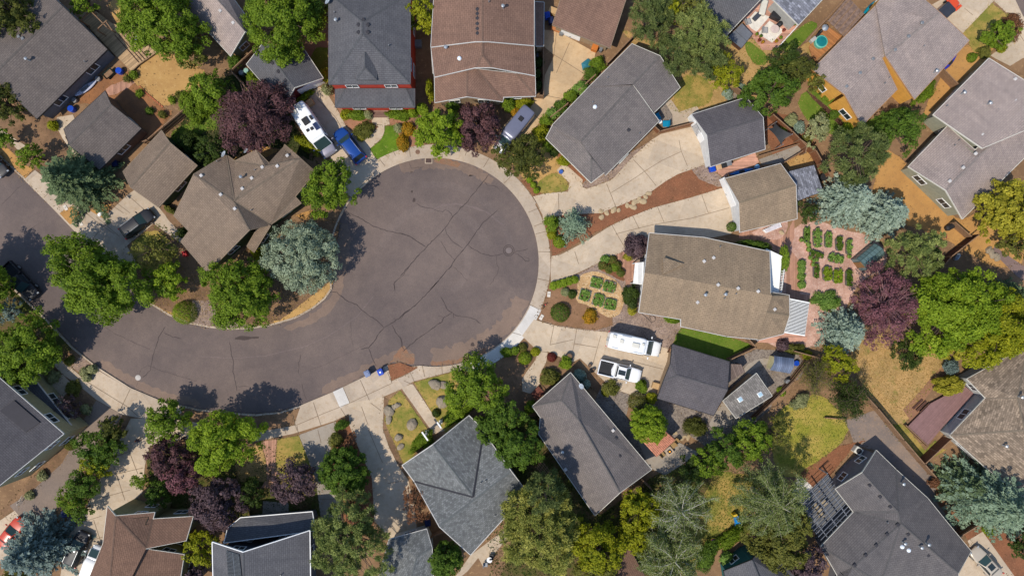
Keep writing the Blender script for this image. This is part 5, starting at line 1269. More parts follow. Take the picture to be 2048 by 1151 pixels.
# planting strip along the top right driveway
for i, (x, y, r_) in enumerate(((1196, 128, 15), (1180, 148, 15), (1160, 176, 14), (1142, 192, 14), (1122, 212, 13), (1106, 228, 13), (1092, 242, 12))):
    bush(x, y, r_, ('green', 'deep', 'kitchen')[i % 3], 1.4, ['leafy plant at the top end of the strip beside the sunlit driveway', 'second leafy plant from the top of the driveway strip', 'third leafy plant from the top of the driveway strip', 'leafy plant at the middle of the driveway strip', 'third leafy plant from the bottom of the driveway strip', 'second leafy plant from the bottom of the driveway strip', 'leafy plant at the bottom end of the driveway strip'][i], group='plants along the driveway strip', amp=.2)
for i, (x, y) in enumerate(((1072, 95), (1078, 125), (1073, 150), (1076, 172))):
    bush(x, y, 9, 'dark', 1.2, ['topmost', 'second', 'third', 'lowest'][i] + ' of the dark bushes along the right wall of the brown house', group='bushes along the brown house wall')
# top right
tree(1300, 32, 50, 'pine', 'pinedark', 8, 'dark green conifer right of the brown garage at the top')
tree(1345, 25, 26, 'leaf', 'yellow', 6, 'yellow green tree wedged between the conifers at the top')
tree(1398, 62, 58, 'pine', 'pine', 9, 'big olive conifer in front of the dark roofed patio house')
tree(1352, 105, 46, 'pine', 'pinedark', 7, 'olive dark conifer below the big one beside the straw lawn')
tree(1412, 122, 38, 'pine', 'pinedark', 6.5, 'green conifer left of the golden green tree')
tree(1375, 20, 30, 'leaf', 'olive', 7, 'mossy olive tree at the top edge among conifers')
tree(1450, 145, 37, 'leaf', 'yellow', 5, 'rounded golden green tree in the straw lawn', leaf=.16, dens=300)
for x, y, r_, l in ((1456, 188, 10, 'pale blue groundcover plant by the garden bed near the white garage'), (1478, 175, 8, 'smaller pale blue plant beside the blue groundcover')): bush(x, y, r_, 'spruce', .4, l, amp=.2)
tree(1540, 182, 52, 'leaf', 'deep', 6.5, 'broad green tree behind the white garage roof', sq=(1.1, .95, 20))
tree(1590, 142, 44, 'leaf', 'olivedark', 6, 'dark olive tree right of the broad green tree', sq=(1.1, .8, 0))
tree(1572, 118, 36, 'leaf', 'dark', 5.5, 'dark green shrubby tree below the brick patio')
tree(1634, 166, 17, 'leaf', 'olive', 4, 'small olive tree at the corner of the orange house')
bush(1572, 150, 22, 'deep', 2.4, 'green shrub in the gap between two trees left of the orange house')
tree(1635, 262, 30, 'leaf', 'sage', 4.5, 'pale variegated tree left of the large dark conifer', sq=(.85, 1.1, 0))
bush(1582, 240, 13, 'sage', 1, 'pale sage bush at the lawn edge by the shade sail')
bush(1598, 255, 12, 'spruce', .8, 'blue green groundcover bush by the shade sail')
bush(1565, 262, 12, 'bright', .8, 'bright green bush above the shade sail')
bush(1612, 280, 13, 'olive', 1.2, 'olive bush at the fence corner by the dark conifer')
for i, (x, y) in enumerate(((1645, 182), (1652, 198), (1668, 230), (1695, 253))): bush(x, y, 7, ('dark', 'green', 'deep', 'bright')[i], .9, ['topmost', 'second', 'third', 'lowest'][i] + ' small shrub in the bed along the orange wall', group='shrubs along the orange wall')
tree(1716, 308, 63, 'pine', 'pinedark', 8.5, 'large dark conifer in the middle of the upper right yards', tuft=.55)
tree(1800, 258, 50, 'leaf', 'deep', 6.5, 'green tree right of the large dark conifer', sq=(1.05, .9, 0), leaf=.2, dens=220)
bush(1848, 186, 24, 'green', 3, 'elongated green hedge at the right eave of the orange house', sq=(.6, 1.3, -35))
tree(2000, 66, 34, 'leaf', 'green', 4.8, 'green tree in the front lawn at the top right', sq=(1.1, .9, 0))
bush(2025, 55, 20, 'rust', 1.4, 'rust tinted shrub mass behind the top right lawn tree', sq=(1, 1.4, 0))
bush(1946, 114, 10, 'green', .9, 'clipped round green bush beside the mauve roofed house', ball=True)
bush(1968, 106, 13, 'olive', 1, 'clipped olive hedge beside the round bush at the top right')
bush(2000, 94, 12, 'yellow', 1.3, 'yellow green bush under the top right lawn tree')
tree(1695, 398, 58, 'spruce', 'spruce', 8, 'pale blue spruce left one of the overlapping pair above the pink gravel', spray=.4, power=.7)
tree(1768, 428, 54, 'spruce', 'spruce', 7, 'pale blue spruce right one of the overlapping pair above the pink gravel', spray=.4, power=.7)
tree(1617, 425, 26, 'leaf', 'dark', 3.5, 'small dark tree right of the tan garage', leaf=.16, dens=260)
tree(1838, 505, 56, 'pine', 'pine', 7.5, 'olive pine below the dry orange yard', tuft=.5)
tree(1775, 610, 68, 'leaf', 'mauve', 7, 'wine coloured tree with pink twigs right of the pink gravel', bare=150, leaf=.17, dens=200, amp=.2, bark=plain('pink_twig', C(165, 125, 125), .9))
tree(1915, 618, 92, 'leaf', 'bright', 9, 'very large bright green maple at the right', amp=.16)
tree(2000, 655, 78, 'leaf', 'yellow', 8, 'large yellow green tree joined to the big maple at the right edge', amp=.14)
tree(1895, 690, 34, 'leaf', 'gold', 5, 'golden orange tinted tree at the lower left edge of the big maple')
tree(2020, 590, 40, 'spruce', 'sprucedark', 7, 'dark blue green spruce behind the big maple at the right edge')
tree(2022, 425, 62, 'leaf', 'gold', 8, 'golden green tree at the right edge below the mauve roof', leaf=.24)
tree(2035, 490, 34, 'leaf', 'olive', 6, 'olive tree below the golden green one at the right edge')
tree(1688, 662, 50, 'spruce', 'spruce', 6, 'pale blue spruce above the straw lawn beside the wine coloured tree', spray=.34, power=.6)
tree(1676, 728, 37, 'leaf', 'yellow', 5, 'golden yellow green tree below the pale blue spruce', leaf=.2)
tree(1632, 752, 34, 'birch', 'olive', 5, 'thin grey olive tree by the fence corner', limbs=22, twig=16, leaf=.13)
tree(1702, 800, 38, 'birch', 'dark', 5.5, 'sparse dark green tree over the fence beside the patchy lawn', limbs=26, twig=26)
tree(1816, 708, 36, 'leaf', 'dark', 4, 'low dark green tree on the straw lawn', leaf=.17, dens=260)
bush(1905, 735, 16, 'spruceblue', 2, 'blue green shrub above the golden arborvitae by the deck')
bush(1898, 770, 26, 'gold', 2.6, 'golden striped arborvitae at the corner of the mauve deck', sq=(1.2, .8, 0), leaf=.18)
tree(1985, 1000, 84, 'spruce', 'sprucemid', 9, 'big pale blue green spruce at the lower right edge', spray=.42, power=.55, sq=(1.15, .85, -30), irr=.3)
tree(1925, 965, 44, 'spruce', 'sprucedark', 5.5, 'dark green spruce left of the big pale one at the lower right', spray=.36, power=.6)
bush(1866, 962, 11, 'rust', 1.2, 'rust red shrub beside the grey yard at lower right')
tree(2050, 1090, 30, 'leaf', 'dark', 5, 'dark tree at the right edge below the spruce')
bush(1976, 1060, 12, 'bright', .8, 'low bright green bush by the gate at lower right')
# centre right gardens
tree(1146, 448, 34, 'spruce', 'sprucemid', 5, 'small pale blue green spruce on the island between driveways', spray=.26, power=.7, irr=.35)
bush(1102, 446, 16, 'green', 2.4, 'green shrub left of the small island spruce', sq=(.95, 1.1, 0))
bush(1119, 483, 13, 'bright', 1.3, 'round bright green shrub at the lower tip of the island', ball=True)
bush(1104, 470, 8, 'yellow', .8, 'small yellow green shrub between the two island shrubs')
bush(1272, 492, 26, 'plum', 2.2, 'smoky purple green bush by the corner of the tan house', amp=.12, leaf=.17)
bush(1258, 512, 9, 'gold', .8, 'golden bush at the foot of the smoky bush')
for i, (x, y, c_) in enumerate(((1224, 520, 'rose'), (1234, 530, 'rose'), (1218, 538, 'rose'), (1241, 545, 'rose'), (1229, 535, 'green'), (1205, 530, 'rose'), (1210, 518, 'kitchen'))):
    bush(x, y, 7, c_, .6, ['rose bush nearest the driveway in the pink flower bed', 'rose bush beside the brick path upper end', 'rose bush at the lower left of the pink flower bed', 'rose bush at the lower right of the pink flower bed', 'green bush in the centre of the rose bed', 'rose bush at the left tip of the flower bed', 'leafy plant at the top of the rose bed'][i], cat='flowers' if c_ == 'rose' else 'shrub', group='rose bed plants')
for i in range(5): bush(1107 + i * 10.5, 571 - i * 3, 6.5, 'bright', .7, ['first', 'second', 'third', 'fourth', 'last'][i] + ' low shrub from the kerb in the small hedge row', group='low hedge row shrubs')
bush(1121, 625, 20, 'deep', 1.7, 'big clipped green ball shrub near the lower right kerb', ball=True)
bush(1180, 632, 15, 'marigold', .8, 'yellow orange flowering bush right of the clipped ball', cat='flowers', name='flower_clump', amp=.15)
bush(1130, 583, 7, 'sage', .5, 'sage plant in the mulch above the clipped ball')
bush(1144, 588, 7, 'dark', .5, 'dark low plant near the raised beds')
bush(1263, 592, 20, 'dark', 2, 'dark green bush at the left wall of the tan house', sq=(.9, 1.25, 0))
bush(1264, 620, 10, 'gold', .9, 'golden bush below the dark wall bush of the tan house')
bush(1343, 639, 12, 'green', .7, 'low green shrub under the front eave of the tan house', sq=(1.3, .6, -10))
bush(1465, 453, 10, 'deep', 1.5, 'round green shrub at the end of the lower driveway', ball=True)
bush(1510, 489, 20, 'deep', 2.2, 'dark green hedge behind the tan house', sq=(1.7, .5, -8))
bush(1566, 520, 12, 'green', 2.6, 'climbing vine on the white patio roof', sq=(.6, 2.2, 0), name='vine', cat='vine', lift=.8)
bush(1654, 600, 25, 'kitchen', 1, 'leafy green plant in the brown half moon bed', sq=(1.2, .85, 0))
bush(1590, 697, 14, 'olive', 1.2, 'olive shrub beside the small arched shed', sq=(1.5, .8, 0)); bush(1566, 690, 12, 'plum', 1, 'dark shrub on the brick edge above the arched shed')
bush(1614, 709, 9, 'yellow', .8, 'yellow shrub right of the arched shed')
bush(1600, 800, 19, 'sage', 1.2, 'pale variegated shrub by the dark fence below the arched shed', sq=(1.2, .8, 40), amp=.2)
bush(1561, 783, 8, 'bright', .6, 'small bright plant by the path under the arched shed')
# bottom right
for i, (x, y, r_, c_, l) in enumerate(((1502, 880, 46, 'green', 'green tree at the top end of the diagonal hedge of trees'), (1450, 902, 40, 'deep', 'dark green tree second in the diagonal hedge of trees'), (1412, 925, 34, 'green', 'green tree third in the diagonal hedge of trees'), (1385, 940, 30, 'dark', 'dark tree at the lower end of the diagonal hedge of trees'))):
    tree(x, y, r_, 'leaf', c_, 5.5, l, group='diagonal hedge of trees')
tree(1298, 850, 38, 'leaf', 'bright', 5, 'dome shaped bright green tree beside the red tiled canopy', leaf=.17, dens=330, amp=.03, nclump=230, clump=(.12, .18), fill=.1)
tree(1556, 868, 32, 'leaf', 'olive', 4.5, 'olive tree at the left edge of the patchy lawn', dens=80)
bush(1277, 804, 20, 'olive', 1.8, 'olive bush above the dome shaped green tree', ball=True)
bush(1391, 853, 24, 'olivedark', 1.6, 'round olive bush below the charcoal garage', sq=(1.1, .8, 0))
tree(1356, 1012, 66, 'birch', 'birch', 9.5, 'nearly bare birch with pale branches at the lower centre right', bark=BARKW, limbs=36, twig=24)
tree(1536, 1002, 74, 'birch', 'birch', 9, 'large feathery birch left of the grey pergola', bark=plain('grey_birch_bark', C(176, 170, 148), .8), limbs=50, twig=60)
tree(1335, 1110, 64, 'birch', 'birch', 8.5, 'feathery birch at the bottom edge with a white trunk', bark=BARKW, limbs=50, twig=60)
tree(1555, 1090, 60, 'leaf', 'olive', 6.5, 'olive green tree above the teal house', amp=.16)
tree(1590, 1045, 34, 'leaf', 'olive', 5.5, 'small olive tree beside the grey pergola')
tree(1615, 1130, 40, 'leaf', 'plum', 6, 'dark plum tree at the bottom edge beside the slate grey house')
bush(1460, 1075, 26, 'green', 1.3, 'leafy green planting along the stepping stones', sq=(1.6, .6, 35)); bush(1415, 1110, 24, 'deep', 1.4, 'green planting behind the painted toy', sq=(.8, 1.5, -20))
bush(1452, 1115, 13, 'kitchen', 1.5, 'light green bush against the teal wall', sq=(1.2, .8, 30))
tree(1282, 1020, 46, 'leaf', 'yellow', 6.5, 'yellow green tree left of the nearly bare birch')
tree(1270, 1070, 40, 'leaf', 'yellow', 6, 'yellow green tree below the other one beside the bottom birch')
tree(1195, 1095, 58, 'leaf', 'yellow', 8, 'olive yellow tree right of the big pine at the bottom', leaf=.2)
tree(1195, 1150, 46, 'leaf', 'olive', 7, 'olive tree cut by the bottom edge right of the big pine')
tree(1078, 1055, 86, 'pine', 'pinegold', 10, 'huge golden green pine at the bottom centre', tuft=.62, per=125, K=330, amp=.18, w=.09, hfill=.15)
tree(1090, 985, 42, 'pine', 'pinedark', 12, 'darker pine at the top of the huge golden pine')
tree(1040, 890, 50, 'leaf', 'deep', 7, 'green tree between the blue-grey and purple-grey roofs')
tree(1010, 830, 44, 'leaf', 'deep', 6.5, 'dark green tree right of the feathery lime green tree')
tree(955, 770, 60, 'leaf', 'green', 7, 'feathery lime green tree overhanging the lower pavement', leaf=.2, dens=230, bare=40, amp=.16)
tree(920, 800, 34, 'leaf', 'bright', 5, 'bright green rounded tree over the front lawn', leaf=.18, dens=260)
tree(985, 855, 40, 'leaf', 'deep', 6, 'deep green tree touching the blue-grey gable')
tree(830, 1008, 30, 'leaf', 'rust', 4.2, 'reddish brown small tree left of the blue-grey roof', sq=(.9, 1.35, 0), leaf=.16, dens=200)
tree(890, 1120, 36, 'leaf', 'deep', 5.5, 'dense round green tree at the bottom by the small blue-grey roof', leaf=.18, dens=330, amp=.03, nclump=230, clump=(.12, .18), fill=.1)
tree(700, 1082, 84, 'pine', 'pine', 10, 'big open pine at the bottom between the driveways', tuft=.5, K=300, per=95, amp=.25, w=.085)
tree(686, 944, 50, 'leaf', 'deep', 5.5, 'dense glossy green tree between the two lower driveways', leaf=.2, dens=300, amp=.03, nclump=230, clump=(.12, .18), fill=.1)
bush(683, 848, 16, 'deep', 1.4, 'green shrub at the top of the bed between the lower driveways', sq=(1.2, .6, 40))
bush(672, 880, 16, 'olive', 1.4, 'olive shrub above the dense glossy tree')
tree(697, 892, 22, 'leaf', 'rust', 3.2, 'rusty dark shrub right of the driveway bed', sq=(.8, 1.4, -20), dens=110); tree(712, 1000, 26, 'leaf', 'rust', 3.5, 'rust coloured shrub below the dense glossy tree', sq=(.7, 1.6, 10), dens=100)
bush(845, 882, 24, 'green', 1.1, 'dark green hedge along the blue-grey house front', sq=(1.3, .6, 40)); bush(918, 822, 26, 'green', .9, 'long green hedge right of the front walkway', sq=(1.6, .6, 40))
bush(872, 826, 9, 'dark', .8, 'round dark shrub beside the front walkway', ball=True)
# garden strip at lower right of bulb
for x, y, r_, c_, h_, l in ((1014, 704, 11, 'green', 1.1, 'green shrub nearest the pale new pavement'), (1030, 700, 7, 'green', .9, 'small green shrub right of the one by the new pavement'), (1050, 716, 14, 'bright', 1.2, 'round bright shrub on the lower kerb bed'), (1045, 695, 10, 'olive', .9, 'olive shrub above the round bright shrub'), (1071, 703, 8, 'yellow', .8, 'tiny yellow green shrub at the walkway corner'),
    (1104, 714, 10, 'redbush', .9, 'dark red ball shrub beside the concrete walkway'), (1124, 699, 0, '', 0, ''), (1132, 726, 13, 'bright', 1.1, 'lime green shrub right of the dark red ball'), (1100, 755, 20, 'olive', 1.5, 'large olive shrub below the concrete walkway'), (1160, 750, 12, 'spruce', 1.2, 'blue green shrub by the satellite dish roof corner'), (1172, 768, 9, 'spruce', .8, 'low blue green shrub right of the roof corner'),
    (1222, 776, 17, 'olive', 1.4, 'olive shrub in front of the white pickup'), (1212, 784, 9, 'yellow', .8, 'yellow round shrub left of the olive one by the pickup'), (1283, 772, 13, 'green', 1.3, 'green shrub at the lower edge of the pickup driveway'), (1303, 795, 12, 'yellow', 1.3, 'yellow shrub at the garage corner'), (1062, 815, 14, 'green', 1.4, 'green shrub by the left eave of the purple-grey house'), (1150, 772, 18, 'dark', .8, 'shaded groundcover beside the purple-grey roof')):
    if r_: bush(x, y, r_, c_, h_, l, ball=c_ in ('redbush',) or 'round' in l)
# left
tree(600, 512, 76, 'leaf', 'silver', 7, 'large silvery blue round tree on the inner corner of the bulb', leaf=.26, dens=230, clump=(.1, .17), amp=.05, aspect=.3, up=.2, nclump=330)
tree(660, 374, 55, 'leaf', 'green', 6.5, 'green maple at the left kerb of the bulb casting shade on the drive', amp=.16)
tree(476, 586, 72, 'leaf', 'green', 7.5, 'large green maple on the inside of the road bend', amp=.13)
tree(192, 560, 86, 'leaf', 'green', 8, 'large star shaped green maple overhanging the street at the left', amp=.24, sq=(1.15, .95, -20))
tree(342, 562, 40, 'leaf', 'bright', 5, 'yellow green tree right of the star shaped maple')
tree(308, 498, 44, 'leaf', 'olive', 5.5, 'olive brown tree beside the black hatchback', dens=80, amp=.15)
bush(365, 625, 24, 'bright', 2.2, 'big round green shrub at the inner kerb', ball=True, leaf=.18)
bush(430, 470, 14, 'plum', 1.2, 'dusky twiggy shrub at the front eave of the green-walled house', amp=.2); bush(515, 505, 16, 'yellow', 1.4, 'yellow green shrub by the porch roof of the green-walled house')
bush(365, 465, 10, 'dark', .9, 'dark shrub by the left corner of the green-walled house'); bush(342, 420, 8, 'olive', .9, 'olive shrub between the garage and the green-walled house', sq=(1.4, .7, -30))
tree(150, 360, 68, 'spruce', 'sprucedark', 9, 'dark blue green spruce beside the street at the left', spray=.44, irr=.3, power=.75)
tree(63, 312, 29, 'leaf', 'green', 4, 'small green tree near the street above the dark spruce')
bush(107, 251, 10, 'yellow', 1, 'yellow green bush beside the boards and blue barrel')
tree(2, 205, 44, 'leaf', 'olivedark', 6, 'dark olive tree at the left edge below the top left house'); tree(8, 275, 20, 'leaf', 'green', 4, 'small tree at the left edge above the parked car')
tree(50, 702, 68, 'leaf', 'green', 7.5, 'green maple at the left edge below the parked black pickup', amp=.15)
tree(12, 620, 30, 'leaf', 'spruceblue', 4, 'blue grey shrubby tree at the left edge', dens=150); tree(5, 575, 24, 'leaf', 'green', 4.5, 'small green tree behind the parked black pickup')
tree(-58, 560, 62, 'leaf', 'green', 8.5, 'green tree mostly beyond the left edge, shading the street by the parked pickup')
tree(20, 745, 38, 'leaf', 'deep', 5.5, 'dark green tree below the left edge maple')
for x, y, r_, c_, l in ((140, 722, 9, 'olive', 'olive plant by the kerb at the start of the gravel strip'), (171, 742, 8, 'sage', 'left sage plant in the triangular kerb bed'), (184, 738, 8, 'sage', 'right sage plant in the triangular kerb bed'), (174, 754, 8, 'sage', 'lowest sage plant in the triangular kerb bed'), (107, 752, 14, 'sage', 'long sage plant along the walkway bed'), (78, 764, 10, 'gold', 'golden plant beside the walkway bed'), (146, 775, 16, 'olive', 'olive shrub by the light concrete path')):
    bush(x, y, r_, c_, .8, l, amp=.2)
tree(133, 812, 24, 'leaf', 'plum', 3.4, 'small round plum coloured tree near the asphalt drive', leaf=.15, dens=260)
bush(172, 818, 11, 'sage', .8, 'pale plant right of the plum coloured tree')
tree(222, 862, 30, 'leaf', 'olivedark', 4.5, 'dark tree at the top of the hedge between drives', sq=(.9, 1.2, -30)); tree(196, 898, 46, 'leaf', 'deep', 5, 'green tree at the upper part of the hedge between drives')
tree(190, 925, 32, 'leaf', 'yellow', 4.5, 'yellow green tree in the middle of the hedge between drives'); tree(168, 965, 40, 'leaf', 'deep', 4.5, 'green dense bush tree in the hedge between drives', leaf=.17, dens=280); tree(140, 1000, 32, 'leaf', 'green', 4, 'bright bush at the lower end of the hedge between drives', leaf=.17, dens=260); tree(158, 1022, 24, 'leaf', 'deep', 3.6, 'dark bush below the hedge between drives')
tree(330, 846, 46, 'leaf', 'green', 6, 'green tree at the lower kerb left of the larger one', amp=.15); tree(446, 880, 68, 'leaf', 'bright', 8.5, 'large bright green tree at the lower kerb', amp=.2)
tree(338, 915, 48, 'leaf', 'purple', 5.5, 'maroon tree under the lower left kerb trees', bare=30); tree(362, 952, 40, 'leaf', 'mauve', 5, 'lighter maroon tree below the maroon one', bare=30, leaf=.17, dens=230)
tree(283, 962, 21, 'leaf', 'green', 3.6, 'round green bush tree at the edge of the wide driveway', leaf=.17, dens=260); tree(315, 988, 28, 'leaf', 'deep', 4, 'dark green bush tree in front of the cream walled house', leaf=.17, dens=260)
tree(432, 1008, 56, 'leaf', 'plum', 6, 'dusky plum tree left of the two storey dark house'); tree(500, 985, 30, 'leaf', 'dark', 4.5, 'dark green tree between the two dusky trees'); tree(586, 965, 46, 'leaf', 'plum', 5.5, 'dusky plum tree in front of the porch with the dark roof')
tree(398, 1095, 38, 'leaf', 'yellow', 6, 'yellow green tree between the brown roof and the solar panel house'); tree(390, 1150, 26, 'leaf', 'plum', 5, 'dark plum tree at the bottom edge between two houses')
tree(72, 1098, 70, 'spruce', 'spruceblue', 8, 'steel blue spruce beside the red car at the bottom left', spray=.44, irr=.3, power=.7); tree(35, 1145, 30, 'leaf', 'olive', 5, 'olive tree at the bottom left corner')
bush(60, 990, 8, 'sage', .7, 'pale plant along the cream side wall'); bush(85, 950, 10, 'sage', .7, 'second pale plant along the cream side wall'); bush(140, 890, 9, 'olive', .7, 'olive plant at the corner of the cream side wall')
for i, (x, y) in enumerate(((280, 186), (360, 190), (385, 160), (345, 200), (325, 230), (300, 222), (268, 150), (254, 158))):
    bush(x, y, 7, ('green', 'olive', 'deep')[i % 3], .7, ['small plant by the shadow of the grey-brown garage', 'plant at the lower right of the sandy yard', 'flowering plant at the right of the sandy yard', 'plant beside the brick edging of the sandy yard', 'plant near the fence below the sandy yard', 'plant inside the garage shadow edge', 'plant at the deck corner by the blue barrel', 'second plant below the timber deck'][i], amp=.35, dens=120)
# litter and stray blades that fray the edges of soil and lawn
P = []; Q = []
for nm, w in SOFT:
    A = abs(area(w)); lawn = 'lawn' in nm
    xs = [v.x for v in w]; ys = [v.y for v in w]
    for _ in range(int(A * 2.2)):
        x, y = RNG.uniform(min(xs), max(xs)), RNG.uniform(min(ys), max(ys))
        if inside((x, y), w): (Q if lawn else P).append((x, y))
    for a, b in zip(w, w[1:] + w[:1]):
        for _ in range(int((b - a).length * 7)):
            p = a.lerp(b, RNG.random()); (Q if lawn else P).append((p.x + RNG.gauss(0, .16), p.y + RNG.gauss(0, .16)))
def litter(P, mat, size, name, label):
    P = np.array([(x, y, .05) for x, y in P]); N = len(P)
    V, F = quads(P, NR.normal(size=(N, 3)) * .4 + np.array([0, 0, 1]), NR.normal(size=(N, 3)), NR.uniform(.4, 1.5, N) * size, NR.uniform(.4, 1.2, N) * size * .5)
    V[:, 2] = np.maximum(V[:, 2], .045); tag(npmesh(name, V, F, mat, None, NR.random(N)), label, name.replace('_', ' '), kind='stuff')
litter(P, leafmat('litter_bits', C(92, 78, 50), C(180, 146, 104)), .2, 'leaf_litter', 'dry leaves and bits scattered over the garden soil')
litter(Q, leafmat('stray_blades', C(92, 110, 36), C(196, 170, 100)), .2, 'stray_grass', 'loose grass blades along the lawns')
# ivy-like plants, tufts of dry grass: ground cover nobody could count
def tufts(pts, n, mat, size, label, name='grass_tufts', cat='grass'):
    w = [W(x, y) for x, y in pts]; xs = [v.x for v in w]; ys = [v.y for v in w]; P = []
    while len(P) < n:
        x = RNG.uniform(min(xs), max(xs)); y = RNG.uniform(min(ys), max(ys))
        if inside((x, y), w): P.append((x, y, 0.05))
    P = np.array(P); N = len(P)
    V, F = quads(P, NR.normal(size=(N, 3)) + np.array([0, 0, .4]), NR.normal(size=(N, 3)) + np.array([0, 0, .8]), NR.uniform(.5, 1.4, N) * size, NR.uniform(.5, 1.2, N) * size * .5)
    V[:, 2] = np.maximum(V[:, 2], .02)
    tag(npmesh(name, V, F, mat, None, NR.random(N)), label, cat, kind='stuff')
STR = leafmat('straw_blades', C(150, 124, 66), C(214, 180, 110)); GRB = leafmat('grass_blades', C(84, 100, 34), C(134, 146, 60))
tufts([(1700, 690), (1740, 665), (1810, 670), (1880, 700), (1890, 740), (1815, 830), (1770, 830), (1715, 760)], 5000, STR, .16, 'dry straw grass of the large yard at the right')
tufts([(1240, 60), (1400, 90), (1600, 90), (1640, 75), (1560, 190), (1480, 200), (1390, 240), (1345, 220)], 4000, STR, .15, 'dry grass of the yard behind the white garage')
tufts([(1545, 830), (1590, 800), (1640, 785), (1690, 830), (1700, 870), (1640, 920), (1600, 955), (1540, 900)], 4000, GRB, .15, 'patchy green grass of the lawn above the grey pergola')
tufts([(1300, 950), (1430, 920), (1520, 950), (1560, 1000), (1450, 1090), (1380, 1151), (1220, 1151)], 9000, GRB, .2, 'rough grass under the birches')
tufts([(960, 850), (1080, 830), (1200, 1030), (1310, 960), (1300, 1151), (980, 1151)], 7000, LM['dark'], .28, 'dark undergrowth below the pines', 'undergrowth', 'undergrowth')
tufts([(240, 500), (420, 545), (560, 460), (664, 470), (650, 560), (560, 640), (430, 645), (300, 600)], 6000, STR, .16, 'dry grass inside the road bend')
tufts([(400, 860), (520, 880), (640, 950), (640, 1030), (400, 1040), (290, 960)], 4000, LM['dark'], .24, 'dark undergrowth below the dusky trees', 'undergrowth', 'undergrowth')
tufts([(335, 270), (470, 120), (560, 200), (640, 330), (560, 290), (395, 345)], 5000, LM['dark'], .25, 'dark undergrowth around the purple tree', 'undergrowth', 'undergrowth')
# ------------------------------------------------------------------ vehicles
def paint(name, c, metal=0.0, rough=.3): return plain('paint_' + name, c, rough, metal, var=.03, spec=.4, coat=.15)
def loft(stations, name, mat, parent, cap=True):
    """stations: (x, half width, z bottom, z top, shoulder) in vehicle coordinates, x forward"""
    vs = []; n = 0; rows = []
    for x, w, zb, zt, sh in stations:
        h = zt - zb
        half = [(w * .86, zb), (w, zb + h * .16), (w * 1.0, zb + h * .55), (w * .97, zt - sh), (w * .86, zt - sh * .25), (w * .5, zt), (0, zt + .015)]
        pts = [(-a, b) for a, b in half[:-1]] + [half[-1]] + [(a, b) for a, b in reversed(half[:-1])]
        n = len(pts); vs += [(x, y, z) for y, z in pts]
    fs = []
    K = len(stations)
    for k in range(K - 1):
        for i in range(n):
            j = (i + 1) % n; fs.append((k * n + i, k * n + j, (k + 1) * n + j, (k + 1) * n + i))
    fs.append(tuple(range(n - 1, -1, -1))); fs.append(tuple(range((K - 1) * n, K * n)))
    # orient outward
    o = mk(name, vs, fs, mat, parent, local=True)
    bm = bmesh.new(); bm.from_mesh(o.data); bmesh.ops.recalc_face_normals(bm, faces=bm.faces)
    bm.to_mesh(o.data); bm.free()
    md = o.modifiers.new('s', 'SUBSURF'); md.levels = 1; md.render_levels = 2
    o.data.polygons.foreach_set('use_smooth', [True] * len(o.data.polygons))
    return o
def quadpanel(name, q, mat, parent, sh=.86, lift=.02):
    c = sum((Vector(p) for p in q), Vector()) / 4; n = (Vector(q[1]) - Vector(q[0])).cross(Vector(q[3]) - Vector(q[0])).normalized()
    vs = [c + (Vector(p) - c) * sh + n * lift for p in q] + [c + (Vector(p) - c) * sh - n * .03 for p in q]
    return mk(name, vs, [(0, 1, 2, 3), (7, 6, 5, 4), (0, 4, 5, 1), (1, 5, 6, 2), (2, 6, 7, 3), (3, 7, 4, 0)], mat, parent, local=True)
def cabin(root, x0, x1, x2, x3, zb, zt, wb, wt, pmat, roofname='roof_panel', rear=True, side=True):
    """glasshouse: x0 rear base, x1 rear top, x2 front top, x3 front base"""
    B = [(x0, -wb, zb), (x3, -wb, zb), (x3, wb, zb), (x0, wb, zb)]; Tt = [(x1, -wt, zt), (x2, -wt, zt), (x2, wt, zt), (x1, wt, zt)]
    m = MB(); xm = (x1 + x2) / 2
    m.add(B + Tt + [(x1 + .1, 0, zt + .05), (x2 - .1, 0, zt + .05)], [(0, 1, 5, 4), (2, 3, 7, 6), (1, 2, 6, 5), (3, 0, 4, 7), (4, 5, 9, 8), (6, 7, 8, 9), (5, 6, 9), (7, 4, 8), (3, 2, 1, 0)])
    o = m.build(roofname, pmat, root, local=True)
    md = o.modifiers.new('b', 'BEVEL'); md.width = .07; md.segments = 3; md.limit_method = 'ANGLE'; md.angle_limit = R_(25)
    o.data.polygons.foreach_set('use_smooth', [True] * len(o.data.polygons))
    quadpanel('windshield', [B[1], B[2], Tt[2], Tt[1]], glass('windshield_glass', (.03, .06, .06, 1)), root, .88)
    if rear: quadpanel('rear_window', [B[3], B[0], Tt[0], Tt[3]], GLASS, root, .84)
    if side:
        quadpanel('side_window', [B[0], B[1], Tt[1], Tt[0]], GLASS, root, .84); quadpanel('side_window', [B[2], B[3], Tt[3], Tt[2]], GLASS, root, .84)
def running(root, L, Wd, wb, rw=.34, zf=.75, zr=.85, light=True):
    for x in (-wb / 2, wb / 2):
        for s in (-1, 1):
            t = MB().tube((x, s * (Wd / 2 - .24), rw), (x, s * (Wd / 2 - .02), rw), rw, n=18).build('wheel', RUBBER, root, local=True)
            MB().tube((x, s * (Wd / 2 - .05), rw), (x, s * (Wd / 2 - .005), rw), rw * .62, n=14).build('rim', STEEL, t, local=True)
    if light:
        for s in (-1, 1):
            MB().bevbox((L / 2 - .16, s * (Wd / 2 - .3), zf), (.2, .28, .1), s * -.3, .03).build('headlight', plain('headlamp', (.3, .32, .34, 1), .3, spec=.4), root, local=True)
            MB().bevbox((-L / 2 + .08, s * (Wd / 2 - .17), zr), (.16, .2, .26), 0, .03).build('taillight', plain('taillamp', (.45, .02, .02, 1), .25, spec=.6), root, local=True)
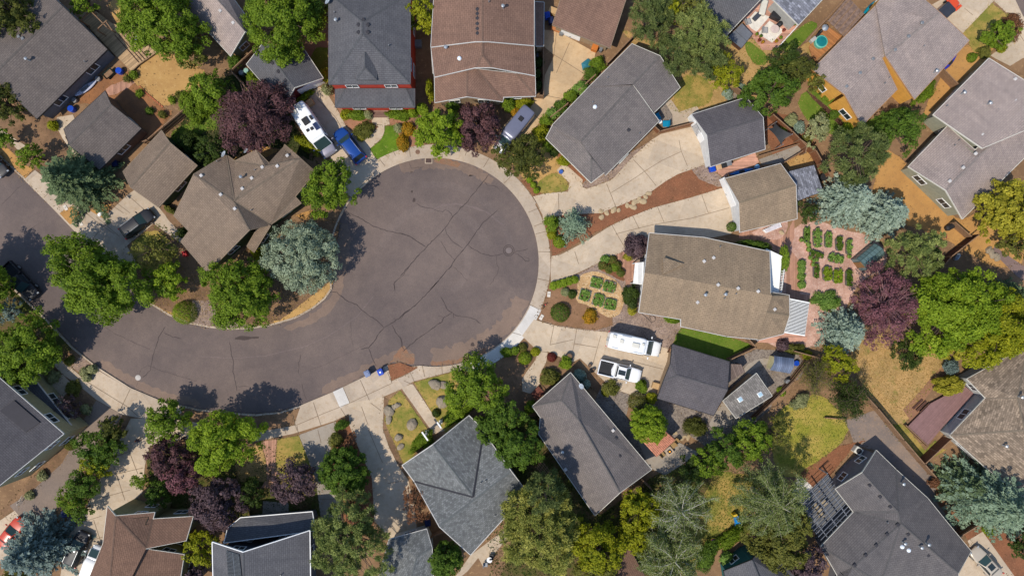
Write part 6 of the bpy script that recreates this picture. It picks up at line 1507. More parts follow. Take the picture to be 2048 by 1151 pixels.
def mirrors(root, x, w, z, mat, r=.16):
    for s in (-1, 1): MB().bevbox((x, s * (w + .13), z), (.13, .28, .18), 0, .04).build('mirror', mat, root, local=True)
def place(px, py, deg, name, label, cat, z=0, dx=0):
    p = W(px, py, z); return empty(name, (p.x, p.y, 0), label, cat, None, R_(deg))
def std_body(root, L, Wd, zb, hood, belt, mat, xc0, xc1, tail=None):
    tail = belt if tail is None else tail; w = Wd / 2
    st = [(-L / 2, w * .74, zb + .12, tail - .22, .12), (-L / 2 + .08, w * .88, zb, tail - .06, .12), (-L / 2 + .35, w * .97, zb - .05, tail, .1), (xc0, w, zb - .05, belt, .1), (xc1 - .2, w, zb - .05, belt, .1),
          (xc1 + .3, w * .985, zb - .05, hood + .04, .1), (L / 2 - .75, w * .95, zb - .05, hood, .1), (L / 2 - .3, w * .87, zb, hood - .08, .12), (L / 2 - .06, w * .7, zb + .06, hood - .2, .12), (L / 2, w * .55, zb + .14, hood - .3, .08)]
    return loft(st, 'body', mat, root)
def hatch(px, py, deg, L, Wd, Ht, mat, label, kind='car', name='parked_car', roofm=None, rails=False, zc=1.0):
    r = place(px, py, deg, name, label, kind, zc)
    w = Wd / 2
    std_body(r, L, Wd, .32, 1.0 if Ht > 1.6 else .88, 1.08 if Ht > 1.6 else .98, mat, -L * .4, L * .2)
    cabin(r, -L * .46, -L * .38, L * .08, L * .25, 1.0 if Ht > 1.6 else .92, Ht, w * .9, w * .72, roofm or mat)
    if rails:
        for s in (-1, 1): MB().tube((-L * .36, s * w * .66, Ht + .06), (L * .06, s * w * .66, Ht + .06), .025).build('roof_rail', STEEL, r, local=True)
    running(r, L, Wd, L * .58); mirrors(r, L * .17, w, 1.02, mat)
    return r
def sedan(px, py, deg, L, Wd, Ht, mat, label, sunroof=False):
    r = place(px, py, deg, 'parked_car', label, 'car', .9); w = Wd / 2
    std_body(r, L, Wd, .3, .86, .95, mat, -L * .25, L * .16, tail=.95)
    cabin(r, -L * .33, -L * .2, L * .04, L * .2, .9, Ht, w * .88, w * .68, mat)
    running(r, L, Wd, L * .58); mirrors(r, L * .14, w, .98, mat)
    if sunroof: MB().bevbox((-L * .06, 0, Ht + .055), (.8, .75, .02), 0, .01).build('sunroof', GLASS, r, local=True)
    return r
def pickup(px, py, deg, mat, label, bed='black', L=5.6, Wd=1.95):
    r = place(px, py, deg, 'pickup_truck', label, 'pickup truck', 1.0); w = Wd / 2
    st = [(-L / 2, w * .9, .45, .72, .05), (-L / 2 + .1, w * .95, .4, .74, .05), (-L * .12, w * .96, .4, .76, .05), (-L * .1, w, .4, 1.1, .1), (L * .16, w, .4, 1.12, .1), (L * .24, w * .98, .4, 1.08, .1), (L / 2 - .5, w * .94, .4, 1.03, .1), (L / 2 - .15, w * .84, .42, .9, .12), (L / 2, w * .62, .48, .75, .1)]
    loft(st, 'body', mat, r)
    b = MB(); x0, x1 = -L / 2 + .02, -L * .11
    b.bevbox(((x0 + x1) / 2, w - .06, .92), (x1 - x0, .13, .5), 0, .04); b.bevbox(((x0 + x1) / 2, -w + .06, .92), (x1 - x0, .13, .5), 0, .04)
    b.bevbox((x0 + .05, 0, .92), (.1, Wd - .2, .5), 0, .03); b.bevbox((x1 - .05, 0, .95), (.1, Wd - .2, .5), 0, .03)
    b.build('bed_side', mat, r, local=True)
    f = MB(); f.box(((x0 + x1) / 2, 0, .79), (x1 - x0 - .2, Wd - .28, .04)); fo = f.build('bed_floor', plain('bed_liner', (.03, .03, .032, 1), .8), r, local=True)
    g = MB()
    for k in range(9): g.box(((x0 + x1) / 2, -.68 + k * .17, .825), (x1 - x0 - .25, .05, .03))
    g.build('rib', DARK, fo, local=True)
    cabin(r, -L * .09, -L * .07, L * .11, L * .24, 1.05, 1.78, w * .9, w * .74, mat)
    MB().bevbox((L * .02, 0, 1.85), (.9, .62, .02), 0, .01).build('sunroof', GLASS, r, local=True)
    running(r, L, Wd, L * .58, .38, .85, .85); mirrors(r, L * .19, w, 1.15, mat)
    return r
BLACKP = paint('black', (.012, .012, .015, 1), rough=.5); 
hatch(272.5, 446, 37, 4.75, 1.9, 1.62, BLACKP, 'black hatchback parked on the drive beside the olive brown tree', rails=True)
hatch(697, 289, -55, 5.1, 2.0, 1.85, paint('blue', (.012, .06, .26, 1), .3), 'blue estate SUV with roof rails on the drive next to the white motorhome', rails=True, zc=1.3).rotation_euler = (0, 0, R_(-52 + 180))
pickup(1240, 743, -14, paint('white', (.8, .8, .8, 1)), 'white pickup truck with black ribbed bed beside the camper van')
pickup(38, 562, 0, BLACKP, 'black pickup truck parked on the street at the left edge').rotation_euler = (0, 0, R_(-47))
sedan(20, 1066, 52, 4.5, 1.82, 1.42, paint('red', (.5, .05, .02, 1)), 'red car on the small drive at the bottom left')
hatch(152, 1098, 66, 4.7, 1.9, 1.7, BLACKP, 'black SUV in the shade beside the brown roofed house', rails=True)
sedan(1974, 1126, -48, 4.8, 1.85, 1.45, paint('champagne', C(205, 192, 172), .2), 'champagne coloured sedan at the bottom right corner', sunroof=True).rotation_euler = (0, 0, R_(132))
hatch(-17, 322, -48, 4.6, 1.85, 1.5, BLACKP, 'dark car barely entering the frame at the left edge of the street')
# orange red off-roader with black soft top, top right
r = place(1896, 18, 42, 'parked_car', 'orange red off-roader with a black soft top at the top right', 'car', 1.3)
OR_ = paint('orange_red', (.62, .07, .02, 1))
loft([(-2.0, .7, .45, .95, .05), (-1.9, .78, .42, 1.05, .05), (.4, .8, .42, 1.1, .05), (.6, .72, .42, 1.12, .08), (1.7, .6, .45, 1.08, .08), (1.95, .55, .5, 1.0, .08)], 'body', OR_, r)
cabin(r, -1.9, -1.85, .35, .5, 1.05, 1.8, .76, .72, plain('soft_top', (.03, .035, .05, 1), .8))
m = MB(); 
for s in (-1, 1): m.bevbox((1.35, s * .82, .95), (1.0, .34, .1), 0, .04); m.bevbox((-1.3, s * .9, .9), (1.0, .2, .1), 0, .04)
m.build('fender', OR_, r, local=True); running(r, 3.9, 1.9, 2.4, .4)
# white camper van
def box_van(px, py, deg, name, label, L, Wd, Ht, bm_, cabm, cabL=1.6, z=2.4, cat='camper van'):
    r = place(px, py, deg, name, label, cat, z); w = Wd / 2; xb = L / 2 - cabL
    loft([(-L / 2, w * .8, .5, Ht - .2, .15), (-L / 2 + .1, w * .92, .4, Ht - .03, .18), (-L / 2 + .5, w, .4, Ht + .02, .2), (0, w, .4, Ht + .03, .16), (xb - .7, w, .4, Ht, .16), (xb - .25, w * .95, .4, Ht - .08, .22), (xb, w * .86, .4, Ht - .4, .2)], 'body', bm_, r)
    loft([(xb - .3, w * .93, .4, 1.25, .1), (xb + .5, w * .93, .4, 1.25, .1), (L / 2 - .6, w * .88, .4, 1.15, .12), (L / 2 - .2, w * .8, .42, 1.0, .12), (L / 2, w * .62, .5, .8, .1)], 'hood', cabm, r)
    cabin(r, xb - .4, xb - .35, xb + .02, xb + 1.0, 1.15, Ht - .28, w * .9, w * .82, bm_, 'cab_roof', rear=False)
    for s in (-1, 1):
        MB().bevbox((xb + .55, s * (w + .22), 1.5), (.14, .3, .34), 0, .04).build('mirror', cabm, r, local=True)
        MB().box((xb * .3, s * (w + .004), Ht * .72), (1.6, .02, .5)).build('side_window', GLASS, r, local=True)
    running(r, L, Wd, L * .55, .38, .85, 1.0)
    return r
WP = paint('rv_white', (.82, .82, .8, 1))
v = box_van(1272, 690, -12, 'camper_van', 'long white camper van on the drive below the tan house', 7.0, 2.2, 2.75, WP, WP, 2.1)
for x, y, sx, sy, nm in ((-.1, .0, .95, .62, 'air_conditioner'), (-1.9, .15, .5, .5, 'roof_vent'), (-2.9, .55, .5, .45, 'roof_vent'), (.8, .3, .35, .35, 'roof_vent')):
    MB().bevbox((x, y, 2.86), (sx, sy, .2 if nm[0] == 'a' else .1), 0, .05).build(nm, OFFW, v, local=True)
m = MB()
for x0, x1 in ((-3.0, -2.2), (-.3, .9)): m.tube((x0, -.85, 2.84), (x1, -.85, 2.84), .025)
m.tube((-2.0, .85, 2.84), (-.8, .85, 2.84), .025); m.build('roof_rail', STEEL, v, local=True)
m = MB()
for y in (-.2, .2): m.tube((-3.56, y, .8), (-3.56, y, 2.7), .02)
for k in range(6): m.tube((-3.56, -.2, .95 + k * .32), (-3.56, .2, .95 + k * .32), .016)
m.build('ladder', STEEL, v, local=True)
v.rotation_euler = (0, 0, R_(-12))
# motorhome top left, nose pointing down right
v = box_van(624, 258, -56, 'motorhome', 'white motorhome with dark roof fittings on the drive of the red house', 7.2, 2.35, 2.95, WP, paint('silver', C(170, 165, 175), .4), 2.0, 2.3, 'motorhome')
for x, y, sx, sy, c_, nm in ((-1.0, .0, .95, .8, DARK, 'air_conditioner'), (-1.0, .78, .6, .3, DARK, 'roof_vent'), (.2, .1, .4, .35, DARK, 'roof_vent'), (.1, -.45, .35, .35, DARK, 'roof_vent'), (-3.0, .3, .6, .5, OFFW, 'roof_vent'), (-2.7, -.5, .6, .5, OFFW, 'roof_vent')):
    MB().bevbox((x, y, 3.06), (sx, sy, .18), 0, .04).build(nm, c_, v, local=True)
MB().box((.25, .72, 3.03), (.95, .55, .05)).build('solar_panel', plain('solar_blue', (.02, .03, .08, 1), .25, spec=.5), v, local=True)
# silver van
v = box_van(1027, 258, 0, 'camper_van', 'grey panel van with a roof hatch beside the brown house drive', 6.6, 2.0, 2.5, paint('grey_blue', C(128, 130, 148), .3), paint('silver_hood', C(190, 190, 195), .4), 1.9, 2.0)
v.rotation_euler = (0, 0, R_(180 + 51))
MB().bevbox((-1.5, .0, 2.58), (.6, .6, .12), 0, .05).build('roof_vent', DARK, v, local=True)
# white van under the brown eave bottom left
v = box_van(181, 1128, 70, 'cargo_van', 'white van half hidden under the brown eave at the bottom left', 4.6, 1.8, 1.8, WP, WP, 1.4, 1.4, 'van')

# ------------------------------------------------------------------ fences
def fence(pts, h, label, mat=None, postm=None, zt=0, group=None, spacing=2.4, thick=.045, pergola=False):
    """board fence along photo-pixel points measured at its top"""
    w = [W(x, y, h) for x, y in pts]; a0 = w[0]
    root = empty('fence', (a0.x, a0.y, 0), label, 'fence', group)
    m = MB(); posts = []
    for a, b in zip(w[:-1], w[1:]):
        d = (b - a); L = math.hypot(d.x, d.y); an = math.atan2(d.y, d.x); k = max(1, int(L / .16))
        for i in range(k):
            p = a + d * ((i + .5) / k); m.box((p.x, p.y, (h - .05) / 2), (L / k * .93, thick, h - .05 - RNG.uniform(0, .03)), an)
        n = max(1, round(L / spacing))
        for i in range(n + 1):
            p = a + d * (i / n); posts.append((p, an))
    m.build('board_panel', mat or WOODP, root)
    r = MB()
    for a, b in zip(w[:-1], w[1:]):
        d = (b - a); L = math.hypot(d.x, d.y); an = math.atan2(d.y, d.x); c = (a + b) / 2; o = Vector((-d.y, d.x, 0)).normalized() * .06
        for z in (.3, h * .55, h - .2): r.box((c.x + o.x, c.y + o.y, z), (L, .05, .09), an)
        r.box((c.x, c.y, h - .01), (L, .12, .03), an)
    r.build('rail', postm or WOODP, root)
    for p, an in posts: MB().box((p.x, p.y, (h + .06) / 2), (.1, .13, h + .06), an).build('post', postm or WOODP, root)
    return root
WB = WOODP; BRN = plain('brown_fence_wood', C(140, 92, 62), .85, var=.25, scale=5)
fence([(391, 198), (294, 279), (285, 283)], 1.8, 'grey wooden fence running diagonally between the sandy yard and the small lawn')
fence([(509, 96), (461, 141)], 1.8, 'short pale fence section beside the green end wall')
fence([(461, 141), (500, 185), (540, 225)], 1.8, 'wooden fence leading down behind the dark garage into the purple tree')
fence([(1270, 68), (1216, 125)], 1.8, 'dark wooden fence between the brown garage and the purple-grey house', mat=WOODD)
fence([(1309, 252), (1320, 262), (1390, 244)], 1.5, 'brown wooden fence enclosing the blue chair patio', mat=BRN)
fence([(1470, 172), (1486, 184), (1480, 196)], 1.6, 'short wooden fence corner by the pale blue groundcover')
fence([(1547, 229), (1585, 262), (1614, 292), (1611, 305)], 1.8, 'brown wooden fence curving right of the shade sail', mat=BRN)
fence([(1600, 278), (1632, 300), (1661, 350)], 2.0, 'brown wooden fence descending to the pale blue lean-to', mat=BRN)
fence([(1518, 312), (1607, 285)], .8, 'low timber edge of the raised strip below the shade sail')
fence([(1565, 327), (1622, 292)], 1.0, 'low dark fence above the tan garage', mat=WOODD)
fence([(1461, 719), (1513, 694), (1498, 678)], 1.6, 'dark fence closing the lawn beside the charcoal garage', mat=WOODD)
fence([(1510, 838), (1560, 790), (1588, 762), (1618, 724)], 1.7, 'long dark fence running up right of the grey skylight shed', mat=WOODD)
fence([(1590, 702), (1640, 716)], 1.6, 'dark fence right of the arched shed', mat=WOODD)
fence([(1706, 763), (1756, 816), (1809, 880), (1850, 928), (1872, 953)], 1.8, 'long wooden fence running down right between the straw lawn and grey yard')
fence([(1903, 878), (1850, 928)], 1.8, 'slatted brown fence between the house and the long diagonal fence', mat=BRN)
fence([(1959, 469), (1903, 513), (1878, 544)], 1.8, 'wooden fence at the lower edge of the dry orange yard', mat=WOODD)
fence([(1911, 444), (1943, 472)], 1.4, 'grey gate like fence piece below the mauve roofed house')
fence([(1612, 83), (1692, -4)], 1.8, 'grey wooden fence beside the hot tub deck and striped pergola')
fence([(1889, 139), (1917, 168)], 1.6, 'short fence between the orange house and the mauve roofed house')
fence([(862, 1075), (889, 1063)], 1.7, 'short pale fence between the two blue-grey roofs')
fence([(1920, 1073), (1961, 1048)], 1.8, 'brown slatted gate fence at the lower right', mat=BRN)
fence([(1283, 958), (1304, 979)], 1.8, 'short fence at the lower right corner of the purple-grey roof')
fence([(1191, 149), (1157, 180)], 1.4, 'pale upper fence panel in the driveway planting strip', mat=plain('pale_panel', C(185, 188, 185)))
fence([(1136, 206), (1102, 233)], 1.4, 'pale lower fence panel in the driveway planting strip', mat=MC['pale_panel'])
fence([(1072, 190), (1087, 191), (1087, 95)], 1.5, 'grey fence along the drive at the right of the brown house')
fence([(1342, 697), (1339, 705)], 1.2, 'tiny brown fence at the garage corner by the camper van', mat=BRN)
fence([(1652, 835), (1694, 838)], .5, 'low timber rail at the edge of the patchy lawn')
fence([(1812, 850), (1856, 891)], .6, 'dark low edge fence of the mauve deck end', mat=WOODD)
# ------------------------------------------------------------------ decks, pergolas, garden things
def slab(name, pts, z, th, mat, label, cat, uvdeg=0, parent=None, group=None):
    w = [W(x, y, z) for x, y in pts]; m = MB(); m.prism([(p.x, p.y) for p in w], z - th, z)
    o = m.build(name, mat, parent, uvf=uv_plan(uvdeg))
    if parent is None: tag(o, label, cat, group)
    return o
DECKW = striped('deck_boards', C(190, 158, 118), C(110, 86, 64), .15, 1, duty=.08)
DECKO = striped('orange_deck_boards', C(190, 130, 80), C(110, 66, 40), .15, 1, duty=.08)
DECKM = striped('mauve_deck_boards', C(146, 112, 108), C(104, 76, 74), .15, 1, duty=.08, var=.08)
d1 = slab('deck', T('11', [(900, 440), (1010, 550), (1060, 500), (1230, 380), (1150, 310), (960, 215), (860, 180), (700, 60), (600, 130), (720, 250)]), .45, .15, DECKW, 'weathered timber deck behind the top left house', 'deck', 40)
slab('deck', T('15', [(65, 340), (110, 250), (200, 190), (310, 265), (110, 440), (85, 400)]), .4, .15, DECKO, 'orange timber deck with the teal spa cover beside the mauve roof', 'deck', -40)
slab('deck', T('35', [(775, 1052), (940, 885), (1180, 755), (1255, 818), (1030, 1050), (920, 1185)]), .5, .2, DECKM, 'mauve painted deck beside the mottled tan house', 'deck', 48)
for i in range(3):
    a = T('35', [(825 + i * 22, 920 - 0 + i * 14 - 2), (880 + i * 22, 865 + i * 14)])
    m = MB(); p, q = W(*a[0], .3), W(*a[1], .3); c = (p + q) / 2; d = q - p
    tag(m.box((c.x, c.y, .12 + i * .11), (d.length * 1.25, .3, .08), math.atan2(d.y, d.x)).build('step', WOODD), ['lowest', 'middle', 'top'][i] + ' wooden step up to the mauve deck', 'step', 'steps to the mauve deck')
slab('porch_step', [(741, 216), (776, 216), (778, 234), (740, 234)], .35, .3, striped('porch_boards', C(140, 110, 95), C(90, 66, 56), .2, 1, duty=.1), 'brown boarded porch steps of the red house', 'steps')

def beams(root, pts, z, n, w, h, mat, name='slat', along=True):
    """n bars across a four-cornered frame"""
    A, B_, Cc, D = [W(x, y, z) for x, y in pts]; m = MB()
    for k in range(n):
        t = (k + .5) / n; a = A.lerp(B_, t); b = D.lerp(Cc, t); c = (a + b) / 2; d = b - a
        m.box((c.x, c.y, z), (d.length, w, h), math.atan2(d.y, d.x))
    return m.build(name, mat, root)
def posts4(root, pts, z, mat, s=.12):
    for x, y in pts:
        p = W(x, y, z); MB().box((p.x, p.y, z / 2), (s, s, z)).build('post', mat, root)
def frame4(root, pts, z, mat, w=.1, h=.15, name='beam'):
    P = [W(x, y, z) for x, y in pts]
    for i in range(len(P)):
        a, b = P[i], P[(i + 1) % len(P)]; c = (a + b) / 2; d = b - a
        MB().box((c.x, c.y, z - .12), (d.length, w, h), math.atan2(d.y, d.x)).build(name, mat, root)
# slate pergola bottom right
q = T('45', [(215, 440), (385, 700), (170, 920), (-40, 620)]); c = W(*q[3], 2.4)
r = empty('pergola', (c.x, c.y, 0), 'grey slatted pergola over outdoor seating beside the slate house', 'pergola')
P4 = [(1655, 946), (1707, 1026), (1648, 1088), (1586, 1008)]
PG = plain('pergola_grey', C(120, 124, 132), .7)
beams(r, [P4[0], P4[1], P4[2], P4[3]], 2.55, 13, .07, .16, PG); beams(r, [P4[0], P4[3], P4[2], P4[1]], 2.45, 3, .1, .16, PG, 'beam'); posts4(r, P4, 2.4, PG)
sheet('patio', concrete('patio_grey', C(120, 122, 126)), P4, 2)
# white louvred patio roof right of the tan house
P4 = T('34', [(1455, 142), (1605, 172), (1570, 425), (1412, 400)])
r = empty('patio_cover', tuple(W(*P4[0], 0)), 'white louvred patio cover at the right end of the tan house', 'pergola')
WHL = plain('white_louvre', (.8, .79, .74, 1), .5, var=.04)
beams(r, [P4[0], P4[3], P4[2], P4[1]], 2.6, 24, .27, .04, WHL); frame4(r, P4, 2.6, WHL, .1, .12); posts4(r, P4, 2.45, WHL, .1)
P4 = T('24', [(1282, 835), (1365, 840), (1425, 905), (1392, 1150), (1308, 1150)]); P4 = [(1534, 498), (1572, 516), (1563, 584), (1541, 583)]
r = empty('patio_cover', tuple(W(*P4[0], 0)), 'white vine covered patio roof behind the tan house', 'pergola')
slab('roof_sheet', [(1536, 500), (1564, 512), (1558, 583), (1541, 583)], 2.4, .05, WHL, None, None, parent=r); frame4(r, P4, 2.5, WHL, .09, .12); posts4(r, P4, 2.38, WHL, .1)
beams(r, [(1563, 540), (1559, 584), (1564, 584), (1570, 540)], 2.5, 14, .05, .06, WHL)
P4 = [(1271, 526), (1288, 524), (1285, 568), (1267, 566)]
r = empty('porch_roof', tuple(W(*P4[0], 0)), 'small white ribbed porch roof at the left end of the tan house', 'porch')
slab('roof_sheet', P4, 2.4, .06, striped('white_ribs', (.78, .78, .76, 1), (.5, .5, .5, 1), .25, 0, duty=.1), None, None, parent=r); frame4(r, P4, 2.42, WHL, .08, .1); posts4(r, P4, 2.3, WHL, .1)
# posts and beams behind top left house
r = empty('pergola', tuple(W(190, 30, 0)), 'open timber beams of an unfinished pergola behind the top left house', 'pergola')
for a, b in T('11', [(665, 55), (820, 210)]) and [(T('11', [(665, 55)])[0], T('11', [(820, 210)])[0]), (T('11', [(740, 235)])[0], T('11', [(820, 158)])[0]), (T('11', [(720, 58)])[0], T('11', [(610, 165)])[0]), (T('11', [(815, 170)])[0], T('11', [(862, 235)])[0])]:
    p, s_ = W(*a, 2.5), W(*b, 2.5); c = (p + s_) / 2; d = s_ - p; MB().box((c.x, c.y, 2.5), (d.length, .1, .18), math.atan2(d.y, d.x)).build('beam', WOODP, r)
posts4(r, T('11', [(665, 60), (815, 205), (740, 230), (615, 160)]), 2.45, WOODP)
m = MB()
for k in range(4):
    a, b = T('11', [(880 + k * 22, 270 - k * 12), (1065 + k * 22, 480 - k * 12)])
    p, s_ = W(*a, .5), W(*b, .5); c = (p + s_) / 2; d = s_ - p; m.box((c.x, c.y, .5), (d.length, .06, .1), math.atan2(d.y, d.x))
tag(m.build('deck_bench', WOODD), 'dark slatted bench strips laid on the timber deck', 'bench')
# striped timber pergola top right
P4 = T('15', [(200, 150), (345, -20), (460, 100), (315, 265)])
r = empty('pergola', tuple(W(*P4[0], 0)), 'brown boarded pergola between the fence and the mauve roof', 'pergola')
beams(r, P4, 2.4, 14, .27, .05, plain('pergola_board', C(136, 112, 98), .85, var=.3, scale=3), 'board'); beams(r, [P4[0], P4[3], P4[2], P4[1]], 2.5, 4, .1, .12, WOODP, 'beam'); posts4(r, P4, 2.35, WOODP)
# terracotta canopy
P4 = [(1280, 876), (1330, 861), (1350, 878), (1313, 912)]
r = empty('tiled_canopy', tuple(W(*P4[0], 0)), 'red clay tiled canopy beside the purple-grey house', 'canopy')
w4 = [W(P4[0][0], P4[0][1], 2.9), W(P4[1][0], P4[1][1], 2.9), W(P4[2][0], P4[2][1], 2.4), W(P4[3][0], P4[3][1], 2.4)]
m = MB(); n_ = 14
for k in range(n_):
    a = w4[0].lerp(w4[1], (k + .5) / n_); b = w4[3].lerp(w4[2], (k + .5) / n_)
    for s in range(7): p0 = a.lerp(b, s / 7); p1 = a.lerp(b, (s + 1) / 7); m.tube(p0 + Vector((0, 0, .05)), p1, .125, .15, 8)
m.build('roof_tiles', plain('clay_tile', C(206, 140, 112), .85, var=.25, scale=3), r); posts4(r, P4, 2.3, WOODD)
# patio canopy next to charcoal garage
r = empty('wooden_canopy', tuple(W(1475, 745, 0)), 'small weathered wooden canopy attached to the charcoal garage', 'canopy')
slab('board_roof', T('34', [(998, 642), (1085, 645), (1112, 700), (985, 786)]), 2.2, .06, striped('grey_boards', C(125, 108, 98), C(80, 66, 60), .2, 0, duty=.12), None, None, parent=r, uvdeg=20); posts4(r, T('34', [(1085, 650), (1105, 700)]), 2.1, WOODD)
# arched metal shed
P = T('34', [(1340, 580), (1492, 602), (1462, 716), (1308, 690)]); a, b, c, d = [W(x, y, 1.9) for x, y in P]
r = empty('garden_shed', tuple(W(*P[0], 0)), 'small blue-grey arched metal shed with cream base', 'shed')
m = MB(); n_ = 10; vs = []
for e0, e1 in ((a, d), (b, c)):
    for i in range(n_ + 1):
        t = i / n_; p = e0.lerp(e1, t); vs.append(Vector((p.x, p.y, 1.75 + .5 * math.sin(math.pi * t))))
m.add(vs, [(i, i + 1, n_ + 2 + i, n_ + 1 + i) for i in range(n_)]); rf = m.build('arched_roof', striped('ribbed_metal', C(140, 150, 170), C(95, 104, 122), .22, 0, duty=.12, rough=.4, metal=.4), r, uvf=uv_plan(-8))
rf.modifiers.new('s', 'SOLIDIFY').thickness = .04
m = MB(); m.prism([(p.x, p.y) for p in offset_poly([a, d, c, b], -.12)], 0, 1.78); m.build('wall', plain('cream_metal', C(225, 215, 165), .5), r)
m = MB(); pa_, pd_ = W(*P[0], 1), W(*P[3], 1); mm = (pa_ + pd_) / 2; m.box((mm.x + .02, mm.y, .95), (.06, 1.0, 1.7), R_(10)); m.build('door', WOODP, r)
# greenhouse
g = [W(x, y, 1.9) for x, y in T('25', [(415, 855), (540, 750), (618, 830), (500, 920)])]; c = sum(g, Vector()) / 4
r = empty('greenhouse', (c.x, c.y, 0), 'small glass greenhouse on the pink gravel', 'greenhouse', None, R_(40))
m = MB(); L_, W_ = 3.0, 1.9; GH = glass('greenhouse_glass', (.10, .16, .16, 1)); nn = 6
prof = [(-W_ / 2, 0), (-W_ / 2, 1.5), (-W_ * .3, 2.0), (0, 2.3), (W_ * .3, 2.0), (W_ / 2, 1.5), (W_ / 2, 0)]
vs = [(x, y, z) for x in (-L_ / 2, L_ / 2) for y, z in prof]; m.add(vs, [(i, i + 1, 8 + i, 7 + i) for i in range(6)] + [tuple(range(6, -1, -1)), tuple(range(7, 14))])
m.build('glazing', GH, r, local=True); m = MB()
for k in range(nn + 1):
    x = -L_ / 2 + L_ * k / nn
    for (y0, z0), (y1, z1) in zip(prof[:-1], prof[1:]): m.tube((x, y0 * 1.01, z0 + .01), (x, y1 * 1.01, z1 + .01), .025, n=4)
for y, z in prof: m.tube((-L_ / 2, y * 1.01, z + .01), (L_ / 2, y * 1.01, z + .01), .025, n=4)
m.build('frame', plain('greenhouse_frame', C(60, 80, 75), .5), r, local=True)
MB().box((.6, .45, 2.0), (.7, .5, .04), 0, (R_(-35), 0)).build('roof_vent', plain('vent_pane', (.45, .6, .7, 1), .2), r, local=True)
MB().box((-L_ / 2 - .05, 0, .95), (.06, .9, 1.8)).build('door', plain('green_wood', C(150, 110, 70)), r, local=True)
# hot tub, spa, trampoline-like blue cover
P = T('14', [(980, 285), (1090, 180), (1170, 262), (1085, 370)])
r = empty('hot_tub', tuple(W(*P[0], 0)), 'grey covered hot tub beside the dark roof at the brick patio', 'hot tub')
slab('cabinet', P, .95, .95, WOODD, None, None, parent=r)
cv = [(x, y) for x, y in P]; m1 = ((cv[0][0] + cv[1][0]) / 2, (cv[0][1] + cv[1][1]) / 2)
A, B_, C_, D_ = cv; h1 = lambda t, a, b: (a[0] + (b[0] - a[0]) * t, a[1] + (b[1] - a[1]) * t)
CVM = plain('tub_cover', C(112, 116, 124), .6)
k = slab('cover', [A, h1(.49, A, B_), h1(.49, D_, C_), D_], 1.07, .1, CVM, None, None, parent=r); slab('cover', [h1(.51, A, B_), B_, C_, h1(.51, D_, C_)], 1.07, .1, CVM, None, None, parent=r)
p = W(1642, 84, .8); r = empty('spa_pool', (p.x, p.y, 0), 'round teal covered spa on the orange deck', 'spa')
MB().lathe((p.x, p.y, 0), [(.78, .4), (.8, .95), (.74, .98)], 28).build('tub', plain('teal_rim', C(110, 200, 180), .5), r)
MB().lathe((p.x, p.y, 0), [(.66, .985), (.6, 1.03), (.2, 1.05)], 28).build('cover', plain('teal_cover', C(20, 125, 130), .5), r)
p = W(1650, 56, 1.9); r = empty('heat_lamp', (p.x, p.y, 0), 'silver topped patio heater at the end of the orange deck', 'patio heater')
MB().lathe((p.x, p.y, 0), [(.42, 2.0), (.34, 2.08), (.1, 2.16)], 20).build('hood', STEEL, r); MB().tube((p.x, p.y, .4), (p.x, p.y, 2.05), .04).build('pole', STEEL, r); MB().lathe((p.x, p.y, 0), [(.22, .4), (.22, .8), (.1, .85)], 14).build('base', DARK, r)
def simple_box(px, py, z, size, rz, mat, name, label, cat, group=None, b=.05):
    p = W(px, py, z + size[2]); o = MB().bevbox((0, 0, z + size[2] / 2), size, R_(rz), b).build(name, mat, local=True); o.location = (p.x, p.y, 0); return tag(o, label, cat, group)
simple_box(1628, 78, .4, (.8, .5, .6), 40, plain('chest_grey', C(190, 185, 180)), 'storage_box', 'pale grey storage box beside the teal spa', 'box')
simple_box(1638, 68, .4, (.35, .7, .6), -40, DARK, 'barbecue', 'small black barbecue between the spa and the heater', 'barbecue')
# shade sail
q = [W(x, y, 2.3) for x, y in T('14', [(1345, 940), (1465, 1035), (1395, 1112), (1282, 992)])]; n_ = 12; vs = []
for i in range(n_ + 1):
    for j in range(n_ + 1):
        u, v = i / n_, j / n_; p = q[0].lerp(q[1], u).lerp(q[3].lerp(q[2], u), v); cc = sum(q, Vector()) / 4
        pull = .22 * (4 * u * (1 - u) * abs(2 * v - 1) ** 2 + 4 * v * (1 - v) * abs(2 * u - 1) ** 2); p = p.lerp(cc, pull); p.z = 2.3 + .5 * (u + v - 2 * u * v) - .15; vs.append(p)
r = empty('shade_sail', tuple(W(1558, 266, 0)), 'black four pointed shade sail right of the white garage', 'shade sail')
mk('cloth', vs, [(i * (n_ + 1) + j, (i + 1) * (n_ + 1) + j, (i + 1) * (n_ + 1) + j + 1, i * (n_ + 1) + j + 1) for i in range(n_) for j in range(n_)], plain('sail_cloth', (.035, .035, .035, 1), .6), r, smooth=True)
for p in q: MB().tube((p.x, p.y, 0), (p.x, p.y, 2.75), .05).build('post', STEEL, r)
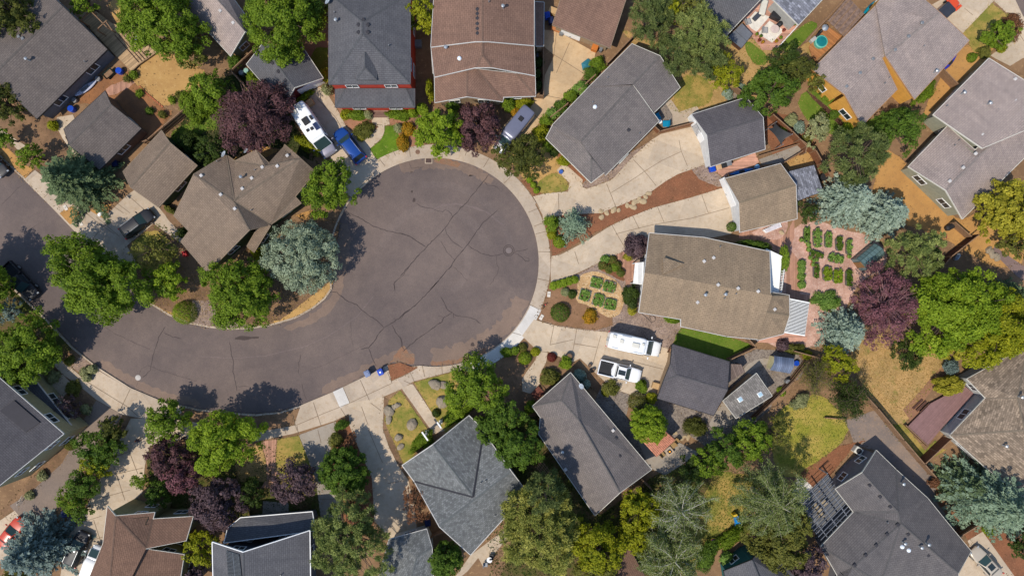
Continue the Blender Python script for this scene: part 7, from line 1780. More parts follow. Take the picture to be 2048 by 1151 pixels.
# raised beds
def bed(px, py, wpx, hpx, rot, label, col='kitchen', oval=True, group='stock tank garden beds on the pink gravel', ph=.55, cover=1.0):
    p = W(px, py, .5); a, b = wpx / S / 2, hpx / S / 2; rz = R_(rot)
    r = empty('raised_bed', (p.x, p.y, 0), label, 'raised bed', group)
    m = MB(); L = max(a, b) - min(a, b); R0 = min(a, b); pts = []
    for i in range(24):
        t = 2 * math.pi * i / 24; x, y = R0 * math.cos(t), R0 * math.sin(t)
        if b > a: y += L * (1 if math.sin(t) > 0 else -1)
        else: x += L * (1 if math.cos(t) > 0 else -1)
        pts.append((x, y))
    if not oval: pts = [(-a, -b), (a, -b), (a, b), (-a, b)]
    ca, sa = math.cos(rz), math.sin(rz); rot_ = lambda q: (q[0] * ca - q[1] * sa, q[0] * sa + q[1] * ca)
    o = [rot_(q) for q in pts]; inn = [rot_((q[0] * .9, q[1] * .94)) for q in pts]; n = len(o); h = .5 if oval else .3
    vs = [(x, y, 0) for x, y in o] + [(x, y, h) for x, y in o] + [(x, y, h) for x, y in inn] + [(x, y, h - .15) for x, y in inn]
    fs = [(k * n + i, k * n + (i + 1) % n, (k + 1) * n + (i + 1) % n, (k + 1) * n + i) for k in range(3) for i in range(n)]
    mk('tank' if oval else 'frame', vs, fs, plain('tank_steel', C(128, 130, 128), .45, .4) if oval else plain('bed_board', C(150, 150, 145)), r, local=True)
    mk('soil', [(x, y, h - .13) for x, y in inn], [tuple(range(n))], SOIL, r, local=True)
    rng = np.random.default_rng(int(px * 7 + py)); N = int(2600 * a * b * cover)
    u = rng.uniform(-1, 1, (N, 2)); q_ = np.abs(u) ** 4; u = u[q_.sum(axis=1) < 1.05] * np.array([a, b]) * rng.uniform(.82, 1.12, 2); u += rng.normal(size=u.shape) * .05; u = u[np.sin(u[:, 0] * 9 + px) + np.sin(u[:, 1] * 7 + py) > -1.0]; N = len(u); u = np.stack([u[:, 0] * ca - u[:, 1] * sa, u[:, 0] * sa + u[:, 1] * ca], axis=1)
    P = np.concatenate([u, (h - .1 + rng.uniform(0, 1, N)[:, None] * ph * .6)], axis=1)
    V, F = quads(P, rng.normal(size=(N, 3)) * .5 + np.array([0, 0, 1]), rng.normal(size=(N, 3)), rng.uniform(.6, 1.5, N) * .19, rng.uniform(.6, 1.3, N) * .11)
    npmesh('crop', V, F, LM[col], r, rng.random(N)); return r
names = ['first tank bed from the left in the top row', 'second tank bed from the left in the top row, full of big leaves', 'third tank bed from the left in the top row', 'fourth tank bed from the left in the top row', 'last tank bed on the right of the top row', 'tilted tank bed in the middle rows', 'bushy bed in the centre of the pink gravel', 'first tank bed from the left in the bottom row', 'second bed from the left in the bottom row', 'third bed from the left in the bottom row', 'last tank bed on the right of the bottom row']
for i, (x, y, a, b, ro, cl) in enumerate(((48, 680, 35, 105, -2, 'kitchen'), (126, 702, 52, 125, 2, 'kitchen'), (205, 716, 45, 112, 0, 'kitchen'), (285, 745, 45, 100, 3, 'deep'), (355, 765, 36, 112, 0, 'kitchen'), (120, 822, 95, 36, -18, 'deep'), (258, 850, 100, 62, -15, 'kitchen'), (118, 940, 34, 95, 0, 'deep'), (198, 960, 60, 108, 5, 'bright'), (273, 978, 66, 100, 0, 'bright'), (355, 990, 42, 118, 0, 'deep'))):
    (q,) = T('25', [(x, y)]); bed(q[0], q[1], a / 3.596, b / 3.596, ro, names[i], cl)
(q,) = T('24', [(1587, 725)]); bed(q[0], q[1], 9, 28, 0, 'tank bed standing apart beside the brick path', 'deep')
for i, (x, y) in enumerate(((1193, 565), (1219, 573), (1170, 590), (1197, 600), (1221, 608))):
    bed(x, y, 22, 22, -15 if i != 4 else -10, ['upper left', 'upper right', 'far left', 'lower middle', 'lower right'][i] + ' square vegetable bed on the yellow gravel', 'kitchen', False, 'square vegetable beds', .5)
def pot(px, py, r, label, col='green', mat=None, group='potted plants on the pink gravel', h=.4):
    p = W(px, py, h); o = empty('potted_plant', (p.x, p.y, 0), label, 'potted plant', group)
    MB().lathe((0, 0, 0), [(r * .7, 0), (r, h), (r * 1.05, h), (r * .9, h - .02)], 14).build('pot', mat or TERRA, o, local=True)
    rng = np.random.default_rng(int(px * 3 + py)); N = 160; e = rdir(N, rng); e[:, 2] = abs(e[:, 2])
    V, F = quads(e * r * 1.1 * rng.uniform(.3, 1, (N, 1)) + np.array([0, 0, h]), e + np.array([0, 0, .6]), rng.normal(size=(N, 3)), rng.uniform(.1, .18, N), rng.uniform(.06, .1, N))
    npmesh('leaves', V, F, LM[col], o, rng.random(N)); return o
pl = [('25', 62, 752, 'pot below the first tank bed'), ('25', 65, 785, 'second pot below the first tank bed'), ('25', 75, 845, 'upper left pot of the cluster beside the tilted bed'), ('25', 98, 865, 'pot in the middle of the cluster beside the tilted bed'), ('25', 120, 858, 'right pot of the cluster beside the tilted bed'), ('25', 93, 893, 'lowest pot of the cluster beside the tilted bed'), ('25', 355, 835, 'pot below the last tank bed of the top row'),
      ('24', 1545, 765, 'pot on the brick path next to the lone tank bed'), ('24', 1600, 805, 'pot left of the first tank bed'), ('24', 1600, 840, 'pot just below the one left of the first tank bed'), ('24', 1545, 945, 'top pot of the short column along the brick path'), ('24', 1543, 990, 'second pot of the short column along the brick path'), ('24', 1543, 1050, 'third pot of the short column along the brick path'), ('24', 1543, 1105, 'lowest pot of the short column along the brick path')]
for t, x, y, l in pl: (q,) = T(t, [(x, y)]); pot(q[0], q[1], .28, l, 'kitchen')
for i, (x, y) in enumerate(T('25', [(8, 890), (10, 930), (8, 980), (10, 1040)])): bush(x, y, 6, 'kitchen', .6, ['topmost', 'second', 'third', 'lowest'][i] + ' plant of the column at the left edge of the pink gravel', group='plants along the pink gravel edge')
# bins, barrels and boxes
def bin_(px, py, deg, mat, label, group=None, h=1.05):
    p = W(px, py, h); r = empty('wheelie_bin', (p.x, p.y, 0), label, 'bin', group, R_(deg))
    m = MB(); vs = [(x * .27, y * .3, 0.05) for x, y in ((-1, -1), (1, -1), (1, 1), (-1, 1))] + [(x * .33, y * .37, h - .08) for x, y in ((-1, -1), (1, -1), (1, 1), (-1, 1))]
    m.add(vs, [(3, 2, 1, 0), (4, 5, 6, 7), (0, 1, 5, 4), (1, 2, 6, 5), (2, 3, 7, 6), (3, 0, 4, 7)]).build('body', mat, r, local=True)
    m = MB(); m.bevbox((0, 0, h - .02), (.7, .8, .1), 0, .05); m.bevbox((0, .05, h + .05), (.4, .4, .05), 0, .02); m.build('lid', mat, r, local=True)
    MB().tube((-.3, .42, h - .08), (.3, .42, h - .08), .025).build('handle', mat, r, local=True)
    for s in (-1, 1): MB().tube((s * .25, .33, .12), (s * .31, .33, .12), .12, n=12).build('wheel', RUBBER, r, local=True)
    return r
GB = plain('grey_blue_plastic', C(120, 135, 170), .4)
bin_(734, 747, 25, GB, 'grey blue wheelie bin at the lower kerb, left of the blue one')
b_ = bin_(760.5, 744, 25, BLUEP, 'bright blue wheelie bin at the lower kerb'); MB().box((0, 0, 1.13), (.2, .22, .012)).build('sticker', WHITE, b_, local=True)
bin_(1426, 337, 15, BLUEP, 'blue bin at the corner of the white garage', 'bins beside the white garage'); bin_(1438, 333, 15, plain('tan_plastic', C(205, 170, 130)), 'tan bin second from the garage corner', 'bins beside the white garage'); bin_(1449, 329, 15, DARK, 'black bin third from the garage corner', 'bins beside the white garage'); bin_(1458, 325, 15, GREYM, 'grey bin fourth from the garage corner', 'bins beside the white garage')
bin_(228, 326, 20, plain('navy_plastic', C(20, 35, 80)), 'dark blue bin beside the dark spruce'); bin_(1095, 30, 10, BLUEP, 'blue bin by the brown garage at the top', 'bins by the brown garage'); bin_(1102, 40, 10, plain('navy_plastic', C(20, 35, 80)), 'navy bin below the blue one by the brown garage', 'bins by the brown garage')
bin_(855, 1046, 10, plain('navy_plastic', C(20, 35, 80)), 'dark blue bin beside the reddish brown tree'); bin_(128, 1028, 10, plain('navy_plastic', C(20, 35, 80)), 'dark blue bin at the lower end of the hedge between drives')
def barrel(px, py, mat, label, r=.3, h=.85):
    p = W(px, py, h); o = empty('barrel', (p.x, p.y, 0), label, 'barrel')
    MB().lathe((0, 0, 0), [(r * .9, 0), (r, h * .3), (r, h * .7), (r * .92, h)], 20).build('body', mat, o, local=True)
    MB().lathe((0, 0, 0), [(r * .94, h), (r * .94, h + .04), (r * .8, h + .05)], 20).build('lid', mat, o, local=True)
barrel(237, 141, BLUEP, 'blue barrel beside the timber deck', .42, .7); barrel(141, 217, BLUEP, 'blue barrel below the paddleboard', .42, .7); barrel(1593.5, 726, BLUEP, 'blue tub right of the arched shed', .36, .5); barrel(1577, 763, GREYM, 'grey barrel on the path near the dark fence', .32, .8)
barrel(492, 141, plain('green_barrel', C(150, 190, 175)), 'pale green barrel behind the dark garage', .33); barrel(482, 145, plain('grey_barrel', C(130, 140, 145)), 'grey barrel behind the dark garage', .33); barrel(1649, 353, DARK, 'black barrel at the corner of the pale blue lean-to', .5, .8); barrel(1515, 333, plain('pale_blue', C(120, 170, 210)), 'pale blue drum against the tan garage wall', .3, .6)
barrel(1122, 343, plain('tub_blue', C(60, 100, 180)), 'small blue tub on the front lawn of the purple-grey house', .28, .3)
barrel(148, 200, GREYM, 'grey round tub below the paddleboard end', .34, .4); barrel(195, 157, GREYM, 'grey round tub above the paddleboard tip', .34, .4)
simple_box(619, 204, 0, (.85, .75, .8), 30, plain('cardboard', C(205, 168, 120), .8), 'crate', 'tan box standing behind the white motorhome', 'box')
simple_box(1312, 771, 0, (.9, .8, .6), -15, plain('cardboard', C(205, 168, 120), .8), 'crate', 'tan box at the corner of the pickup driveway', 'box')
simple_box(1191, 92, 0, (.8, 1.0, .9), -20, plain('orange_cabinet', C(205, 120, 50), .6), 'cabinet', 'orange wooden cabinet by the brown garage', 'cabinet'); simple_box(1203, 96, 0, (.4, .7, .8), -20, GREYM, 'cabinet', 'grey cabinet right of the orange one', 'cabinet')
simple_box(1113, 55, 0, (1.3, .8, .5), -20, plain('orange_boards', C(200, 130, 80), .8), 'wood_stack', 'orange brown stack of boards by the brown garage', 'wood'); simple_box(1124, 62, 0, (.5, .9, .7), -20, GREYM, 'cabinet', 'grey box right of the stack of boards', 'box')
simple_box(1106, 20, 0, (1, .8, .9), -20, plain('cardboard', C(205, 168, 120), .8), 'crate', 'pale wooden crate above the blue bins at the top', 'box')
simple_box(836, 86, 0, (.9, .9, .8), 0, GREYM, 'air_conditioner', 'grey air conditioning unit between the red and brown houses', 'air conditioner')
r = empty('air_conditioner', tuple(W(1711, 898, 0)), 'white air conditioning unit beside the slate house wall', 'air conditioner', None, R_(-35))
MB().bevbox((0, 0, .45), (1.0, .9, .9), 0, .06).build('case', OFFW, r, local=True); MB().lathe((0, 0, .9), [(.36, 0), (.36, .02), (.1, .03)], 18).build('fan_grille', DARK, r, local=True)
simple_box(199, 427, 0, (.75, .45, .25), 45, WHITE, 'plastic_sack', 'white sack lying beside the driveway edge', 'sack', b=.12)
simple_box(368, 507, 0, (.55, .7, .6), 20, plain('red_plastic', C(200, 45, 50), .5), 'cooler', 'red box at the front corner of the green-walled house', 'box')
# paddleboard
p = W(171, 176, .35); r = empty('paddleboard', (p.x, p.y, 0), 'white and grey paddleboard lying beside the top left house', 'paddleboard', None, R_(36))
vs = []; fs = []; K = 16
for i in range(K + 1):
    t = i / K; w = .42 * math.sin(math.pi * min(.98, max(.02, t))) ** .55
    for y, z in ((-w, .22), (-w * .9, .34), (0, .36), (w * .9, .34), (w, .22), (0, .16)): vs.append((-1.65 + 3.3 * t, y, z))
for i in range(K):
    for k in range(6): fs.append((6 * i + k, 6 * i + (k + 1) % 6, 6 * (i + 1) + (k + 1) % 6, 6 * (i + 1) + k))
mk('hull', vs, fs, plain('board_white', C(205, 208, 225), .4), r, local=True, smooth=True); MB().box((-.1, 0, .37), (1.2, .35, .02)).build('deck_pad', GREYM, r, local=True)
# wheelbarrow / garden cart
p = W(217, 147, .5); r = empty('garden_cart', (p.x, p.y, 0), 'green garden cart with debris between the barrel and paddleboard', 'cart', None, R_(42))
MB().add([(-.6, -.35, .3), (.6, -.35, .3), (.6, .35, .3), (-.6, .35, .3), (-.7, -.42, .6), (.7, -.42, .6), (.7, .42, .6), (-.7, .42, .6)], [(3, 2, 1, 0), (0, 1, 5, 4), (1, 2, 6, 5), (2, 3, 7, 6), (3, 0, 4, 7)]).build('tray', plain('cart_green', C(70, 90, 80)), r, local=True)
MB().bevbox((0, 0, .48), (1.1, .65, .12), 0, .05).build('load', WOODP, r, local=True)
for s in (-1, 1): MB().tube((-.3, s * .4, .2), (-.3, s * .46, .2), .2, n=12).build('wheel', RUBBER, r, local=True)
MB().tube((.7, 0, .3), (1.1, 0, .6), .025).build('handle', DARK, r, local=True)
# tables and chairs
def table(px, py, rad, mat, label, hole=True, z=.72, umbrella=False):
    p = W(px, py, z); r = empty('garden_table', (p.x, p.y, 0), label, 'table')
    MB().lathe((0, 0, 0), [(rad, z - .04), (rad, z), (rad * .98, z + .01)], 24).build('tabletop', mat, r, local=True)
    MB().tube((0, 0, 0), (0, 0, z - .03), .05).build('leg', mat, r, local=True)
    if hole: MB().tube((0, 0, z), (0, 0, z + .3), .07).build('umbrella_stand', DARK, r, local=True)
def chair(px, py, deg, mat, label, group=None, w=.55, name='garden_chair'):
    p = W(px, py, .5); r = empty(name, (p.x, p.y, 0), label, 'chair', group, R_(deg))
    MB().bevbox((0, 0, .42), (w, w, .07), 0, .03).build('seat', mat, r, local=True); MB().bevbox((-w / 2, 0, .7), (.08, w, .5), 0, .03).build('backrest', mat, r, local=True)
    for a in (-1, 1):
        for b in (-1, 1): MB().tube((a * w * .42, b * w * .42, 0), (a * w * .42, b * w * .42, .4), .02).build('leg', mat, r, local=True)
table(276, 76, .5, plain('table_white', C(190, 195, 215), .4), 'round white garden table on the timber deck'); chair(277, 84, 90, WHITE, 'white chair below the round white table'); chair(278, 46, -60, WHITE, 'white chair under the maple on the timber deck')
TQ = plain('turquoise', C(0, 140, 180), .5); chair(1315, 234, -60, TQ, 'turquoise chair closest to the house corner', 'turquoise patio chairs', .8); chair(1332, 247, 180, TQ, 'turquoise chair right of the small round table', 'turquoise patio chairs', .8); table(1320, 243, .28, WHITE, 'tiny white round table between the turquoise chairs', False, .45)
table(979, 1119, .36, WHITE, 'round white table on the patio at the bottom centre', False); chair(983, 1112, 90, DARK, 'dark chair above the round white patio table'); chair(971, 1129, 0, GREYM, 'grey chair left of the round white patio table')
table(1550, 58, .55, plain('pinkish_table', C(220, 200, 190), .5), 'round pale table on the cream rug of the brick patio', False); chair(1530, 60, 0, plain('cushion_grey', C(170, 168, 165), .8), 'grey cushioned chair left of the round pale table', 'patio seats', .75); chair(1496, 43, 20, MC['cushion_grey'], 'grey cushioned chair at the left of the upper rug', 'patio seats', .75)
simple_box(1515, 32, 0, (1.1, .6, .45), 45, plain('charcoal_table', C(70, 74, 84)), 'coffee_table', 'dark coffee table on the upper cream rug', 'table'); simple_box(1528, 14, 0, (2.0, .8, .6), 75, OFFW, 'outdoor_sofa', 'cream outdoor sofa on the upper rug', 'sofa', b=.1)
simple_box(1554, 30, 0, (1.3, .7, 1.0), -25, DARK, 'barbecue', 'black barbecue against the far wall of the brick patio', 'barbecue'); simple_box(1562, 46, 0, (.6, .6, .8), 10, DARK, 'smoker', 'small black smoker with a yellow lid knob on the patio', 'barbecue', b=.15)
for i, (x, y) in enumerate(((1514, 68), (1522, 72), (1519, 80), (1526, 84), (1553, 82), (1568, 60), (1562, 75), (1590, 48))): pot(x, y, .2, ['leftmost pot at the patio edge by the hot tub', 'second pot by the hot tub corner', 'red flowered pot at the lower left of the rug', 'lowest pot left of the rug', 'orange flowered pot at the lower right of the rug', 'red flowered pot right of the round pale table', 'small pot at the right edge of the patio', 'pot at the far right corner of the patio'][i], ('green', 'deep', 'redbush', 'marigold', 'marigold', 'redbush', 'green', 'green')[i], group='pots on the brick patio')
# bright roofed shelter poles of the patio
r = empty('white_post', tuple(W(1597, 52, 0)), 'white rail and wall edging the right side of the brick patio', 'railing')
a, b = [W(x, y, .9) for x, y in T('14', [(1525, 190), (1380, 348)])]; c = (a + b) / 2; d = b - a
MB().box((c.x, c.y, .88), (d.length, .08, .06), math.atan2(d.y, d.x)).build('rail', WHITE, r)
for k in range(5): p = a.lerp(b, k / 4); MB().box((p.x, p.y, .43), (.08, .08, .86)).build('post', WHITE, r)
# dining under terracotta / fire table
p = W(1339, 902, .5); r = empty('fire_table', (p.x, p.y, 0), 'square pale fire table with a lit flame below the red tiled canopy', 'fire table', None, R_(38))
MB().bevbox((0, 0, .27), (1.0, 1.0, .54), 0, .05).build('table_body', CONC, r, local=True); MB().box((0, 0, .55), (.5, .5, .03)).build('burner', DARK, r, local=True)
fm, n = newmat('flame'); em = add(n, "ShaderNodeEmission"); em.inputs[0].default_value = (1, .35, .03, 1); em.inputs[1].default_value = 2.0; oo = add(n, "ShaderNodeOutputMaterial"); n.links.new(em.outputs[0], oo.inputs[0])
MB().lathe((0, 0, .56), [(.06, 0), (.1, .08), (.04, .2), (.005, .3)], 8).build('flame', fm, r, local=True)
for i, (x, y, a) in enumerate(((1325, 909, 38), (1348, 890, -142), (1353, 882, -142))): chair(x, y, a, plain('wicker', C(165, 135, 90), .8), ['wicker chair below left of the fire table', 'wicker chair above right of the fire table', 'dark wicker chair farther right of the fire table'][i], 'wicker chairs', .65)
# pergola seating
for i, (x, y) in enumerate(((1632, 1012), (1640, 1020), (1650, 1005), (1644, 1030))): simple_box(x, y, 0, (.7, .7, .6), 35, plain('cushion_tan', C(170, 155, 130), .8), 'outdoor_chair', ['left', 'second', 'upper right', 'lowest'][i] + ' tan cushion seat under the grey pergola', 'chair', 'seats under the grey pergola', .1)
# boulders
def rock(px, py, r, label, mat=None, group=None, h=.5):
    rng = np.random.default_rng(int(px * 13 + py)); p = W(px, py, r * h); bm = bmesh.new(); bmesh.ops.create_icosphere(bm, subdivisions=3, radius=1)
    off = rng.uniform(0, 9, 3); pl = [(Vector(rdir(1, rng)[0]), rng.uniform(.55, .85)) for _ in range(9)]
    for v in bm.verts:
        for nrm, d in pl:
            k = v.co.dot(nrm)
            if k > d: v.co -= nrm * (k - d) * .9
        v.co += v.co.normalized() * (.04 * math.sin(v.co.x * 9 + off[0]) * math.cos(v.co.y * 8 + off[1]))
        v.co.x *= r * rng.uniform(.98, 1.02) * 1.15; v.co.y *= r * .85; v.co.z = v.co.z * r * h + r * h * .6
    me = bpy.data.meshes.new('boulder'); bm.to_mesh(me); bm.free(); me.materials.append(mat or ROCK)
    o = bpy.data.objects.new('boulder', me); COL.objects.link(o); o.location = (p.x, p.y, 0); o.rotation_euler = (0, 0, rng.uniform(0, 3)); tag(o, label, 'boulder', group)
ROCK = ground('boulder_stone', C(168, 154, 132), C(142, 130, 114), C(118, 108, 94), 1.2, 5, grain=.2); ROCKP = ground('pale_stone', C(192, 170, 134), C(168, 146, 114), C(206, 184, 148), 1.2, 5, grain=.2)
for x, y, r_, l in ((824, 847, .8, 'grey boulder alone on the lawn left of the front walkway'), (870, 771, .9, 'broad boulder near the tree on the right front lawn'), (888, 771, .7, 'boulder touching the broad one on the right front lawn'), (885, 803, 1.0, 'large flat boulder in the middle of the right front lawn'), (778, 822, .8, 'tall boulder in the bed left of the front lawn'), (776, 838, .6, 'boulder below the tall one in the left bed'), (795, 810, .5, 'upper boulder at the corner of the left front lawn'), (787, 815, .4, 'small boulder between two others at the left lawn corner'), (797, 875, .6, 'lower boulder in the left bed'), (800, 893, .5, 'lowest boulder in the left bed')): rock(x, y, r_, l)
for i, (x, y) in enumerate(((1202, 422), (1214, 425), (1228, 420), (1237, 420), (1203, 434), (1266, 413), (1255, 410), (1278, 400), (1286, 402), (1291, 393), (1298, 387), (1271, 404))): rock(x, y, .34 + .07 * (i % 3), 'pale low boulder edging the mulch strip between the two driveways', ROCKP, 'pale boulders along the mulch strip', .3)
for i, (x, y) in enumerate(((1351, 866), (1358, 873), (1364, 877), (1370, 873), (1378, 871), (1376, 877))): rock(x, y, .28, 'round pale stepping stone in the soil beside the red tiled canopy', ROCKP, 'stepping stones by the canopy', .15)
rock(1423, 1103, .55, 'upper pale flat stone beside the painted toy', ROCKP, None, .15); rock(1417, 1111, .5, 'lower pale flat stone beside the painted toy', ROCKP, None, .15)
rock(1564, 465, .35, 'small stone ornament on the pink gravel behind the tan garage', ROCKP)
# utility boxes and covers
for x, y, a, l in ((1098, 588, 10, 'pale utility cover in the mulch near the new pavement'), (1083, 634, -15, 'pale utility cover at the top of the camper driveway'), (131, 415, 45, 'pale utility cover in the street side pavement upper'), (161, 446, 45, 'pale utility cover in the street side pavement lower')):
    p = W(x, y, .1); r = empty('utility_cover', (p.x, p.y, 0), l, 'utility cover', 'utility covers', R_(a - 15))
    MB().bevbox((0, 0, .06), (.42, .72, .1), 0, .03).build('cover', plain('utility_white', C(225, 215, 200), .7), r, local=True); MB().box((0, .02, .115), (.09, .09, .012)).build('hole', DARK, r, local=True)
def manhole(px, py, r, mat, label, z=-.118, ring=True):
    p = W(px, py, 0); o = empty('manhole_cover', (p.x, p.y, 0), label, 'manhole cover'); MB().lathe((0, 0, z), [(r, 0), (r, .012), (r * .9, .016)], 24).build('lid', mat, o, local=True)
    MB().lathe((0, 0, z), [(r * .45, .017), (r * .45, .024), (r * .3, .026)], 20).build('centre', mat, o, local=True)
    if ring:
        m = MB(); n = 30
        for rr in (r * 1.3, r * 1.85):
            vs = []; 
            for i in range(n): t = 6.2832 * i / n; vs += [(rr * math.cos(t), rr * math.sin(t), z + .008), ((rr + .07) * math.cos(t), (rr + .07) * math.sin(t), z + .008)]
            m.add(vs, [(2 * i, 2 * i + 1, (2 * i + 3) % (2 * n), (2 * i + 2) % (2 * n)) for i in range(n)])
        m.build('seal_ring', MC['crack_tar'], o, local=True)
manhole(1017.5, 500.5, .36, plain('iron_lid', C(125, 112, 108), .6), 'round iron manhole with tar rings in the bulb'); manhole(275, 755, .36, plain('pale_lid', C(195, 188, 180), .6), 'pale round manhole near the lower left kerb', ring=False); manhole(835.5, 304, .3, plain('rusty_lid', C(130, 100, 80), .7), 'brown round cover in the pavement beside the storm drain', .04, False)
p = W(857, 321, 0); r = empty('storm_drain', (p.x, p.y, 0), 'square storm drain grate at the top of the bulb', 'storm drain')
MB().box((0, 0, -.1), (.95, .75, .02)).build('frame', CONC, r, local=True); m = MB(); m.box((0, 0, -.086), (.75, .55, .01)); dr = m.build('grate', plain('grate_dark', C(70, 50, 45), .7), r, local=True)
m = MB()
for k in range(9): m.box((-.33 + k * .082, 0, -.075), (.03, .55, .012))
m.build('bar', plain('grate_bar', C(110, 90, 82), .6), dr, local=True)
# red tricycle/tools at kerb, kites etc
p = W(1089, 610, .3); r = empty('tricycle', (p.x, p.y, 0), 'red toy tricycle standing on the kerb bed', 'tricycle', None, R_(35))
MB().tube((-.2, 0, .25), (.25, 0, .35), .05).build('frame', plain('toy_red', C(225, 40, 25), .4), r, local=True); MB().bevbox((-.1, 0, .38), (.25, .2, .06), 0, .03).build('seat', DARK, r, local=True); MB().tube((.25, -.2, .5), (.25, .2, .5), .02).build('handlebar', DARK, r, local=True)
for x, y in ((.3, 0), (-.25, .2), (-.25, -.2)): MB().tube((x, y - .03, .15), (x, y + .03, .15), .15, n=14).build('wheel', RUBBER, r, local=True)
# toys near teal house
p = W(1473, 1041, .4); r = empty('play_slide', (p.x, p.y, 0), 'blue and yellow play slide on the worn patch of lawn', 'slide', None, R_(-70))
mk('chute', [(-.8, -.25, .9), (-.8, .25, .9), (.9, .3, .1), (.9, -.3, .1), (-.8, -.3, 1.05), (-.8, .3, 1.05), (.9, .35, .25), (.9, -.35, .25)], [(0, 3, 2, 1), (0, 4, 7, 3), (1, 2, 6, 5)], plain('slide_blue', C(30, 140, 220), .4), r, local=True).modifiers.new('s', 'SOLIDIFY').thickness = .04
MB().box((-.95, 0, .5), (.25, .5, 1.0)).build('ladder', plain('toy_yellow', C(230, 190, 40), .5), r, local=True)
p = W(1432, 1086, .3); r = empty('play_dome', (p.x, p.y, 0), 'round rainbow coloured play cover on the lawn edge', 'toy', None, R_(-35))
for i, (c_, k) in enumerate((((.75, .6, .05, 1), 1), ((.6, .06, .25, 1), .86), ((.25, .3, .65, 1), .7), ((.35, .6, .7, 1), .4))): MB().lathe((0, 0, .12 + i * .05), [(.72 * k, 0), (.70 * k, .05)], 20, 1.15, .8).build('ring' if i else 'base', plain('toy_band_%s' % 'abcd'[i], c_, .4), r, local=True)
# pool float at top right drive? tarp
p = W(1172, 130, .1); r = mk('tarpaulin', [tuple(W(x, y, .15) + Vector((0, 0, RNG.uniform(0, .25)))) for x, y in T('13', [(1390, 490), (1440, 452), (1465, 470), (1455, 520), (1400, 542)])] + [tuple(W(1172, 130, .5))], [(0, 1, 5), (1, 2, 5), (2, 3, 5), (3, 4, 5), (4, 0, 5)], plain('tarp_blue', C(50, 120, 135), .6)); r.modifiers.new('s', 'SOLIDIFY').thickness = .03; tag(r, 'crumpled blue green tarpaulin on the sunlit driveway', 'tarpaulin')
# kayaks
def kayak(px, py, deg, mat, label, L=3.2, z=.6):
    p = W(px, py, z); r = empty('kayak', (p.x, p.y, 0), label, 'kayak', None, R_(deg)); vs = []; fs = []
    for i in range(K + 1):
        t = i / K; w = .3 * math.sin(math.pi * min(.985, max(.015, t))) ** .7
        for y, zz in ((-w, .25), (-w * .5, .38), (0, .42), (w * .5, .38), (w, .25), (0, .05)): vs.append((-L / 2 + L * t, y, zz))
    for i in range(K):
        for k in range(6): fs.append((6 * i + k, 6 * i + (k + 1) % 6, 6 * (i + 1) + (k + 1) % 6, 6 * (i + 1) + k))
    mk('hull', vs, fs, mat, r, local=True, smooth=True); MB().lathe((0, 0, .4), [(.3, 0), (.26, .03)], 16, 1.4, .7).build('cockpit', DARK, r, local=True)
kayak(1485, 342, 14, plain('kayak_blue', C(40, 120, 200), .4), 'blue kayak stored along the tan garage wall'); kayak(1744, 12, 45, plain('kayak_teal', C(0, 140, 160), .4), 'teal kayak leaning beside the mauve roof at the top')
kayak(1903, 124, 50, plain('kayak_indigo', C(50, 60, 180), .4), 'indigo blue kayak along the right eave of the orange house', 2.6)
kayak(1074, 118, 86, plain('kayak_grey', C(130, 140, 150), .4), 'grey kayak between the brown house and its fence', 2.2)
# satellite dishes
def dish(px, py, z, label, deg=200, r=.42, mat=None):
    p = W(px, py, z + .5); o = empty('satellite_dish', (p.x, p.y, z - .2), label, 'satellite dish', None, R_(deg))
    d = MB().lathe((0, 0, 0), [(.02, 0), (r * .5, .04), (r, .14), (r, .16), (r * .5, .06), (.02, .02)], 20).build('reflector', mat or plain('dish_grey', C(175, 185, 195), .4), o, local=True); d.location = (0, 0, .75); d.rotation_euler = (0, R_(42), 0)
    MB().tube((0, 0, 0), (0, 0, .75), .03).build('mast', STEEL, o, local=True); MB().tube((0, 0, .7), (.45, 0, 1.0), .018).build('arm', STEEL, o, local=True)
dish(449, 309, 3.0, 'satellite dish at the top edge of the green-walled house roof', 150); dish(494, 301, 2.6, 'second satellite dish right of the first one on the tan roof', 150); dish(657, 4, 5.6, 'satellite dish on the top left corner of the red house roof', 150); dish(1164, 771, 3.0, 'satellite dish on the corner of the purple-grey roof', 200, .36)
simple_box(1246, 314, 0, (1.7, .6, .7), 48, OFFW, 'bench_box', 'white bench along the right wall of the purple-grey house', 'bench'); 
# white porch posts and arch by the blue-grey house
for i, (x, y, a) in enumerate(((852, 868, -55), (880, 846, -55))):
    p = W(x, y, 1.6); r = empty('porch_post', (p.x, p.y, 0), ['left', 'right'][i] + ' white gabled porch post at the front walkway', 'porch post', 'white porch posts'); MB().box((0, 0, 1.3), (.22, .22, 2.6)).build('shaft', WHITE, r, local=True); MB().bevbox((0, 0, .4), (.45, .45, .8), 0, .04).build('plinth', OFFW, r, local=True); MB().box((.0, 0, 2.65), (1.3 if i == 0 else .9, .18, .12), R_(a)).build('bracket', WHITE, r, local=True)
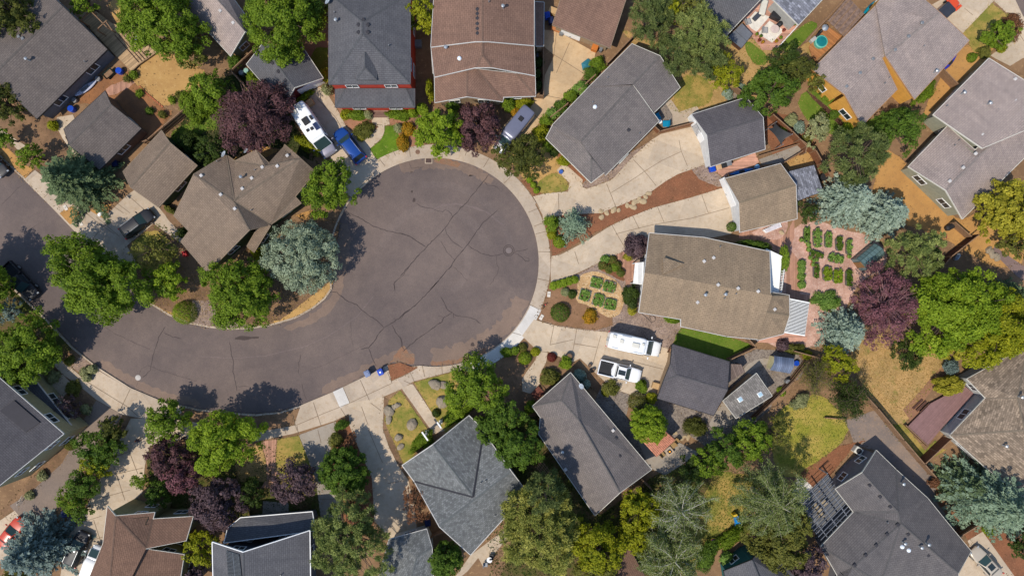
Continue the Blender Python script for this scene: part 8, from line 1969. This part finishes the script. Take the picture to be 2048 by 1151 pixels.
# stair railing and furniture on dark patio by the purple-grey house
r = empty('wooden_steps', tuple(W(1075, 785, 0)), 'red brown wooden steps and railing beside the purple-grey roof', 'steps', None, R_(42))
for k in range(4): MB().box((0, -.5 + k * .32, .15 + k * .13), (1.3, .3, .05)).build('tread', plain('red_brown_wood', C(120, 66, 52), .7), r, local=True)
for s in (-1, 1): MB().box((s * .7, 0, .7), (.06, 1.5, .06)).build('handrail', MC['red_brown_wood'], r, local=True)
for i, (x, y, r_) in enumerate(((1139, 712, .55), (1180, 730, .25), (1187, 739, .25))):
    p = W(x, y, .5); o = empty('planter', (p.x, p.y, 0), ['large dark round planter at the edge of the camper driveway', 'small dark round planter near the white pickup', 'small dark round planter closest to the white pickup'][i], 'planter'); MB().lathe((0, 0, 0), [(r_ * .75, 0), (r_, .45), (r_ * .9, .46)], 18).build('pot', DARK, o, local=True); MB().lathe((0, 0, .4), [(r_ * .85, .02), (r_ * .5, .08)], 12).build('soil', SOIL, o, local=True)
# pergola like trellis beside the purple-grey house
P4 = T('43', [(1040, 320), (1085, 255), (1160, 350), (1110, 400)]); r = empty('trellis', tuple(W(*P4[0], 0)), 'small open wooden trellis at the left eave of the purple-grey house', 'trellis'); beams(r, P4, 2.2, 5, .06, .08, WOODP); beams(r, [P4[0], P4[3], P4[2], P4[1]], 2.28, 4, .06, .08, WOODP, 'cross_slat'); posts4(r, P4, 2.15, WOODP, .08)
# cold frames / ac panels behind tan garage
P4 = T('24', [(1250, 690), (1380, 628), (1395, 665), (1275, 712)]); r = empty('cold_frame', tuple(W(*P4[0], 0)), 'long glazed cold frame on the pink gravel behind the tan garage', 'cold frame'); slab('box', P4, .4, .4, WHITE, None, None, parent=r); slab('glazing', [h1(.06, P4[0], P4[2]), h1(.06, P4[1], P4[3]), h1(.06, P4[2], P4[0]), h1(.06, P4[3], P4[1])], .45, .04, plain('frosted', (.55, .52, .55, 1), .3), None, None, parent=r)
# pile of tyres and things lower fence right
simple_box(1903, 453, 0, (1.1, .7, .7), 30, DARK, 'barbecue', 'black covered barbecue in the dry orange yard', 'barbecue', b=.15); simple_box(1890, 472, 0, (.6, .5, .5), 0, plain('maroon_box', C(130, 50, 60)), 'storage_box', 'maroon box below the covered barbecue', 'box'); simple_box(1918, 513, 0, (1.0, .5, .6), 55, plain('pale_tank', C(165, 180, 190)), 'propane_tank', 'pale tank beside the wooden fence at the right', 'tank', b=.2)
rock(1878, 478, .4, 'small pale rock beside the maroon box', ROCKP)
for i, (x, y) in enumerate(T('25', [(1360, 790), (1385, 805), (1400, 830), (1425, 845)])): rock(x, y, .5, ['upper', 'second', 'third', 'lowest'][i] + ' rock of the pile by the golden tree trunk', ROCK, 'rock pile')
# garden hose, tools and outlines
m = MB(); pts = [(1283, 627), (1290, 632), (1297, 638), (1303, 645), (1310, 641), (1311, 634), (1304, 630), (1299, 634), (1303, 641)]
for a, b in zip(pts[:-1], pts[1:]): m.tube(W(*a, .06) , W(*b, .06), .025, n=5)
tag(m.build('garden_hose', DARK), 'dark coiled garden hose on the river gravel', 'hose')
# bicycle by the cream wall
p = W(41, 1000, .5); r = empty('bicycle', (p.x, p.y, 0), 'white bicycle leaning beside the cream side wall', 'bicycle', None, R_(60))
for x in (-.5, .5):
    m = MB(); n = 18
    for i in range(n):
        a, b = 6.2832 * i / n, 6.2832 * (i + 1) / n; m.tube((x + .33 * math.cos(a), .08 * math.sin(a), .34 + .33 * math.sin(a)), (x + .33 * math.cos(b), .08 * math.sin(b), .34 + .33 * math.sin(b)), .025, n=5)
    m.build('wheel', OFFW, r, local=True)
m = MB(); 
for a, b in (((-.5, 0, .34), (-.1, 0, .3)), ((-.1, 0, .3), (.35, 0, .8)), ((-.5, 0, .34), (-.2, 0, .8)), ((-.2, 0, .8), (.35, 0, .8)), ((.35, 0, .8), (.5, 0, .34)), ((-.1, 0, .3), (-.2, 0, .8))): m.tube(a, b, .022)
m.build('frame', OFFW, r, local=True); MB().tube((.33, -.25, .95), (.33, .25, .95), .018).build('handlebar', DARK, r, local=True); MB().bevbox((-.22, 0, .86), (.24, .12, .06), 0, .02).build('saddle', DARK, r, local=True)
# person walking a dog near the purple trees
def person(px, py, deg):
    p = W(px, py, .8); r = empty('person', (p.x, p.y, 0), 'person in dark clothes walking on the wide driveway beside the maroon tree', 'person', None, R_(deg))
    me = bpy.data.meshes.new('body'); J = [(0, 0, .92), (0, .0, 1.15), (0, 0, 1.38), (.01, 0, 1.5), (.03, 0, 1.62), (.04, 0, 1.74), (0, .1, .88), (.18, .1, .5), (.1, .1, .1), (.26, .11, .04), (0, -.1, .88), (-.08, -.1, .5), (-.28, -.1, .14), (-.14, -.11, .04), (0, .19, 1.36), (-.12, .24, 1.1), (-.02, .24, .86), (.04, .24, .78), (0, -.19, 1.36), (.14, -.24, 1.12), (.3, -.22, .95), (.37, -.21, .92)]
    E = [(0, 1), (1, 2), (2, 3), (3, 4), (4, 5), (0, 6), (6, 7), (7, 8), (8, 9), (0, 10), (10, 11), (11, 12), (12, 13), (2, 14), (14, 15), (15, 16), (16, 17), (2, 18), (18, 19), (19, 20), (20, 21)]
    rad = [.15, .14, .15, .06, .1, .09, .1, .07, .05, .04, .1, .07, .05, .04, .08, .055, .04, .035, .08, .055, .04, .035]
    me.from_pydata(J, E, []); me.materials.append(plain('dark_clothes', (.05, .04, .06, 1), .8)); o = bpy.data.objects.new('body', me); COL.objects.link(o); o.parent = r
    md = o.modifiers.new('skin', 'SKIN')
    for i, v in enumerate(me.skin_vertices[0].data): v.radius = (rad[i], rad[i]); v.use_root = i == 0
    s = o.modifiers.new('sub', 'SUBSURF'); s.levels = 1; s.render_levels = 2
    MB().lathe((.02, 0, 1.66), [(.1, 0), (.115, .06), (.09, .14), (.03, .18)], 12).build('hair', plain('hair_brown', C(90, 55, 35), .8), r, local=True)
# dead logs, brick edging
m = MB()
for a, b in zip(T('11', [(1075, 665), (1130, 720), (1190, 770), (1260, 830)])[:-1], T('11', [(1075, 665), (1130, 720), (1190, 770), (1260, 830)])[1:]):
    for k in range(4):
        t = k / 4; p = W(a[0] + (b[0] - a[0]) * t, a[1] + (b[1] - a[1]) * t, .1); m.bevbox((p.x, p.y, .06), (.3, .16, .12), R_(-45), .02)
person(278, 879, 40)
tag(m.build('brick_edging', TERRA), 'curved red brick edging of the sandy yard', 'edging')
